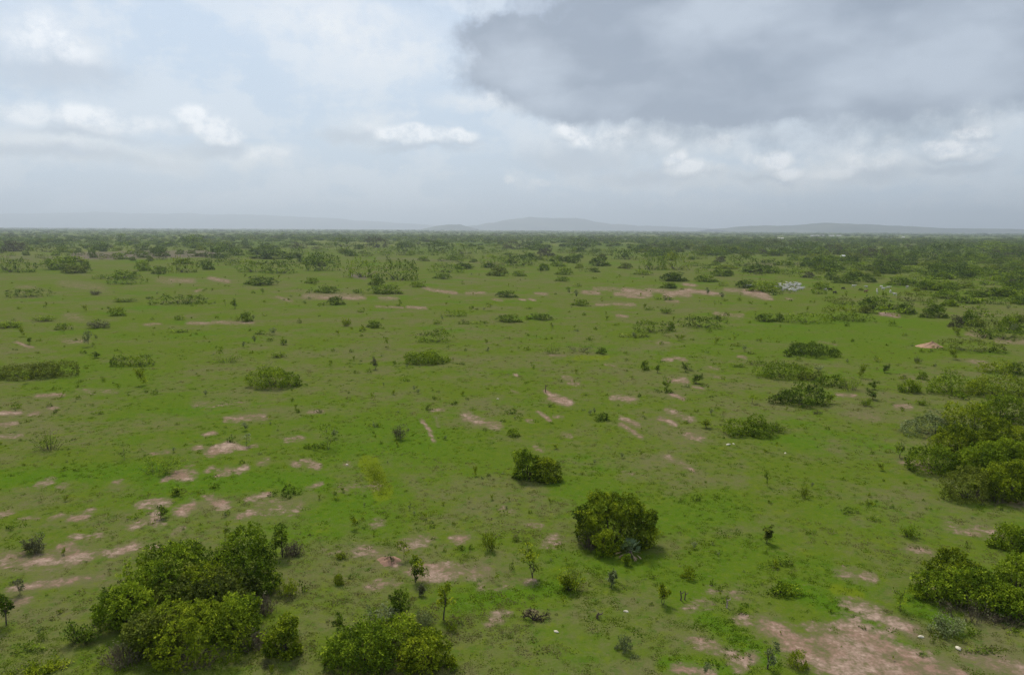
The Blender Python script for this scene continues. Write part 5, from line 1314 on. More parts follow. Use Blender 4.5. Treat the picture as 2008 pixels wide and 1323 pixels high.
    ('thicket', 'g', 'green belt bush left of the widest bush of the centre belt', 'bushes of the far scrub belt', -43.72, 741.27, 9.26, 5.56, 4.26, 0),
    ('thicket', 'g', 'nearest green belt bush down-left of the lone dark tree on the centre skyline', 'bushes of the far scrub belt', -147.34, 1222.55, 11.93, 7.16, 5.7, 0),
    ('thicket', 'g', 'second nearest green belt bush down-left of the lone dark tree on the centre skyline', 'bushes of the far scrub belt', -168.56, 1038.35, 10.31, 6.18, 6.28, 0),
    ('dome', 'b', 'brownish belt bush right of the widest bush of the centre belt', 'bushes of the far scrub belt', 38.24, 834.15, 22.05, 17.64, 9.89, 0),
    ('thicket', 'd', 'nearest dark belt bush above the smooth dark dome bush in the centre belt', 'bushes of the far scrub belt', -65.22, 685.4, 9.74, 5.84, 3.9, 0),
    ('thicket', 'd', 'second nearest dark belt bush above the smooth dark dome bush in the centre belt', 'bushes of the far scrub belt', -90.04, 831.79, 14.78, 8.87, 5.88, 0),
    ('thicket', 'y', 'yellow-green belt bush up-left of the widest bush of the centre belt', 'bushes of the far scrub belt', -22.3, 1138.52, 16.42, 9.85, 8.12, 0),
    ('thicket', 'b', 'brownish belt bush up-left of the smooth dark dome bush in the centre belt', 'bushes of the far scrub belt', -126.45, 835.76, 11.5, 6.9, 4.63, 0),
    ('thicket', 'y', 'yellow-green belt bush right of the widest bush of the centre belt', 'bushes of the far scrub belt', 34.42, 699.69, 12.57, 7.54, 5.8, 0),
    ('thicket', 'd', 'dark belt bush above the widest bush of the centre belt', 'bushes of the far scrub belt', -11.08, 977.58, 10.01, 6.01, 4.52, 0),
    ('thicket', 'y', 'yellow-green belt bush up-right of the smooth dark dome bush in the centre belt', 'bushes of the far scrub belt', -47.79, 663.56, 7.89, 4.73, 3.57, 0),
    ('thicket', 'g', 'green belt bush up-right of the widest bush of the centre belt', 'bushes of the far scrub belt', 14.13, 971.52, 13.22, 7.93, 5.58, 0),
    ('thicket', 'b', 'brownish belt bush up-right of the pink plain right of the centre', 'bushes of the far scrub belt', 222.32, 1148.26, 25.46, 15.28, 8.81, 0),
    ('thicket', 'g', 'nearest green belt bush up-left of the white herd', 'bushes of the far scrub belt', 180.91, 512.6, 13.61, 8.17, 6.05, 0),
    ('dome', 'g', 'second nearest green belt bush up-left of the white herd', 'bushes of the far scrub belt', 172.63, 625.03, 9.64, 7.71, 4.1, 0),
    ('thicket', 'g', 'third nearest green belt bush up-left of the white herd', 'bushes of the far scrub belt', 240.87, 881.44, 30.08, 18.05, 11.07, 0),
    ('dome', 'o', 'olive belt bush up-left of the pink plain right of the centre', 'bushes of the far scrub belt', 87.62, 570.23, 12.28, 9.82, 4.79, 0),
    ('thicket', 'd', 'dark belt bush right of the widest bush of the centre belt', 'bushes of the far scrub belt', 93.98, 835.4, 15.68, 9.41, 6.38, 0),
    ('thicket', 'd', 'nearest dark belt bush up-right of the pink plain right of the centre', 'bushes of the far scrub belt', 152.33, 611.78, 9.62, 5.77, 3.93, 0),
    ('thicket', 'd', 'second nearest dark belt bush up-right of the pink plain right of the centre', 'bushes of the far scrub belt', 152.95, 581.07, 8.64, 5.19, 4.1, 0),
    ('thicket', 'd', 'third nearest dark belt bush up-right of the pink plain right of the centre', 'bushes of the far scrub belt', 261.02, 1190.84, 32.5, 19.5, 13.59, 0),
    ('thicket', 'd', 'dark belt bush up-left of the pink plain right of the centre', 'bushes of the far scrub belt', 116.1, 746.56, 30.52, 18.31, 11.74, 0),
    ('thicket', 'd', 'nearest dark belt bush down-left of the long far white building row', 'bushes of the far scrub belt', 393.07, 1195.66, 36.56, 21.94, 13.94, 0),
    ('thicket', 'd', 'second nearest dark belt bush down-left of the long far white building row', 'bushes of the far scrub belt', 378.89, 1240.16, 16.68, 10.01, 7.44, 0),
    ('thicket', 'o', 'olive belt bush up-right of the widest bush of the centre belt', 'bushes of the far scrub belt', 73.56, 923.94, 14.58, 8.75, 5.87, 0),
    ('thicket', 'b', 'nearest brownish belt bush up-left of the white herd', 'bushes of the far scrub belt', 168.58, 505.06, 8.81, 5.28, 3.53, 0),
    ('dome', 'b', 'second nearest brownish belt bush up-left of the white herd', 'bushes of the far scrub belt', 195.48, 693.14, 12.39, 9.91, 5.04, 0),
    ('thicket', 'd', 'nearest dark belt bush up-left of the white herd', 'bushes of the far scrub belt', 206.5, 593.1, 17.02, 10.21, 7.46, 0),
    ('thicket', 'd', 'second nearest dark belt bush up-left of the white herd', 'bushes of the far scrub belt', 178.77, 557.5, 7.88, 4.73, 3.52, 0),
    ('thicket', 'd', 'third nearest dark belt bush up-left of the white herd', 'bushes of the far scrub belt', 194.03, 619.53, 25.4, 15.24, 9.8, 0),
    ('dome', 'y', 'yellow-green belt bush down-right of the widest bush of the centre belt', 'bushes of the far scrub belt', 51.78, 570.96, 7.45, 5.96, 4.11, 0),
    ('dome', 'g', 'green belt bush down-right of the widest bush of the centre belt', 'bushes of the far scrub belt', 37.31, 600.19, 14.18, 11.34, 4.7, 0),
    ('dome', 'y', 'yellow-green belt bush down-left of the long far white building row', 'bushes of the far scrub belt', 311.37, 1013.33, 23.23, 18.59, 7.87, 0),
    ('dome', 'y', 'nearest yellow-green belt bush up-right of the pink plain right of the centre', 'bushes of the far scrub belt', 184.94, 971.39, 13.84, 11.07, 6.98, 0),
    ('thicket', 'y', 'second nearest yellow-green belt bush up-right of the pink plain right of the centre', 'bushes of the far scrub belt', 194.85, 765.57, 16.67, 10.0, 5.63, 0),
    ('thicket', 'o', 'nearest olive belt bush down-left of the long far white building row', 'bushes of the far scrub belt', 419.24, 1183.34, 36.26, 21.76, 16.01, 0),
    ('thicket', 'o', 'second nearest olive belt bush down-left of the long far white building row', 'bushes of the far scrub belt', 275.55, 1132.64, 16.92, 10.15, 8.56, 0),
    ('thicket', 'o', 'olive belt bush right of the widest bush of the centre belt', 'bushes of the far scrub belt', 112.68, 867.9, 12.95, 7.77, 6.96, 0),
    ('thicket', 'g', 'green belt bush right of the widest bush of the centre belt', 'bushes of the far scrub belt', 85.74, 877.77, 11.8, 7.08, 5.92, 0),
    ('dome', 'd', 'nearest dark belt bush left of the small pale hut', 'bushes of the far scrub belt', 355.56, 962.29, 20.0, 16.0, 8.3, 0),
    ('thicket', 'd', 'second nearest dark belt bush left of the small pale hut', 'bushes of the far scrub belt', 306.91, 869.4, 12.54, 7.52, 6.3, 0),
    ('thicket', 'd', 'third nearest dark belt bush left of the small pale hut', 'bushes of the far scrub belt', 324.24, 992.91, 14.16, 8.5, 6.91, 0),
    ('thicket', 'd', 'dark belt bush above the small pale hut', 'bushes of the far scrub belt', 474.52, 1041.3, 14.36, 8.62, 6.48, 0),
    ('thicket', 'g', 'green belt bush down-left of the small pale hut', 'bushes of the far scrub belt', 256.96, 668.89, 21.74, 13.04, 6.88, 0),
    ('thicket', 'b', 'nearest brownish belt bush right of the small pale hut', 'bushes of the far scrub belt', 410.76, 830.47, 34.97, 20.98, 11.72, 0),
    ('thicket', 'b', 'second nearest brownish belt bush right of the small pale hut', 'bushes of the far scrub belt', 466.12, 803.33, 13.01, 7.81, 6.16, 0),
    ('dome', 'b', 'third nearest brownish belt bush right of the small pale hut', 'bushes of the far scrub belt', 626.6, 952.2, 16.98, 13.58, 7.05, 0),
    ('thicket', 'b', 'fourth nearest brownish belt bush right of the small pale hut', 'bushes of the far scrub belt', 585.88, 864.47, 16.84, 10.1, 6.01, 0),
    ('thicket', 'd', 'nearest dark belt bush up-left of the small pale hut', 'bushes of the far scrub belt', 476.63, 1140.23, 14.2, 8.52, 7.24, 0),
    ('thicket', 'd', 'second nearest dark belt bush up-left of the small pale hut', 'bushes of the far scrub belt', 418.93, 1054.98, 43.4, 26.04, 16.89, 0),
    ('thicket', 'g', 'nearest green belt bush left of the small pale hut', 'bushes of the far scrub belt', 368.11, 878.59, 13.79, 8.27, 5.75, 0),
    ('dome', 'g', 'second nearest green belt bush left of the small pale hut', 'bushes of the far scrub belt', 379.06, 932.87, 11.85, 9.48, 5.27, 0),
    ('dome', 'd', 'dark belt bush down-right of the small pale hut', 'bushes of the far scrub belt', 296.48, 575.5, 22.49, 18.0, 6.75, 0),
    ('thicket', 'd', 'nearest dark belt bush above the white herd', 'bushes of the far scrub belt', 187.23, 502.0, 9.77, 5.86, 3.79, 0),
    ('thicket', 'd', 'second nearest dark belt bush above the white herd', 'bushes of the far scrub belt', 202.29, 519.94, 8.23, 4.94, 3.73, 0),
    ('dome', 'd', 'nearest dark belt bush down-left of the small pale hut', 'bushes of the far scrub belt', 253.63, 599.1, 27.64, 22.11, 9.96, 0),
    ('thicket', 'd', 'second nearest dark belt bush down-left of the small pale hut', 'bushes of the far scrub belt', 235.9, 598.61, 7.4, 4.44, 3.36, 0),
    ('dome', 'g', 'nearest green belt bush down-right of the small pale hut', 'bushes of the far scrub belt', 273.27, 572.63, 18.71, 14.97, 6.51, 0),
    ('thicket', 'g', 'second nearest green belt bush down-right of the small pale hut', 'bushes of the far scrub belt', 413.52, 696.81, 22.77, 13.66, 6.44, 0),
    ('dome', 'g', 'third nearest green belt bush down-right of the small pale hut', 'bushes of the far scrub belt', 475.29, 746.66, 25.52, 20.42, 8.1, 0),
    ('dome', 'y', 'yellow-green belt bush up-left of the scattered white cattle', 'bushes of the far scrub belt', 236.08, 504.86, 10.66, 8.53, 4.06, 0),
    ('thicket', 'b', 'nearest brownish belt bush left of the small pale hut', 'bushes of the far scrub belt', 452.09, 1038.61, 28.83, 17.3, 12.41, 0),
    ('dome', 'b', 'second nearest brownish belt bush left of the small pale hut', 'bushes of the far scrub belt', 320.15, 944.53, 15.73, 12.59, 6.36, 0),
    ('thicket', 'g', 'green belt bush below the small pale hut', 'bushes of the far scrub belt', 268.32, 593.85, 9.93, 5.96, 4.23, 0),
    ('thicket', 'y', 'yellow-green belt bush right of the small pale hut', 'bushes of the far scrub belt', 393.96, 761.39, 9.67, 5.8, 3.84, 0),
    ('thicket', 'd', 'nearest dark belt bush right of the small pale hut', 'bushes of the far scrub belt', 493.77, 948.21, 19.73, 11.84, 8.2, 0),
    ('thicket', 'd', 'second nearest dark belt bush right of the small pale hut', 'bushes of the far scrub belt', 403.41, 763.33, 12.15, 7.29, 4.88, 0),
    ('thicket', 'd', 'third nearest dark belt bush right of the small pale hut', 'bushes of the far scrub belt', 417.74, 755.01, 28.37, 17.02, 10.04, 0),
    ('thicket', 'd', 'fourth nearest dark belt bush right of the small pale hut', 'bushes of the far scrub belt', 575.02, 1039.12, 20.0, 12.0, 7.62, 0),
    ('thicket', 'd', 'fifth nearest dark belt bush right of the small pale hut', 'bushes of the far scrub belt', 548.17, 929.46, 48.92, 29.35, 16.49, 0),
    ('dome', 'o', 'olive belt bush right of the small pale hut', 'bushes of the far scrub belt', 360.2, 771.78, 18.14, 14.51, 6.66, 0),
    ('thicket', 'o', 'olive belt bush left of the small pale hut', 'bushes of the far scrub belt', 346.98, 887.35, 15.06, 9.04, 6.98, 0),
    ('thicket', 'g', 'green belt bush above the scattered white cattle', 'bushes of the far scrub belt', 264.81, 524.75, 9.72, 5.83, 3.26, 0),
    ('thicket', 'g', 'green belt bush above the white herd', 'bushes of the far scrub belt', 226.19, 597.83, 7.88, 4.73, 4.05, 0),
    ('thicket', 'd', 'nearest dark belt bush up-right of the scattered white cattle', 'bushes of the far scrub belt', 269.11, 514.39, 8.77, 5.26, 3.6, 0),
    ('thicket', 'd', 'second nearest dark belt bush up-right of the scattered white cattle', 'bushes of the far scrub belt', 290.73, 503.19, 21.76, 13.06, 7.98, 0),
    ('thicket', 'd', 'third nearest dark belt bush up-right of the scattered white cattle', 'bushes of the far scrub belt', 250.61, 404.19, 5.77, 3.46, 2.02, 0),
    ('dome', 'd', 'fourth nearest dark belt bush up-right of the scattered white cattle', 'bushes of the far scrub belt', 295.01, 477.64, 12.77, 10.22, 5.26, 0),
    ('thicket', 'd', 'fifth nearest dark belt bush up-right of the scattered white cattle', 'bushes of the far scrub belt', 366.97, 604.39, 15.85, 9.51, 4.76, 0),
    ('dome', 'd', 'sixth nearest dark belt bush up-right of the scattered white cattle', 'bushes of the far scrub belt', 356.32, 550.7, 8.65, 6.92, 3.56, 0),
    ('dome', 'd', 'seventh nearest dark belt bush up-right of the scattered white cattle', 'bushes of the far scrub belt', 369.15, 543.69, 25.27, 20.21, 6.38, 0),
    ('thicket', 'd', 'eighth nearest dark belt bush up-right of the scattered white cattle', 'bushes of the far scrub belt', 470.54, 704.33, 11.68, 7.01, 5.07, 0),
    ('dome', 'g', 'nearest green belt bush up-right of the small pale hut', 'bushes of the far scrub belt', 770.76, 1179.85, 59.94, 47.95, 15.21, 0),
    ('thicket', 'g', 'second nearest green belt bush up-right of the small pale hut', 'bushes of the far scrub belt', 791.65, 1154.54, 37.8, 22.68, 11.11, 0),
    ('thicket', 'g', 'nearest green belt bush up-right of the scattered white cattle', 'bushes of the far scrub belt', 262.37, 475.65, 10.13, 6.08, 3.59, 0),
    ('dome', 'g', 'second nearest green belt bush up-right of the scattered white cattle', 'bushes of the far scrub belt', 300.38, 551.2, 17.27, 13.82, 4.93, 0),
    ('thicket', 'g', 'third nearest green belt bush up-right of the scattered white cattle', 'bushes of the far scrub belt', 266.62, 462.77, 8.71, 5.23, 3.61, 0),
    ('thicket', 'g', 'fourth nearest green belt bush up-right of the scattered white cattle', 'bushes of the far scrub belt', 271.23, 459.99, 7.94, 4.76, 3.14, 0),
    ('dome', 'g', 'fifth nearest green belt bush up-right of the scattered white cattle', 'bushes of the far scrub belt', 353.75, 564.85, 13.56, 10.85, 5.18, 0),
    ('dome', 'g', 'nearest green belt bush up-right of the round dark tree beside the sand patch', 'bushes of the far scrub belt', 197.08, 331.0, 14.36, 11.49, 3.62, 0),
    ('thicket', 'g', 'second nearest green belt bush up-right of the round dark tree beside the sand patch', 'bushes of the far scrub belt', 238.97, 375.11, 8.93, 5.36, 2.88, 0),
    ('thicket', 'g', 'third nearest green belt bush up-right of the round dark tree beside the sand patch', 'bushes of the far scrub belt', 272.38, 417.09, 22.82, 13.69, 6.75, 0),
    ('thicket', 'b', 'brownish belt bush up-right of the scattered white cattle', 'bushes of the far scrub belt', 455.39, 646.34, 10.28, 6.17, 4.6, 0),
    ('thicket', 'y', 'nearest yellow-green belt bush up-right of the scattered white cattle', 'bushes of the far scrub belt', 268.13, 431.67, 8.93, 5.36, 3.28, 0),
    ('thicket', 'y', 'second nearest yellow-green belt bush up-right of the scattered white cattle', 'bushes of the far scrub belt', 549.77, 784.11, 16.06, 9.64, 6.6, 0),
    ('thicket', 'd', 'dark belt bush up-right of the small pale hut', 'bushes of the far scrub belt', 749.42, 1199.45, 15.8, 9.48, 7.25, 0),
    ('dome', 'g', 'nearest green belt bush up-right of the right-edge grove', 'bushes of the far scrub belt', 211.55, 305.89, 5.17, 4.14, 1.9, 0),
    ('dome', 'g', 'second nearest green belt bush up-right of the right-edge grove', 'bushes of the far scrub belt', 224.81, 324.14, 8.07, 6.46, 3.02, 0),
    ('thicket', 'g', 'third nearest green belt bush up-right of the right-edge grove', 'bushes of the far scrub belt', 251.45, 371.56, 6.05, 3.63, 2.6, 0),
    ('dome', 'g', 'fourth nearest green belt bush up-right of the right-edge grove', 'bushes of the far scrub belt', 324.17, 463.73, 27.54, 22.03, 7.09, 0),
    ('dome', 'o', 'nearest olive belt bush up-right of the scattered white cattle', 'bushes of the far scrub belt', 391.37, 602.77, 10.05, 8.04, 3.54, 0),
    ('thicket', 'o', 'second nearest olive belt bush up-right of the scattered white cattle', 'bushes of the far scrub belt', 511.29, 750.54, 11.65, 6.99, 4.8, 0),
    ('dome', 'o', 'olive belt bush up-right of the right-edge grove', 'bushes of the far scrub belt', 300.88, 425.11, 7.43, 5.95, 3.26, 0),
    ('dome', 'b', 'brownish belt bush up-right of the right-edge grove', 'bushes of the far scrub belt', 285.13, 417.32, 8.79, 7.04, 3.31, 0),
    ('thicket', 'b', 'brownish belt bush up-right of the small pale hut', 'bushes of the far scrub belt', 662.99, 1232.71, 16.46, 9.88, 7.95, 0),
    ('thicket', 'd', 'nearest dark belt bush up-right of the right-edge grove', 'bushes of the far scrub belt', 201.34, 301.99, 9.23, 5.54, 3.57, 0),
    ('thicket', 'd', 'second nearest dark belt bush up-right of the right-edge grove', 'bushes of the far scrub belt', 212.35, 300.27, 8.7, 5.22, 2.38, 0),
    ('dome', 'd', 'third nearest dark belt bush up-right of the right-edge grove', 'bushes of the far scrub belt', 233.47, 347.19, 7.46, 5.97, 2.75, 0),
    ('thicket', 'd', 'fourth nearest dark belt bush up-right of the right-edge grove', 'bushes of the far scrub belt', 262.47, 374.65, 15.59, 9.35, 5.0, 0),
    ('thicket', 'd', 'nearest dark belt bush right of the round dark tree beside the sand patch', 'bushes of the far scrub belt', 170.01, 300.1, 3.91, 2.34, 1.82, 0),
    ('dome', 'd', 'second nearest dark belt bush right of the round dark tree beside the sand patch', 'bushes of the far scrub belt', 180.17, 299.77, 5.75, 4.6, 2.41, 0),
    ('thicket', 'y', 'yellow-green belt bush left of the broad very dark tree', 'bushes of the far scrub belt', 136.63, 313.98, 5.58, 3.35, 2.41, 0),
    ('thicket', 'y', 'yellow-green belt bush up-right of the round dark tree beside the sand patch', 'bushes of the far scrub belt', 194.81, 344.23, 5.62, 3.37, 2.47, 0),
    ('thicket', 'd', 'nearest dark belt bush up-right of the round dark tree beside the sand patch', 'bushes of the far scrub belt', 179.93, 312.48, 4.71, 2.83, 1.8, 0),
    ('dome', 'd', 'second nearest dark belt bush up-right of the round dark tree beside the sand patch', 'bushes of the far scrub belt', 221.83, 353.71, 5.75, 4.6, 2.11, 0),
    ('dome', 'd', 'dark belt bush up-left of the right-edge grove', 'bushes of the far scrub belt', 192.06, 307.23, 9.89, 7.92, 3.24, 0),
    ('thicket', 'o', 'olive belt bush above the round dark tree beside the sand patch', 'bushes of the far scrub belt', 173.24, 316.67, 11.29, 6.78, 4.39, 0),
    ('thicket', 'y', 'yellow-green belt bush above the scattered white cattle', 'bushes of the far scrub belt', 232.08, 461.98, 6.73, 4.04, 3.14, 0),
    ('thicket', 'o', 'olive belt bush left of the broad very dark tree', 'bushes of the far scrub belt', 136.29, 300.47, 8.4, 5.04, 3.09, 0),
    ('dome', 'g', 'green belt bush right of the white herd', 'bushes of the far scrub belt', 161.32, 381.57, 9.37, 7.5, 4.05, 0),
    ('dome', 'o', 'olive belt bush above the right-edge grove', 'bushes of the far scrub belt', 238.72, 363.5, 7.28, 5.82, 2.56, 0),
    ('dome', 'y', 'yellow-green belt bush up-right of the right-edge grove', 'bushes of the far scrub belt', 229.49, 323.76, 5.55, 4.44, 2.25, 0),
    ('thicket', 'd', 'dark belt bush down-right of the white herd', 'bushes of the far scrub belt', 147.26, 348.61, 7.38, 4.43, 3.35, 0),
    ('thicket', 'g', 'green belt bush up-right of the white herd', 'bushes of the far scrub belt', 189.16, 453.17, 6.13, 3.68, 2.32, 0),
    ('thicket', 'y', 'yellow-green belt bush up-right of the white herd', 'bushes of the far scrub belt', 213.6, 508.29, 6.79, 4.07, 3.54, 0),
    ('thicket', 'd', 'dark belt bush below the small pale hut', 'bushes of the far scrub belt', 239.55, 531.22, 7.17, 4.3, 3.44, 0),
    ('thicket', 'd', 'dark belt bush above the right-edge grove', 'bushes of the far scrub belt', 198.16, 305.95, 5.2, 3.12, 2.06, 0),
]
for i, (kind, tone, label, group, x, y, wd, dp, h, near) in enumerate(PLANTS):
    place(kind, tone, label, group, x, y, wd, dp, h, i * 7 + 3, near)

# ------------------------------------------------------------------ scrub belts: (x/y left, x/y right, near m, far m, count, mean width, mean height, clumping)
rngb = np.random.default_rng(21)
def fbm(x, y, s, seed):
    v = 0; a = 1
    for o in range(4):
        p = seed * 1.7 + o * 2.1
        v = v + a * (np.sin(x * s + p + 1.3 * np.sin(y * s * .8 + p)) * np.sin(y * s * 1.1 + p * 2 + 1.1 * np.sin(x * s * .7 + p)))
        s *= 2.03; a *= .6
    return v
def belt(t0, t1, d0, d1, n, wd, h, thr, seed):
    u = rngb.random(n * 4)
    Y = np.sqrt(d0 * d0 + (d1 * d1 - d0 * d0) * u); X = (t0 + (t1 - t0) * rngb.random(n * 4)) * Y
    ok = fbm(X, Y, 2 * math.pi / (90 + 60 * (d0 > 1200)), seed) > thr + rngb.normal(0, .25, n * 4)
    X, Y = X[ok][:n], Y[ok][:n]
    s = np.exp(rngb.normal(0, .33, len(X)))
    return np.stack([X, Y, wd * s, h * np.exp(rngb.normal(0, .22, len(X))) * s ** .5], 1)
BELTS = [
    (-0.742, -0.47, 615.0, 1511.0, 72, 13.2, 4.2, 0.23, ''),
    (-0.47, -0.198, 538.0, 1328.0, 84, 14.4, 4.2, 0.28, ''),
    (-0.212, 0.053, 538.0, 1414.0, 72, 13.2, 4.0, 0.33, ''),
    (0.053, 0.332, 479.0, 1414.0, 108, 13.2, 4.2, 0.18, ''),
    (0.332, 0.527, 453.0, 1068.0, 84, 13.2, 4.4, 0.18, ''),
    (0.527, 0.75, 287.0, 1123.0, 180, 12.0, 4.0, 0.13, ''),
    (0.444, 0.75, 226.0, 538.0, 84, 7.8, 2.6, 0.28, ''),
    (-0.77, 0.764, 1251.0, 2926.0, 2000, 13, 4.5, 0.15, ''),
    (0.172, 0.764, 825.0, 2581.0, 2200, 13, 5, -0.2, ''),
    (-0.386, 0.241, 1624.0, 3027.0, 1900, 14, 4.6, -0.5, ''),
    (-0.77, -0.351, 1068.0, 2309.0, 400, 12, 4.5, 0.1, ''),
    (0.416, 0.764, 507.0, 857.0, 160, 9, 3.6, 0.1, ''),
    (-0.805, 0.799, 2926.0, 6756.0, 3400, 20, 5.5, 0.05, ''),
    (-0.805, 0.799, 5855.0, 14635.0, 3600, 34, 8, -0.4, ''),
]
groups = {}
hand = np.array([(p[4], p[5], max(p[6], p[7]) / 2) for p in PLANTS])
rows = []
for bi, (t0, t1, d0, d1, n, wd, h, thr, lab) in enumerate(BELTS):
    for r in belt(t0, t1, d0, d1, n, wd, h, thr, bi):
        if (np.hypot(hand[:, 0] - r[0], hand[:, 1] - r[1]) < hand[:, 2] * .8).any(): continue
        if any(abs(r[0] - cx) < cw and abs(r[1] - cy) < cd for cx, cy, cw, cd in [(146.2, 384.1, 26, 26), (373.7, 831.2, 9, 10), (152.1, 345.3, 30, 8), (164.1, 328.0, 24, 22), (1676.1, 3985.0, 32, 140), (1712.3, 4004.6, 32, 140), (1767.2, 4034.4, 32, 140), (1823.0, 4064.7, 32, 140), (923.1, 2484.2, 32, 140)]): continue
        rows.append((0, *r, lab, bi))
stuff_pts = []
for app, x, y, wd, h, lab, bi in rows: stuff_pts.append((x, y, wd, h, 'ddggodgdgyog'[rngb.integers(12)]))

def instancer(name, label, sources, pts, index, rot, scale, cat=None):
    """one object whose points carry instances (a mass nobody could count)"""
    me = bpy.data.meshes.new(name); me.from_pydata(pts, [], [])
    for nm, typ, val in (('idx', 'INT', index), ('rotz', 'FLOAT', rot)):
        a = me.attributes.new(nm, typ, 'POINT'); a.data.foreach_set('value', val)
    a = me.attributes.new('scl', 'FLOAT_VECTOR', 'POINT'); a.data.foreach_set('vector', np.asarray(scale, np.float32).ravel())
    o = obj(name, me); o['kind'] = 'stuff'; o['label'] = label
    if cat: o['category'] = cat
    ng = bpy.data.node_groups.new(name, 'GeometryNodeTree')
    ng.interface.new_socket('Geometry', in_out='INPUT', socket_type='NodeSocketGeometry'); ng.interface.new_socket('Geometry', in_out='OUTPUT', socket_type='NodeSocketGeometry')
    N = ng.nodes; Lk = ng.links
    gi = N.new('NodeGroupInput'); go = N.new('NodeGroupOutput')
    c = bpy.data.collections.new(name + '_source')
    for k, me_list in enumerate(sources):
        so_ = bpy.data.objects.new('%s_%02d' % (name, k), me_list); c.objects.link(so_)
    ci = N.new('GeometryNodeCollectionInfo'); ci.inputs['Collection'].default_value = c
    ci.inputs['Separate Children'].default_value = True; ci.inputs['Reset Children'].default_value = True
    ip = N.new('GeometryNodeInstanceOnPoints'); ip.inputs['Pick Instance'].default_value = True
    def na(nm, dt):
        q = N.new('GeometryNodeInputNamedAttribute'); q.data_type = dt; q.inputs['Name'].default_value = nm; return q.outputs['Attribute']
    cx = N.new('ShaderNodeCombineXYZ'); Lk.new(na('rotz', 'FLOAT'), cx.inputs[2])
    Lk.new(gi.outputs[0], ip.inputs['Points']); Lk.new(ci.outputs[0], ip.inputs['Instance'])
    Lk.new(na('idx', 'INT'), ip.inputs['Instance Index']); Lk.new(cx.outputs[0], ip.inputs['Rotation']); Lk.new(na('scl', 'FLOAT_VECTOR'), ip.inputs['Scale'])
    Lk.new(ip.outputs[0], go.inputs[0])
    md = o.modifiers.new('scatter', 'NODES'); md.node_group = ng
    return o

# far scrub and woodland as one mass
src = []; tones = ['d', 'g', 'o', 'y', 'b']; kinds = []
for tn in tones:
    for v in range(2):
        wd, dp, h = NATIVE['dome']
        src.append(build_plant('dome' if v else 'thicket', wd, dp, h, 400 + v, tn, .30, .42, 4)['crown'])
P, I, Ro, Sx = [], [], [], []
for x, y, wd, h, tn in stuff_pts:
    P.append((x, y, float(terrain(x, y)) - .05)); I.append(tones.index(tn) * 2 + int(rngb.integers(2))); Ro.append(rngb.uniform(0, 6.28)); Sx.append((wd / 5.5, wd * rngb.uniform(.7, 1.1) / 4.6, h / 3.0))
instancer('far_scrub', 'mass of dark scrub and small trees filling the far plain', src, P, I, Ro, Sx)

# short grass tussocks and seedlings too small to pick out, one mass
def tuft_mesh(seed, n, hgt, spread, material, wid=.03):
    rng = np.random.default_rng(seed); V = []; F = []; T = []
    for k in range(n):
        a = rng.uniform(0, 6.28); q = math.sqrt(rng.random()) * spread; b = np.array([math.cos(a) * q, math.sin(a) * q, -.02])
        ln = hgt * rng.uniform(.5, 1.2); lean = rng.normal(0, .5, 2) * ln; s = np.array([math.cos(a + 1.57), math.sin(a + 1.57), 0]) * wid * rng.uniform(.6, 1.3)
        m = b + [lean[0] * .35, lean[1] * .35, ln * .6]; e = b + [lean[0], lean[1], ln * .9]
        i = len(V); V += [b - s, b + s, m + s * .8, m - s * .8, e + s * .15, e - s * .15]; F += [(i, i + 1, i + 2, i + 3), (i + 3, i + 2, i + 4, i + 5)]
        T += [rng.uniform(0, 1)] * 6
    return mesh_from('tuft', V, F, material, T)
GRASS = [leaf_mat('grass_fresh', (.095, .140, .009), (.125, .172, .012), (.165, .205, .016), .35), leaf_mat('grass_dry', (.145, .135, .046), (.190, .176, .066), (.245, .222, .092), .35), leaf_mat('grass_deep', (.082, .138, .009), (.105, .168, .010), (.130, .195, .012), .35)]
tsrc = [tuft_mesh(s, 22, .08, .26, GRASS[g]) for s, g in ((1, 0), (2, 0), (3, 1), (4, 1), (5, 2), (6, 2))]
rg = np.random.default_rng(5)
n = 62000
r = 36 * np.exp(rg.random(n) * math.log(260 / 36)); th = np.radians(rg.uniform(-42, 42, n))
X, Y = r * np.sin(th), r * np.cos(th)
soil = paint(X, Y, SOIL); dens = fbm(X, Y, .35, 3)
keep = (rg.random(n) > soil * 1.2) & (dens > rg.normal(-.15, .5, n)) & (rg.random(n) > (r - 36) / 240)
X, Y, r = X[keep], Y[keep], r[keep]
wet = fbm(X, Y, .09, 8) + paint(X, Y, LUSH) * 1.2 + rg.normal(0, .5, len(X))
idx = np.where(wet > .9, 4, np.where(wet > -.15, 0, 2)) + rg.integers(0, 2, len(X))
s = np.exp(rg.normal(0, .35, len(X))) * np.clip(r / 110, 1, 1.5)
instancer('grass', 'short grazed grass tussocks covering the plain', tsrc, np.stack([X, Y, terrain(X, Y)], 1).tolist(), idx.astype(int), rg.uniform(0, 6.28, len(X)), np.stack([s, s, s * rg.uniform(.55, 1.1, len(X))], 1))
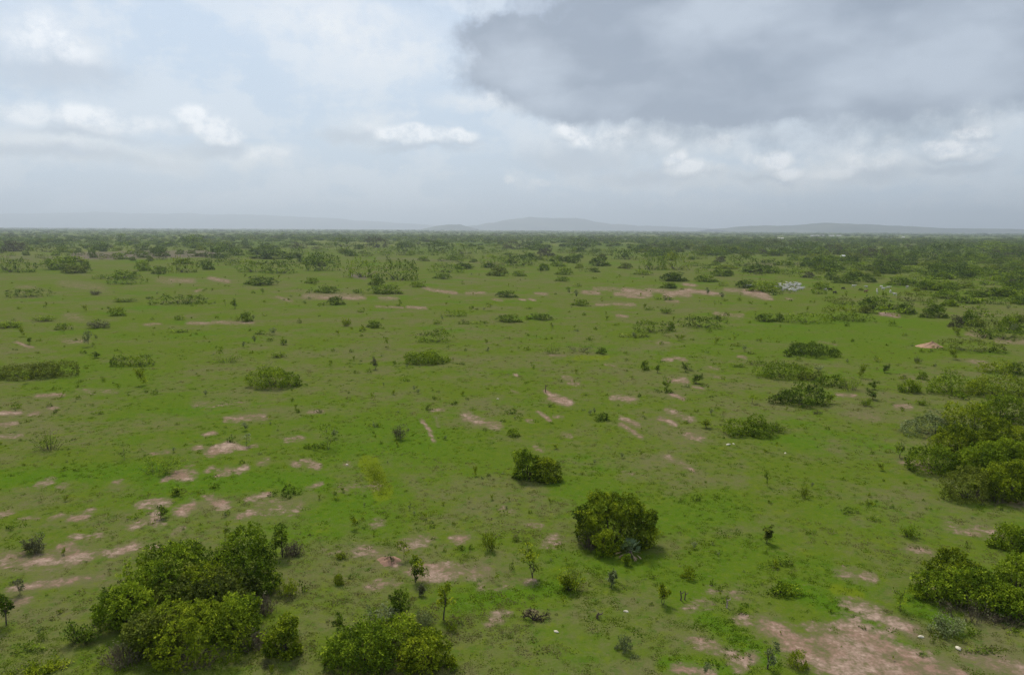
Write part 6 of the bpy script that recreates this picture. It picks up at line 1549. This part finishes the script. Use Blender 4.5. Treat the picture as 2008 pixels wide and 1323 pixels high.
# weeds of a few centimetres to a forearm
wsrc = [build_plant('low', 1.0, .9, .5, 900 + k, tn, .5, .16, 5)['crown'] for k, tn in enumerate('dgygyp')] + [build_plant('sapling', 1.0, 1.0, 1.3, 930 + k, tn, .8, .16, 6)['crown'] for k, tn in enumerate('ypgy')]
n = 3400
r = 38 * np.exp(rg.random(n) ** .75 * math.log(480 / 38)); th = np.radians(rg.uniform(-42, 42, n)); X, Y = r * np.sin(th), r * np.cos(th)
k = fbm(X, Y, .11, 5) > rg.normal(.1, .6, n); X, Y, r = X[k], Y[k], r[k]
s = np.exp(rg.normal(-1.0, .42, len(X))) * np.clip(r / 80, .8, 2.6)
instancer('weeds', 'tiny dark weeds and seedlings dotted over the plain', wsrc, np.stack([X, Y, terrain(X, Y) - .02], 1).tolist(), np.where(rg.random(len(X)) < .28, rg.integers(6, 10, len(X)), rg.integers(0, 6, len(X))), rg.uniform(0, 6.28, len(X)), np.stack([s, s, s * rg.uniform(.8, 1.6, len(X))], 1))

# ------------------------------------------------------------------ bright herb patch
hx, hy = (-16.52, 85.75)
hm = leaf_mat('herb_yellow', (.095, .135, .008), (.145, .185, .010), (.200, .235, .014), .3)
hp = rg.normal(0, 1, (700, 2)) * [.6, 3.0]; hp = hp @ np.array([[.94, .34], [-.34, .94]])
V, F, T = leaves(np.hstack([hp, rg.uniform(.01, .05, (700, 1))]), np.tile([0, 0, 1.], (700, 1)), rg.uniform(.2, 1, 700), rg, 6, .11, .2)
hb = obj('herb_patch', mesh_from('herb_patch', V, F, hm, T)); hb.location = (hx, hy, float(terrain(hx, hy)))
tag(hb, 'bright yellow-green leaf-shaped patch of herbs on the plain, left of centre', 'herbs')

# ------------------------------------------------------------------ dead fan palm at the foot of the big lone bush
px, py = (11.04, 63.84)
palm = tag(obj('fan_palm', None), 'fan palm with pale dead fronds under the big lone bush', 'palm'); palm.location = (px, py, float(terrain(px, py))); palm.scale = (.82, .82, .82)
rp = np.random.default_rng(4)
v, f = tubes([(np.array([[0, 0, -.1], [.03, 0, .5], [.0, .05, 1.0]]), np.array([.20, .18, .15]))], 8); obj('trunk', mesh_from('trunk', v, f, BARK, smooth=True), palm)
PALM_G = leaf_mat('palm_blue_green', (.066, .105, .046), (.120, .170, .080), (.210, .255, .140), .2)
PALM_D = leaf_mat('palm_dead_straw', (.24, .155, .085), (.46, .34, .21), (.70, .57, .40), .15)
def frond(rng, ln, fold, m):
    V, F, T = [], [], []
    V += [(0, -.012, 0), (0, .012, 0), (ln * .55, .012, .02), (ln * .55, -.012, .02)]; F.append((0, 1, 2, 3)); T += [.7] * 4
    for k in range(15):
        a = (k - 7) / 7 * R(100) * fold; b = np.array([ln * .55, 0, .02]); d = np.array([math.cos(a), math.sin(a), -.12 * abs(k - 7) / 7]); l = ln * .55 * rng.uniform(.8, 1.05)
        s = np.array([-math.sin(a), math.cos(a), .25]) * .035; e = b + d * l; e[2] -= .10 * l; mm = b + d * l * .55
        i = len(V); V += [b, mm + s, e, mm - s]; F.append((i, i + 1, i + 2, i + 3)); T += [rng.uniform(0, 1)] * 4
    return mesh_from('frond', V, F, m, T)
for k in range(13):
    fo = obj('frond', frond(rp, rp.uniform(1.1, 1.45), rp.uniform(.8, 1), PALM_G), palm)
    fo.location = (0, 0, 1.0); fo.rotation_euler = (rp.normal(0, .3), R(-rp.uniform(10, 75)), k * 2.4)
for k in range(8):
    fo = obj('dead_frond', frond(rp, rp.uniform(1.2, 1.7), rp.uniform(.10, .20), PALM_D), palm)
    fo.location = (0, 0, .85); fo.rotation_euler = (rp.normal(0, .4), R(rp.uniform(2, 48)), R(-195 + k * 27 + rp.normal(0, 16)))

# ------------------------------------------------------------------ sand mound
sx, sy, sw, sh = (109.43, 189.45, 6.86, 1.5)
m_sand, t = mat('heaped_sand')
geo = t.new('ShaderNodeTexCoord').outputs['Object']
n1 = t.noise(geo, 1.2, 5, .6); n2 = t.noise(geo, 12, 3)
bp = t.new('ShaderNodeBump'); bp.inputs['Strength'].default_value = .5; bp.inputs['Distance'].default_value = .08; t.l.new(t.m('ADD', n1, t.m('MULTIPLY', n2, .4)), bp.inputs['Height'])
finish(t, principled(t, t.mix(t.ramp(n1, .35, .65), (.310, .180, .108), (.385, .245, .150)), .95, .1, bp.outputs[0]).outputs[0])
nu, nv = 40, 14; V = []; F = []
for j in range(nv + 1):
    q = j / nv
    for i in range(nu):
        a = 2 * math.pi * i / nu; wob = 1 + .10 * math.sin(3 * a + 1) + .06 * math.sin(5 * a + 2) + .04 * math.sin(9 * a)
        V.append((math.cos(a) * sw / 2 * q * wob + (1 - q) * .10 * sw, math.sin(a) * sw * .36 * q * wob, sh * ((1 - q) ** 1.15 * (1 + .10 * math.sin(2 * a + 4 * q)) + .04 * math.sin(a * 6 + q * 9) * q * (1 - q) * 4) - (.12 if j == nv else .0)))
for j in range(nv):
    for i in range(nu):
        F.append((j * nu + i, (j + 1) * nu + i, (j + 1) * nu + (i + 1) % nu, j * nu + (i + 1) % nu))
mo = obj('sand_mound', mesh_from('sand_mound', V, F, m_sand, smooth=True)); mo.location = (sx, sy, float(terrain(sx, sy)) - .02)
tag(mo, 'bare orange heap of sand beside the oval brown-green bush', 'sand heap')

# red ant heap
ax, ay = (-11.14, 63.16)
m_ant, t = mat('red_earth_heap'); geo = t.new('ShaderNodeTexCoord').outputs['Object']; n1 = t.noise(geo, 5, 4)
finish(t, principled(t, t.mix(n1, (.20, .11, .07), (.36, .22, .15)), .95, .1).outputs[0])
V, F = [], []
for j in range(9):
    q = j / 8
    for i in range(18):
        a = 2 * math.pi * i / 18; rr = .9 * q * (1 + .2 * math.sin(3 * a) + .12 * math.sin(7 * a + 1)); V.append((rr * math.cos(a) * 1.2, rr * math.sin(a), .42 * (1 - q * q) * (1 + .3 * math.sin(4 * a + q * 5)) - .05))
for j in range(8):
    for i in range(18): F.append((j * 18 + i, (j + 1) * 18 + i, (j + 1) * 18 + (i + 1) % 18, j * 18 + (i + 1) % 18))
ah = obj('ant_heap', mesh_from('ant_heap', V, F, m_ant, smooth=True)); ah.location = (ax, ay, float(terrain(ax, ay)))
tag(ah, 'low red earth heap at the left end of the pink bare soil, centre foreground', 'earth heap')

# ------------------------------------------------------------------ stones, posts, dead branches
m_stone, t = mat('pale_stone'); geo = t.new('ShaderNodeTexCoord').outputs['Object']; n1 = t.noise(geo, 6, 5)
finish(t, principled(t, t.mix(t.ramp(n1, .3, .7), (.42, .36, .25), (.70, .63, .47)), .85, .2).outputs[0])
def stone(seed, a, b, c):
    rng = np.random.default_rng(seed); V, F = [], []
    for j in range(9):
        ph = math.pi * j / 8
        for i in range(14):
            th = 2 * math.pi * i / 14; k = 1 + .16 * math.sin(3 * th + seed) * math.sin(ph * 2 + seed) + .07 * rng.normal()
            V.append((a * math.sin(ph) * math.cos(th) * k, b * math.sin(ph) * math.sin(th) * k, c * math.cos(ph) * (1 + .05 * rng.normal())))
    for j in range(8):
        for i in range(14): F.append((j * 14 + i, (j + 1) * 14 + i, (j + 1) * 14 + (i + 1) % 14, j * 14 + (i + 1) % 14))
    return mesh_from('stone', V, F, m_stone, smooth=True)
for k, (x, y, s, label) in enumerate([
    (30.81, 51.0, 0.26, 'pale cream stone left of the dark pointed plant, lower right'),
    (32.66, 49.43, 0.3, 'lower pale cream stone by the dark weed clump, lower right'),
    (3.44, 51.19, 0.22, 'small pink-white stone near the dead branch'),
    (30.69, 100.25, 0.34, 'white stone on the plain under the flat-topped shrub clump'),
    (37.31, 96.26, 0.22, 'tiny white stone right of the pair under the flat-topped shrub clump'),
    (31.59, 100.68, 0.2, 'smaller white stone right beside the larger one on the plain'),
    (9.15, 54.11, 0.2, 'small pale stone above the pale-leaved little bush'),
    (-2.49, 127.06, 0.3, 'white speck of stone on the plain in the centre'),
    (-21.08, 90.47, 0.25, 'grey stone left of the bright herb patch'),
]):
    o = obj('stone', stone(30 + k, s, s * .6, s * .42)); o.location = (x, y, float(terrain(x, y)) + s * .1); o.rotation_euler = (.1, .15, .3 + k)
    tag(o, label, 'stone')
for k, (x, y, h, r, pale, label) in enumerate([
    (13.93, 56.07, 0.85, 0.09, 0, 'left grey stump of a close pair, right of the big lone bush'),
    (14.27, 56.17, 0.7, 0.08, 0, 'right grey stump of a close pair, right of the big lone bush'),
    (17.37, 55.03, 0.8, 0.1, 1, 'pale broken stump left of the dark stubby plant'),
    (6.32, 133.15, 1.5, 0.13, 0, 'dark post at the top of the pale soil strip, centre'),
    (6.78, 53.08, 0.5, 0.14, 0, 'short grey stump above the pale-leaved little bush'),
    (17.75, 46.57, 1.5, 0.08, 0, 'grey stump at the foot of the thin sapling, bottom right of centre'),
]):
    rng = np.random.default_rng(80 + k)
    pts = np.array([[0, 0, -.15], [rng.normal(0, .03), 0, h * .35], [rng.normal(0, .05), rng.normal(0, .04), h * .7], [rng.normal(0, .06), rng.normal(0, .06), h]])
    L = [(pts, np.array([1.25, 1, .9, .7]) * r * .65), (np.array([pts[2], pts[2] + [r * 2.2, 0, h * .12], pts[2] + [r * 3, r, h * .25]]), np.array([.5, .4, .25]) * r)]
    v, f = tubes(L, 7); o = obj('stump', mesh_from('stump', v, f, DEADWOOD if pale else TWIG, smooth=True)); o.location = (x, y, float(terrain(x, y)))
    tag(o, label, 'stump')
bx, by = (1.82, 52.9)
rng = np.random.default_rng(12); L = []
for k in range(5):
    a = (2.6, 2.2, .5, 1.2, -.5)[k]; ln = (1.3, .9, 1.5, .8, 1.0)[k]; e = np.array([math.cos(a) * ln, math.sin(a) * ln * .6, .25 + .5 * rng.random()])
    L.append((np.array([[0, 0, .02], e * .5 + [0, 0, .18], e]), np.array([.09, .07, .03])))
    for q in range(4):
        o = e * rng.uniform(.4, 1); e2 = o + unit(rng.normal(size=3) + [0, 0, .6]) * rng.uniform(.2, .55); e2[2] = max(.03, e2[2]); L.append((np.array([o, (o + e2) / 2, e2]), np.array([.04, .03, .012])))
v, f = tubes(L, 5)
br = tag(obj('dead_branch', None), 'dark dead branch with withered leaves lying on the grass, bottom right of centre', 'branch'); br.location = (bx, by, float(terrain(bx, by))); br.scale = (.7, .7, .7)
obj('limb', mesh_from('limb', v, f, CHAR, smooth=True), br)
P = np.array([l[0][-1] for l in L for _ in range(5)]) + rng.normal(0, .13, (len(L) * 5, 3)); P[:, 2] = np.abs(P[:, 2])
m_wither = leaf_mat('withered_leaf', (.026, .018, .012), (.050, .034, .022), (.085, .060, .040), .1)
V, F, T = leaves(P, np.tile([0, 0, 1.], (len(P), 1)), rng.uniform(0, 1, len(P)), rng, 5, .15, .1); obj('foliage', mesh_from('foliage', V, F, m_wither, T), br)

# ------------------------------------------------------------------ cattle
def coat(name, a, b):
    m, t = mat(name); n = t.noise(t.new('ShaderNodeTexCoord').outputs['Object'], 2.2, 3)
    finish(t, principled(t, t.mix(t.ramp(n, .4, .6), a, b), .8, .2).outputs[0]); return m
COAT = {'white': coat('coat_white', (.46, .42, .35), (.60, .56, .48)), 'dark': coat('coat_dark', (.022, .018, .015), (.050, .040, .032)), 'red': coat('coat_red', (.16, .075, .045), (.24, .12, .075))}
def ring_body(sections, sides=10):
    V, F = [], []
    for (x, zc, ry, rz) in sections:
        for i in range(sides):
            a = 2 * math.pi * i / sides; V.append((x, ry * math.cos(a), zc + rz * math.sin(a)))
    for k in range(len(sections) - 1):
        for i in range(sides): F.append((k * sides + i, k * sides + (i + 1) % sides, (k + 1) * sides + (i + 1) % sides, (k + 1) * sides + i))
    return V, F
def cow_mesh(c, graze):
    hz, hx = (.35, 1.28) if graze else (1.28, 1.30)
    secs = [(-.98, 1.10, .03, .05), (-.94, 1.06, .18, .22), (-.75, 1.03, .27, .33), (-.40, .96, .31, .37), (0, .94, .33, .40), (.35, .97, .31, .40), (.55, 1.05, .27, .42), (.70, 1.10, .22, .34),
            (.88, (1.10 + hz) / 2 + .06, .14, .20), (hx - .16, hz + .10, .12, .15), (hx, hz, .12, .14), (hx + .18, hz - .12, .09, .09), (hx + .30, hz - .20, .06, .06), (hx + .32, hz - .21, .01, .01)]
    V, F = ring_body(secs)
    def limb(line, rad, n=6):
        v, f = tubes([(np.array(line), np.array(rad))], n); b = len(V); V.extend(v.tolist()); F.extend([tuple(int(q) + b for q in r_) for r_ in f])
    for s in (-1, 1):
        limb([[.50, s * .18, .95], [.52, s * .18, .62], [.50, s * .18, .36], [.53, s * .18, 0]], [.13, .085, .055, .06])
        limb([[-.70, s * .18, 1.0], [-.62, s * .18, .70], [-.80, s * .18, .42], [-.76, s * .18, 0]], [.17, .11, .055, .06])
        limb([[hx - .02, s * .08, hz + .10], [hx - .05, s * .24, hz + .26], [hx + .02, s * .28, hz + .52]], [.035, .03, .008])
        limb([[hx - .06, s * .10, hz + .06], [hx - .08, s * .26, hz + .02]], [.05, .015])
    limb([[-.96, 0, 1.18], [-1.06, 0, .95], [-1.04, 0, .45]], [.035, .02, .04])
    limb([[.42, 0, 1.30], [.50, 0, 1.48], [.62, 0, 1.36]], [.16, .13, .10])          # shoulder hump
    return mesh_from('cow', V, F, COAT[c], smooth=True)
cow_src = {(c, g): cow_mesh(c, g) for c in COAT for g in (0, 1)}
def cow(x, y, rz, c, graze, label, group=None):
    o = obj('cow', cow_src[(c, graze)]); o.location = (x, y, float(terrain(x, y)) - .02); o.rotation_euler.z = rz
    k = .96 + .1 * random.random(); o.scale = (k, k, k)
    return tag(o, label, 'cow', group)
for x, y, rz, c, g, label, group in [
    (147.08, 402.62, 0.54, 'white', 0, 'white cow standing in the tight herd beside the green bush', 'white cows packed in the herd'),
    (147.94, 378.78, 0.11, 'white', 0, 'white cow standing in the tight herd beside the green bush', 'white cows packed in the herd'),
    (142.05, 388.35, 3.66, 'white', 0, 'white cow standing in the tight herd beside the green bush', 'white cows packed in the herd'),
    (154.96, 408.92, 4.1, 'white', 0, 'white cow standing in the tight herd beside the green bush', 'white cows packed in the herd'),
    (160.09, 412.8, 3.01, 'white', 0, 'white cow standing in the tight herd beside the green bush', 'white cows packed in the herd'),
    (144.02, 382.83, -0.57, 'white', 0, 'white cow standing in the tight herd beside the green bush', 'white cows packed in the herd'),
    (142.8, 378.15, 3.6, 'white', 0, 'white cow standing in the tight herd beside the green bush', 'white cows packed in the herd'),
    (139.33, 373.95, -0.21, 'white', 0, 'white cow standing in the tight herd beside the green bush', 'white cows packed in the herd'),
    (154.29, 399.04, 3.48, 'white', 0, 'white cow standing in the tight herd beside the green bush', 'white cows packed in the herd'),
    (148.03, 397.09, -0.49, 'white', 0, 'white cow standing in the tight herd beside the green bush', 'white cows packed in the herd'),
    (138.85, 366.15, 0.34, 'white', 0, 'white cow standing in the tight herd beside the green bush', 'white cows packed in the herd'),
    (155.44, 414.24, 1.72, 'white', 0, 'white cow standing in the tight herd beside the green bush', 'white cows packed in the herd'),
    (137.66, 356.67, 2.75, 'white', 0, 'white cow standing in the tight herd beside the green bush', 'white cows packed in the herd'),
    (137.31, 367.99, -0.82, 'white', 0, 'white cow standing in the tight herd beside the green bush', 'white cows packed in the herd'),
    (156.79, 404.63, 0.37, 'white', 0, 'white cow standing in the tight herd beside the green bush', 'white cows packed in the herd'),
    (146.4, 373.83, 0.6, 'white', 0, 'white cow standing in the tight herd beside the green bush', 'white cows packed in the herd'),
    (140.51, 363.42, 3.37, 'white', 0, 'white cow standing in the tight herd beside the green bush', 'white cows packed in the herd'),
    (153.63, 391.83, 0.08, 'white', 0, 'white cow standing in the tight herd beside the green bush', 'white cows packed in the herd'),
    (157.29, 400.5, -1.07, 'white', 0, 'white cow standing in the tight herd beside the green bush', 'white cows packed in the herd'),
    (149.44, 391.15, 2.82, 'white', 0, 'white cow standing in the tight herd beside the green bush', 'white cows packed in the herd'),
    (135.65, 367.57, -0.55, 'white', 0, 'white cow standing in the tight herd beside the green bush', 'white cows packed in the herd'),
    (160.13, 408.58, 2.81, 'white', 0, 'white cow standing in the tight herd beside the green bush', 'white cows packed in the herd'),
    (149.07, 376.17, -0.23, 'white', 0, 'white cow standing in the tight herd beside the green bush', 'white cows packed in the herd'),
    (142.58, 365.37, 0.6, 'white', 0, 'white cow standing in the tight herd beside the green bush', 'white cows packed in the herd'),
    (143.12, 392.85, -0.11, 'white', 0, 'white cow standing in the tight herd beside the green bush', 'white cows packed in the herd'),
    (133.56, 360.69, 3.71, 'white', 0, 'white cow standing in the tight herd beside the green bush', 'white cows packed in the herd'),
    (146.06, 398.19, 1.19, 'white', 0, 'white cow standing in the tight herd beside the green bush', 'white cows packed in the herd'),
    (137.37, 361.47, -1.46, 'white', 0, 'white cow standing in the tight herd beside the green bush', 'white cows packed in the herd'),
    (146.94, 370.68, -0.34, 'white', 0, 'white cow standing in the tight herd beside the green bush', 'white cows packed in the herd'),
    (140.89, 380.76, 3.23, 'white', 0, 'white cow standing in the tight herd beside the green bush', 'white cows packed in the herd'),
    (151.95, 393.51, 3.9, 'white', 0, 'white cow standing in the tight herd beside the green bush', 'white cows packed in the herd'),
    (142.9, 372.85, 3.87, 'white', 0, 'white cow standing in the tight herd beside the green bush', 'white cows packed in the herd'),
    (147.67, 382.65, 1.13, 'white', 0, 'white cow standing in the tight herd beside the green bush', 'white cows packed in the herd'),
    (154.95, 406.03, 2.94, 'white', 0, 'white cow standing in the tight herd beside the green bush', 'white cows packed in the herd'),
    (156.21, 411.62, 0.56, 'white', 0, 'white cow standing in the tight herd beside the green bush', 'white cows packed in the herd'),
    (138.67, 381.75, 2.75, 'white', 0, 'white cow standing in the tight herd beside the green bush', 'white cows packed in the herd'),
    (147.53, 392.36, 0.71, 'white', 0, 'white cow standing in the tight herd beside the green bush', 'white cows packed in the herd'),
    (147.83, 394.66, 4.66, 'white', 0, 'white cow standing in the tight herd beside the green bush', 'white cows packed in the herd'),
    (140.74, 368.07, -0.27, 'white', 0, 'white cow standing in the tight herd beside the green bush', 'white cows packed in the herd'),
    (149.86, 395.17, 0.12, 'white', 0, 'white cow standing in the tight herd beside the green bush', 'white cows packed in the herd'),
    (124.45, 391.3, 0.22, 'white', 0, 'left white cow of the small trio left of the bushes by the herd', None),
    (124.93, 388.92, 0.07, 'white', 0, 'middle white cow of the small trio left of the bushes by the herd', None),
    (126.48, 390.23, 0.2, 'white', 0, 'right white cow of the small trio left of the bushes by the herd', None),
    (159.49, 366.31, 0.2, 'dark', 1, 'left dark cow of three grazing right of the herd', None),
    (170.09, 375.67, 0.2, 'dark', 1, 'right dark cow of three grazing right of the herd', None),
    (154.08, 348.79, 0.2, 'dark', 1, 'lowest dark cow of three grazing right of the herd', None),
    (156.46, 365.06, 0.3, 'white', 1, 'white cow alone between the herd and the dark cattle', None),
    (172.28, 355.77, 0.3, 'red', 0, 'red-brown cow among the scattered white cattle, right', None),
    (182.34, 390.32, 5.5, 'white', 0, 'leftmost white cow among the strays right of the dark cattle', None),
    (186.86, 385.88, 3.44, 'white', 0, 'second white cow from the left among the strays right of the dark cattle', None),
    (182.51, 365.63, 4.18, 'white', 1, 'third white cow from the left among the strays right of the dark cattle', None),
    (175.49, 351.03, 4.2, 'white', 0, 'fourth white cow from the left among the strays right of the dark cattle', None),
    (196.33, 388.86, 4.94, 'white', 1, 'fifth white cow from the left among the strays right of the dark cattle', None),
    (189.05, 372.46, 0.17, 'white', 0, 'sixth white cow from the left among the strays right of the dark cattle', None),
    (197.77, 384.26, 5.39, 'white', 0, 'seventh white cow from the left among the strays right of the dark cattle', None),
    (186.22, 359.64, 4.04, 'white', 1, 'eighth white cow from the left among the strays right of the dark cattle', None),
    (179.08, 341.77, 2.24, 'white', 0, 'ninth white cow from the left among the strays right of the dark cattle', None),
    (208.58, 386.13, 0.49, 'white', 0, 'rightmost white cow among the strays right of the dark cattle', None),
]: cow(x, y, rz, c, g, label, group)

# ------------------------------------------------------------------ buildings far off
def paint_mat(name, a, b, rough=.7):
    m, t = mat(name); n = t.noise(t.new('ShaderNodeTexCoord').outputs['Object'], .8, 4)
    finish(t, principled(t, t.mix(t.ramp(n, .35, .65), a, b), rough, .3).outputs[0]); return m
WALLW = paint_mat('whitewash', (.62, .58, .50), (.74, .71, .64)); ROOFM = paint_mat('sheet_roof_pale', (.55, .53, .48), (.70, .67, .61), .5); ROOFR = paint_mat('sheet_roof_rust', (.50, .44, .37), (.66, .60, .52), .6)
DOORM = paint_mat('door_dark', (.05, .045, .04), (.10, .08, .06))
def box(V, F, x0, x1, y0, y1, z0, z1):
    b = len(V); V += [(x0, y0, z0), (x1, y0, z0), (x1, y1, z0), (x0, y1, z0), (x0, y0, z1), (x1, y0, z1), (x1, y1, z1), (x0, y1, z1)]
    F += [(b, b + 3, b + 2, b + 1), (b + 4, b + 5, b + 6, b + 7), (b, b + 1, b + 5, b + 4), (b + 1, b + 2, b + 6, b + 5), (b + 2, b + 3, b + 7, b + 6), (b + 3, b, b + 4, b + 7)]
def house(x, y, L, Dp, wh, rh, label, roofm, hip, nwin, rz=0):
    r = tag(obj('building', None), label, 'building'); r.location = (x, y, float(terrain(x, y))); r.rotation_euler.z = rz
    V, F = [], []; box(V, F, -L / 2, L / 2, -Dp / 2, Dp / 2, -.3, wh); obj('wall', mesh_from('wall', V, F, WALLW), r)
    o = .7; k = (L / 2 - L * .18) if hip else L / 2 + o
    V = [(-L / 2 - o, -Dp / 2 - o, wh), (L / 2 + o, -Dp / 2 - o, wh), (L / 2 + o, Dp / 2 + o, wh), (-L / 2 - o, Dp / 2 + o, wh), (-k, 0, wh + rh), (k, 0, wh + rh),
         (-L / 2 - o, -Dp / 2 - o, wh - .18), (L / 2 + o, -Dp / 2 - o, wh - .18), (L / 2 + o, Dp / 2 + o, wh - .18), (-L / 2 - o, Dp / 2 + o, wh - .18)]
    F = [(0, 1, 5, 4), (2, 3, 4, 5), (1, 2, 5, 5), (3, 0, 4, 4), (0, 6, 7, 1), (1, 7, 8, 2), (2, 8, 9, 3), (3, 9, 6, 0)]
    me = bpy.data.meshes.new('roof'); me.from_pydata(V, [], [tuple(dict.fromkeys(f)) for f in F]); me.materials.append(roofm); obj('roof', me, r)
    for i in range(nwin):
        cx = -L / 2 + L * (i + .5) / nwin; V, F = [], []; tall = i == nwin // 2
        box(V, F, cx - .55, cx + .55, -Dp / 2 - .04, -Dp / 2 + .05, 0.0 if tall else 1.0, 2.1); obj('door' if tall else 'window', mesh_from('window', V, F, DOORM), r)
for a in [
    (360.0, 800.6, 5.050885092423314, 4.0, 2.1, 1.9, 'small hut with a pale hipped roof among the dark trees', 'm', True, 3, 0.1),
    (1581.9, 3856.0, 49.4, 9.0, 4.0, 2.2, 'longest white building, leftmost of the far row on the right horizon', 'm', False, 7, 0.0),
    (1627.9, 3880.2, 17.6, 9.0, 4.0, 2.2, 'short white building second from left in the far row', 'm', False, 7, 0.0),
    (1688.5, 3911.9, 29.7, 9.0, 4.0, 2.2, 'white building third from left in the far row', 'm', False, 7, 0.0),
    (1739.4, 3938.5, 24.0, 9.0, 4.0, 2.2, 'white building rightmost in the far row', 'm', False, 7, 0.0),
    (923.1, 2544.2, 20.8, 8.0, 3.0, 2.0, 'pale flat building left of the far white row', 'r', False, 5, 0.0),
    (1722.4, 3255.1, 10.7, 6.0, 4.0, 2.0, 'tiny white far house right of the far row', 'm', False, 3, 0.0),
]: house(*a[:7], {'m': ROOFM, 'r': ROOFR}[a[7]], *a[8:])

# ------------------------------------------------------------------ hills along the horizon
m_hill, t = mat('wooded_hill'); n1 = t.noise(t.new('ShaderNodeNewGeometry').outputs['Position'], .0012, 6, .65)
finish(t, principled(t, t.mix(t.ramp(n1, .4, .62), (.045, .062, .030), (.105, .115, .060)), .95, .05).outputs[0])
HILLS = [
    ('hill_range', 27000, [(-35490.0, 12.0), (-27992.0, 327.0), (-20539.0, 457.0), (-17563.0, 490.0), (-15328.0, 557.0), (-13843.0, 546.0), (-12916.0, 514.0), (-12633.0, 589.0), (-12266.0, 518.0), (-10872.0, 525.0), (-9016.0, 498.0), (-7161.0, 398.0), (-5676.0, 313.0), (-3818.0, 213.0), (-1958.0, 75.0), (-468.0, 28.0)]),
    ('long_hill', 21000, [(-2102.0, 19.0), (-943.0, 140.0), (-75.0, 301.0), (358.0, 361.0), (647.0, 391.0), (1153.0, 351.0), (1514.0, 352.0), (2094.0, 298.0), (2674.0, 201.0), (3544.0, 149.0), (4704.0, 112.0), (6444.0, 49.0)]),
    ('small_hill', 14000, [(-1595.0, 31.0), (-1401.0, 80.0), (-1208.0, 110.0), (-967.0, 111.0), (-822.0, 64.0), (-677.0, 27.0)]),
    ('low_ridge', 13000, [(3542.0, 31.0), (3987.0, 86.0), (4209.0, 123.0), (4524.0, 107.0), (4971.0, 127.0), (5371.0, 164.0), (5775.0, 149.0), (6224.0, 133.0), (6764.0, 109.0), (7214.0, 85.0), (8021.0, 80.0), (9367.0, 70.0), (11605.0, 90.0), (14297.0, 69.0)]),
]
for name, dist, prof in HILLS:                     # prof: (x, crest height) along the ridge
    xs = np.linspace(prof[0][0], prof[-1][0], 160); zs = np.interp(xs, [p[0] for p in prof], [p[1] for p in prof])
    zs = np.convolve(np.pad(zs, 4, 'edge'), np.ones(9) / 9, 'valid')
    zs = np.maximum(0, zs * (1 + .05 * fbm(xs, xs * 0 + dist, 2 * math.pi / (dist * .11), 3)) + zs.max() * .015 * fbm(xs, xs * 0, 2 * math.pi / (dist * .02), 5))
    ny = 18; dep = dist * .10; V = []; F = []
    for j in range(ny + 1):
        q = j / ny * 2 - 1; f = math.cos(q * math.pi / 2) ** 1.3 if abs(q) < 1 else 0
        V += [(x, dist + q * dep + .02 * dist * math.sin(x / dist * 9), z * f * (1 + .10 * math.sin(x / dist * 40 + q * 5) * (1 - f)) - 4 * (1 - f)) for x, z in zip(xs, zs)]
    for j in range(ny):
        for i in range(159): F.append((j * 160 + i, j * 160 + i + 1, (j + 1) * 160 + i + 1, (j + 1) * 160 + i))
    o = obj(name, mesh_from(name, V, F, m_hill, smooth=True)); o['kind'] = 'structure'

# ------------------------------------------------------------------ haze
HAZE = 9.5e-5
if HAZE > 0:
    V, F = [], []; box(V, F, -34000, 34000, -34000, 34000, -6, 640)
    m_h = bpy.data.materials.new('haze_air'); m_h.use_nodes = True; t = NT(m_h.node_tree); t.n.clear()
    pv = t.new('ShaderNodeVolumePrincipled'); pv.inputs['Color'].default_value = (0.85,0.93,1.0, 1); pv.inputs['Density'].default_value = HAZE; pv.inputs['Anisotropy'].default_value = .5
    o = t.new('ShaderNodeOutputMaterial'); t.l.new(pv.outputs[0], o.inputs['Volume'])
    hz = obj('haze', mesh_from('haze', V, F, m_h)); hz['kind'] = 'stuff'; hz['label'] = 'pale blue haze over the far plain'
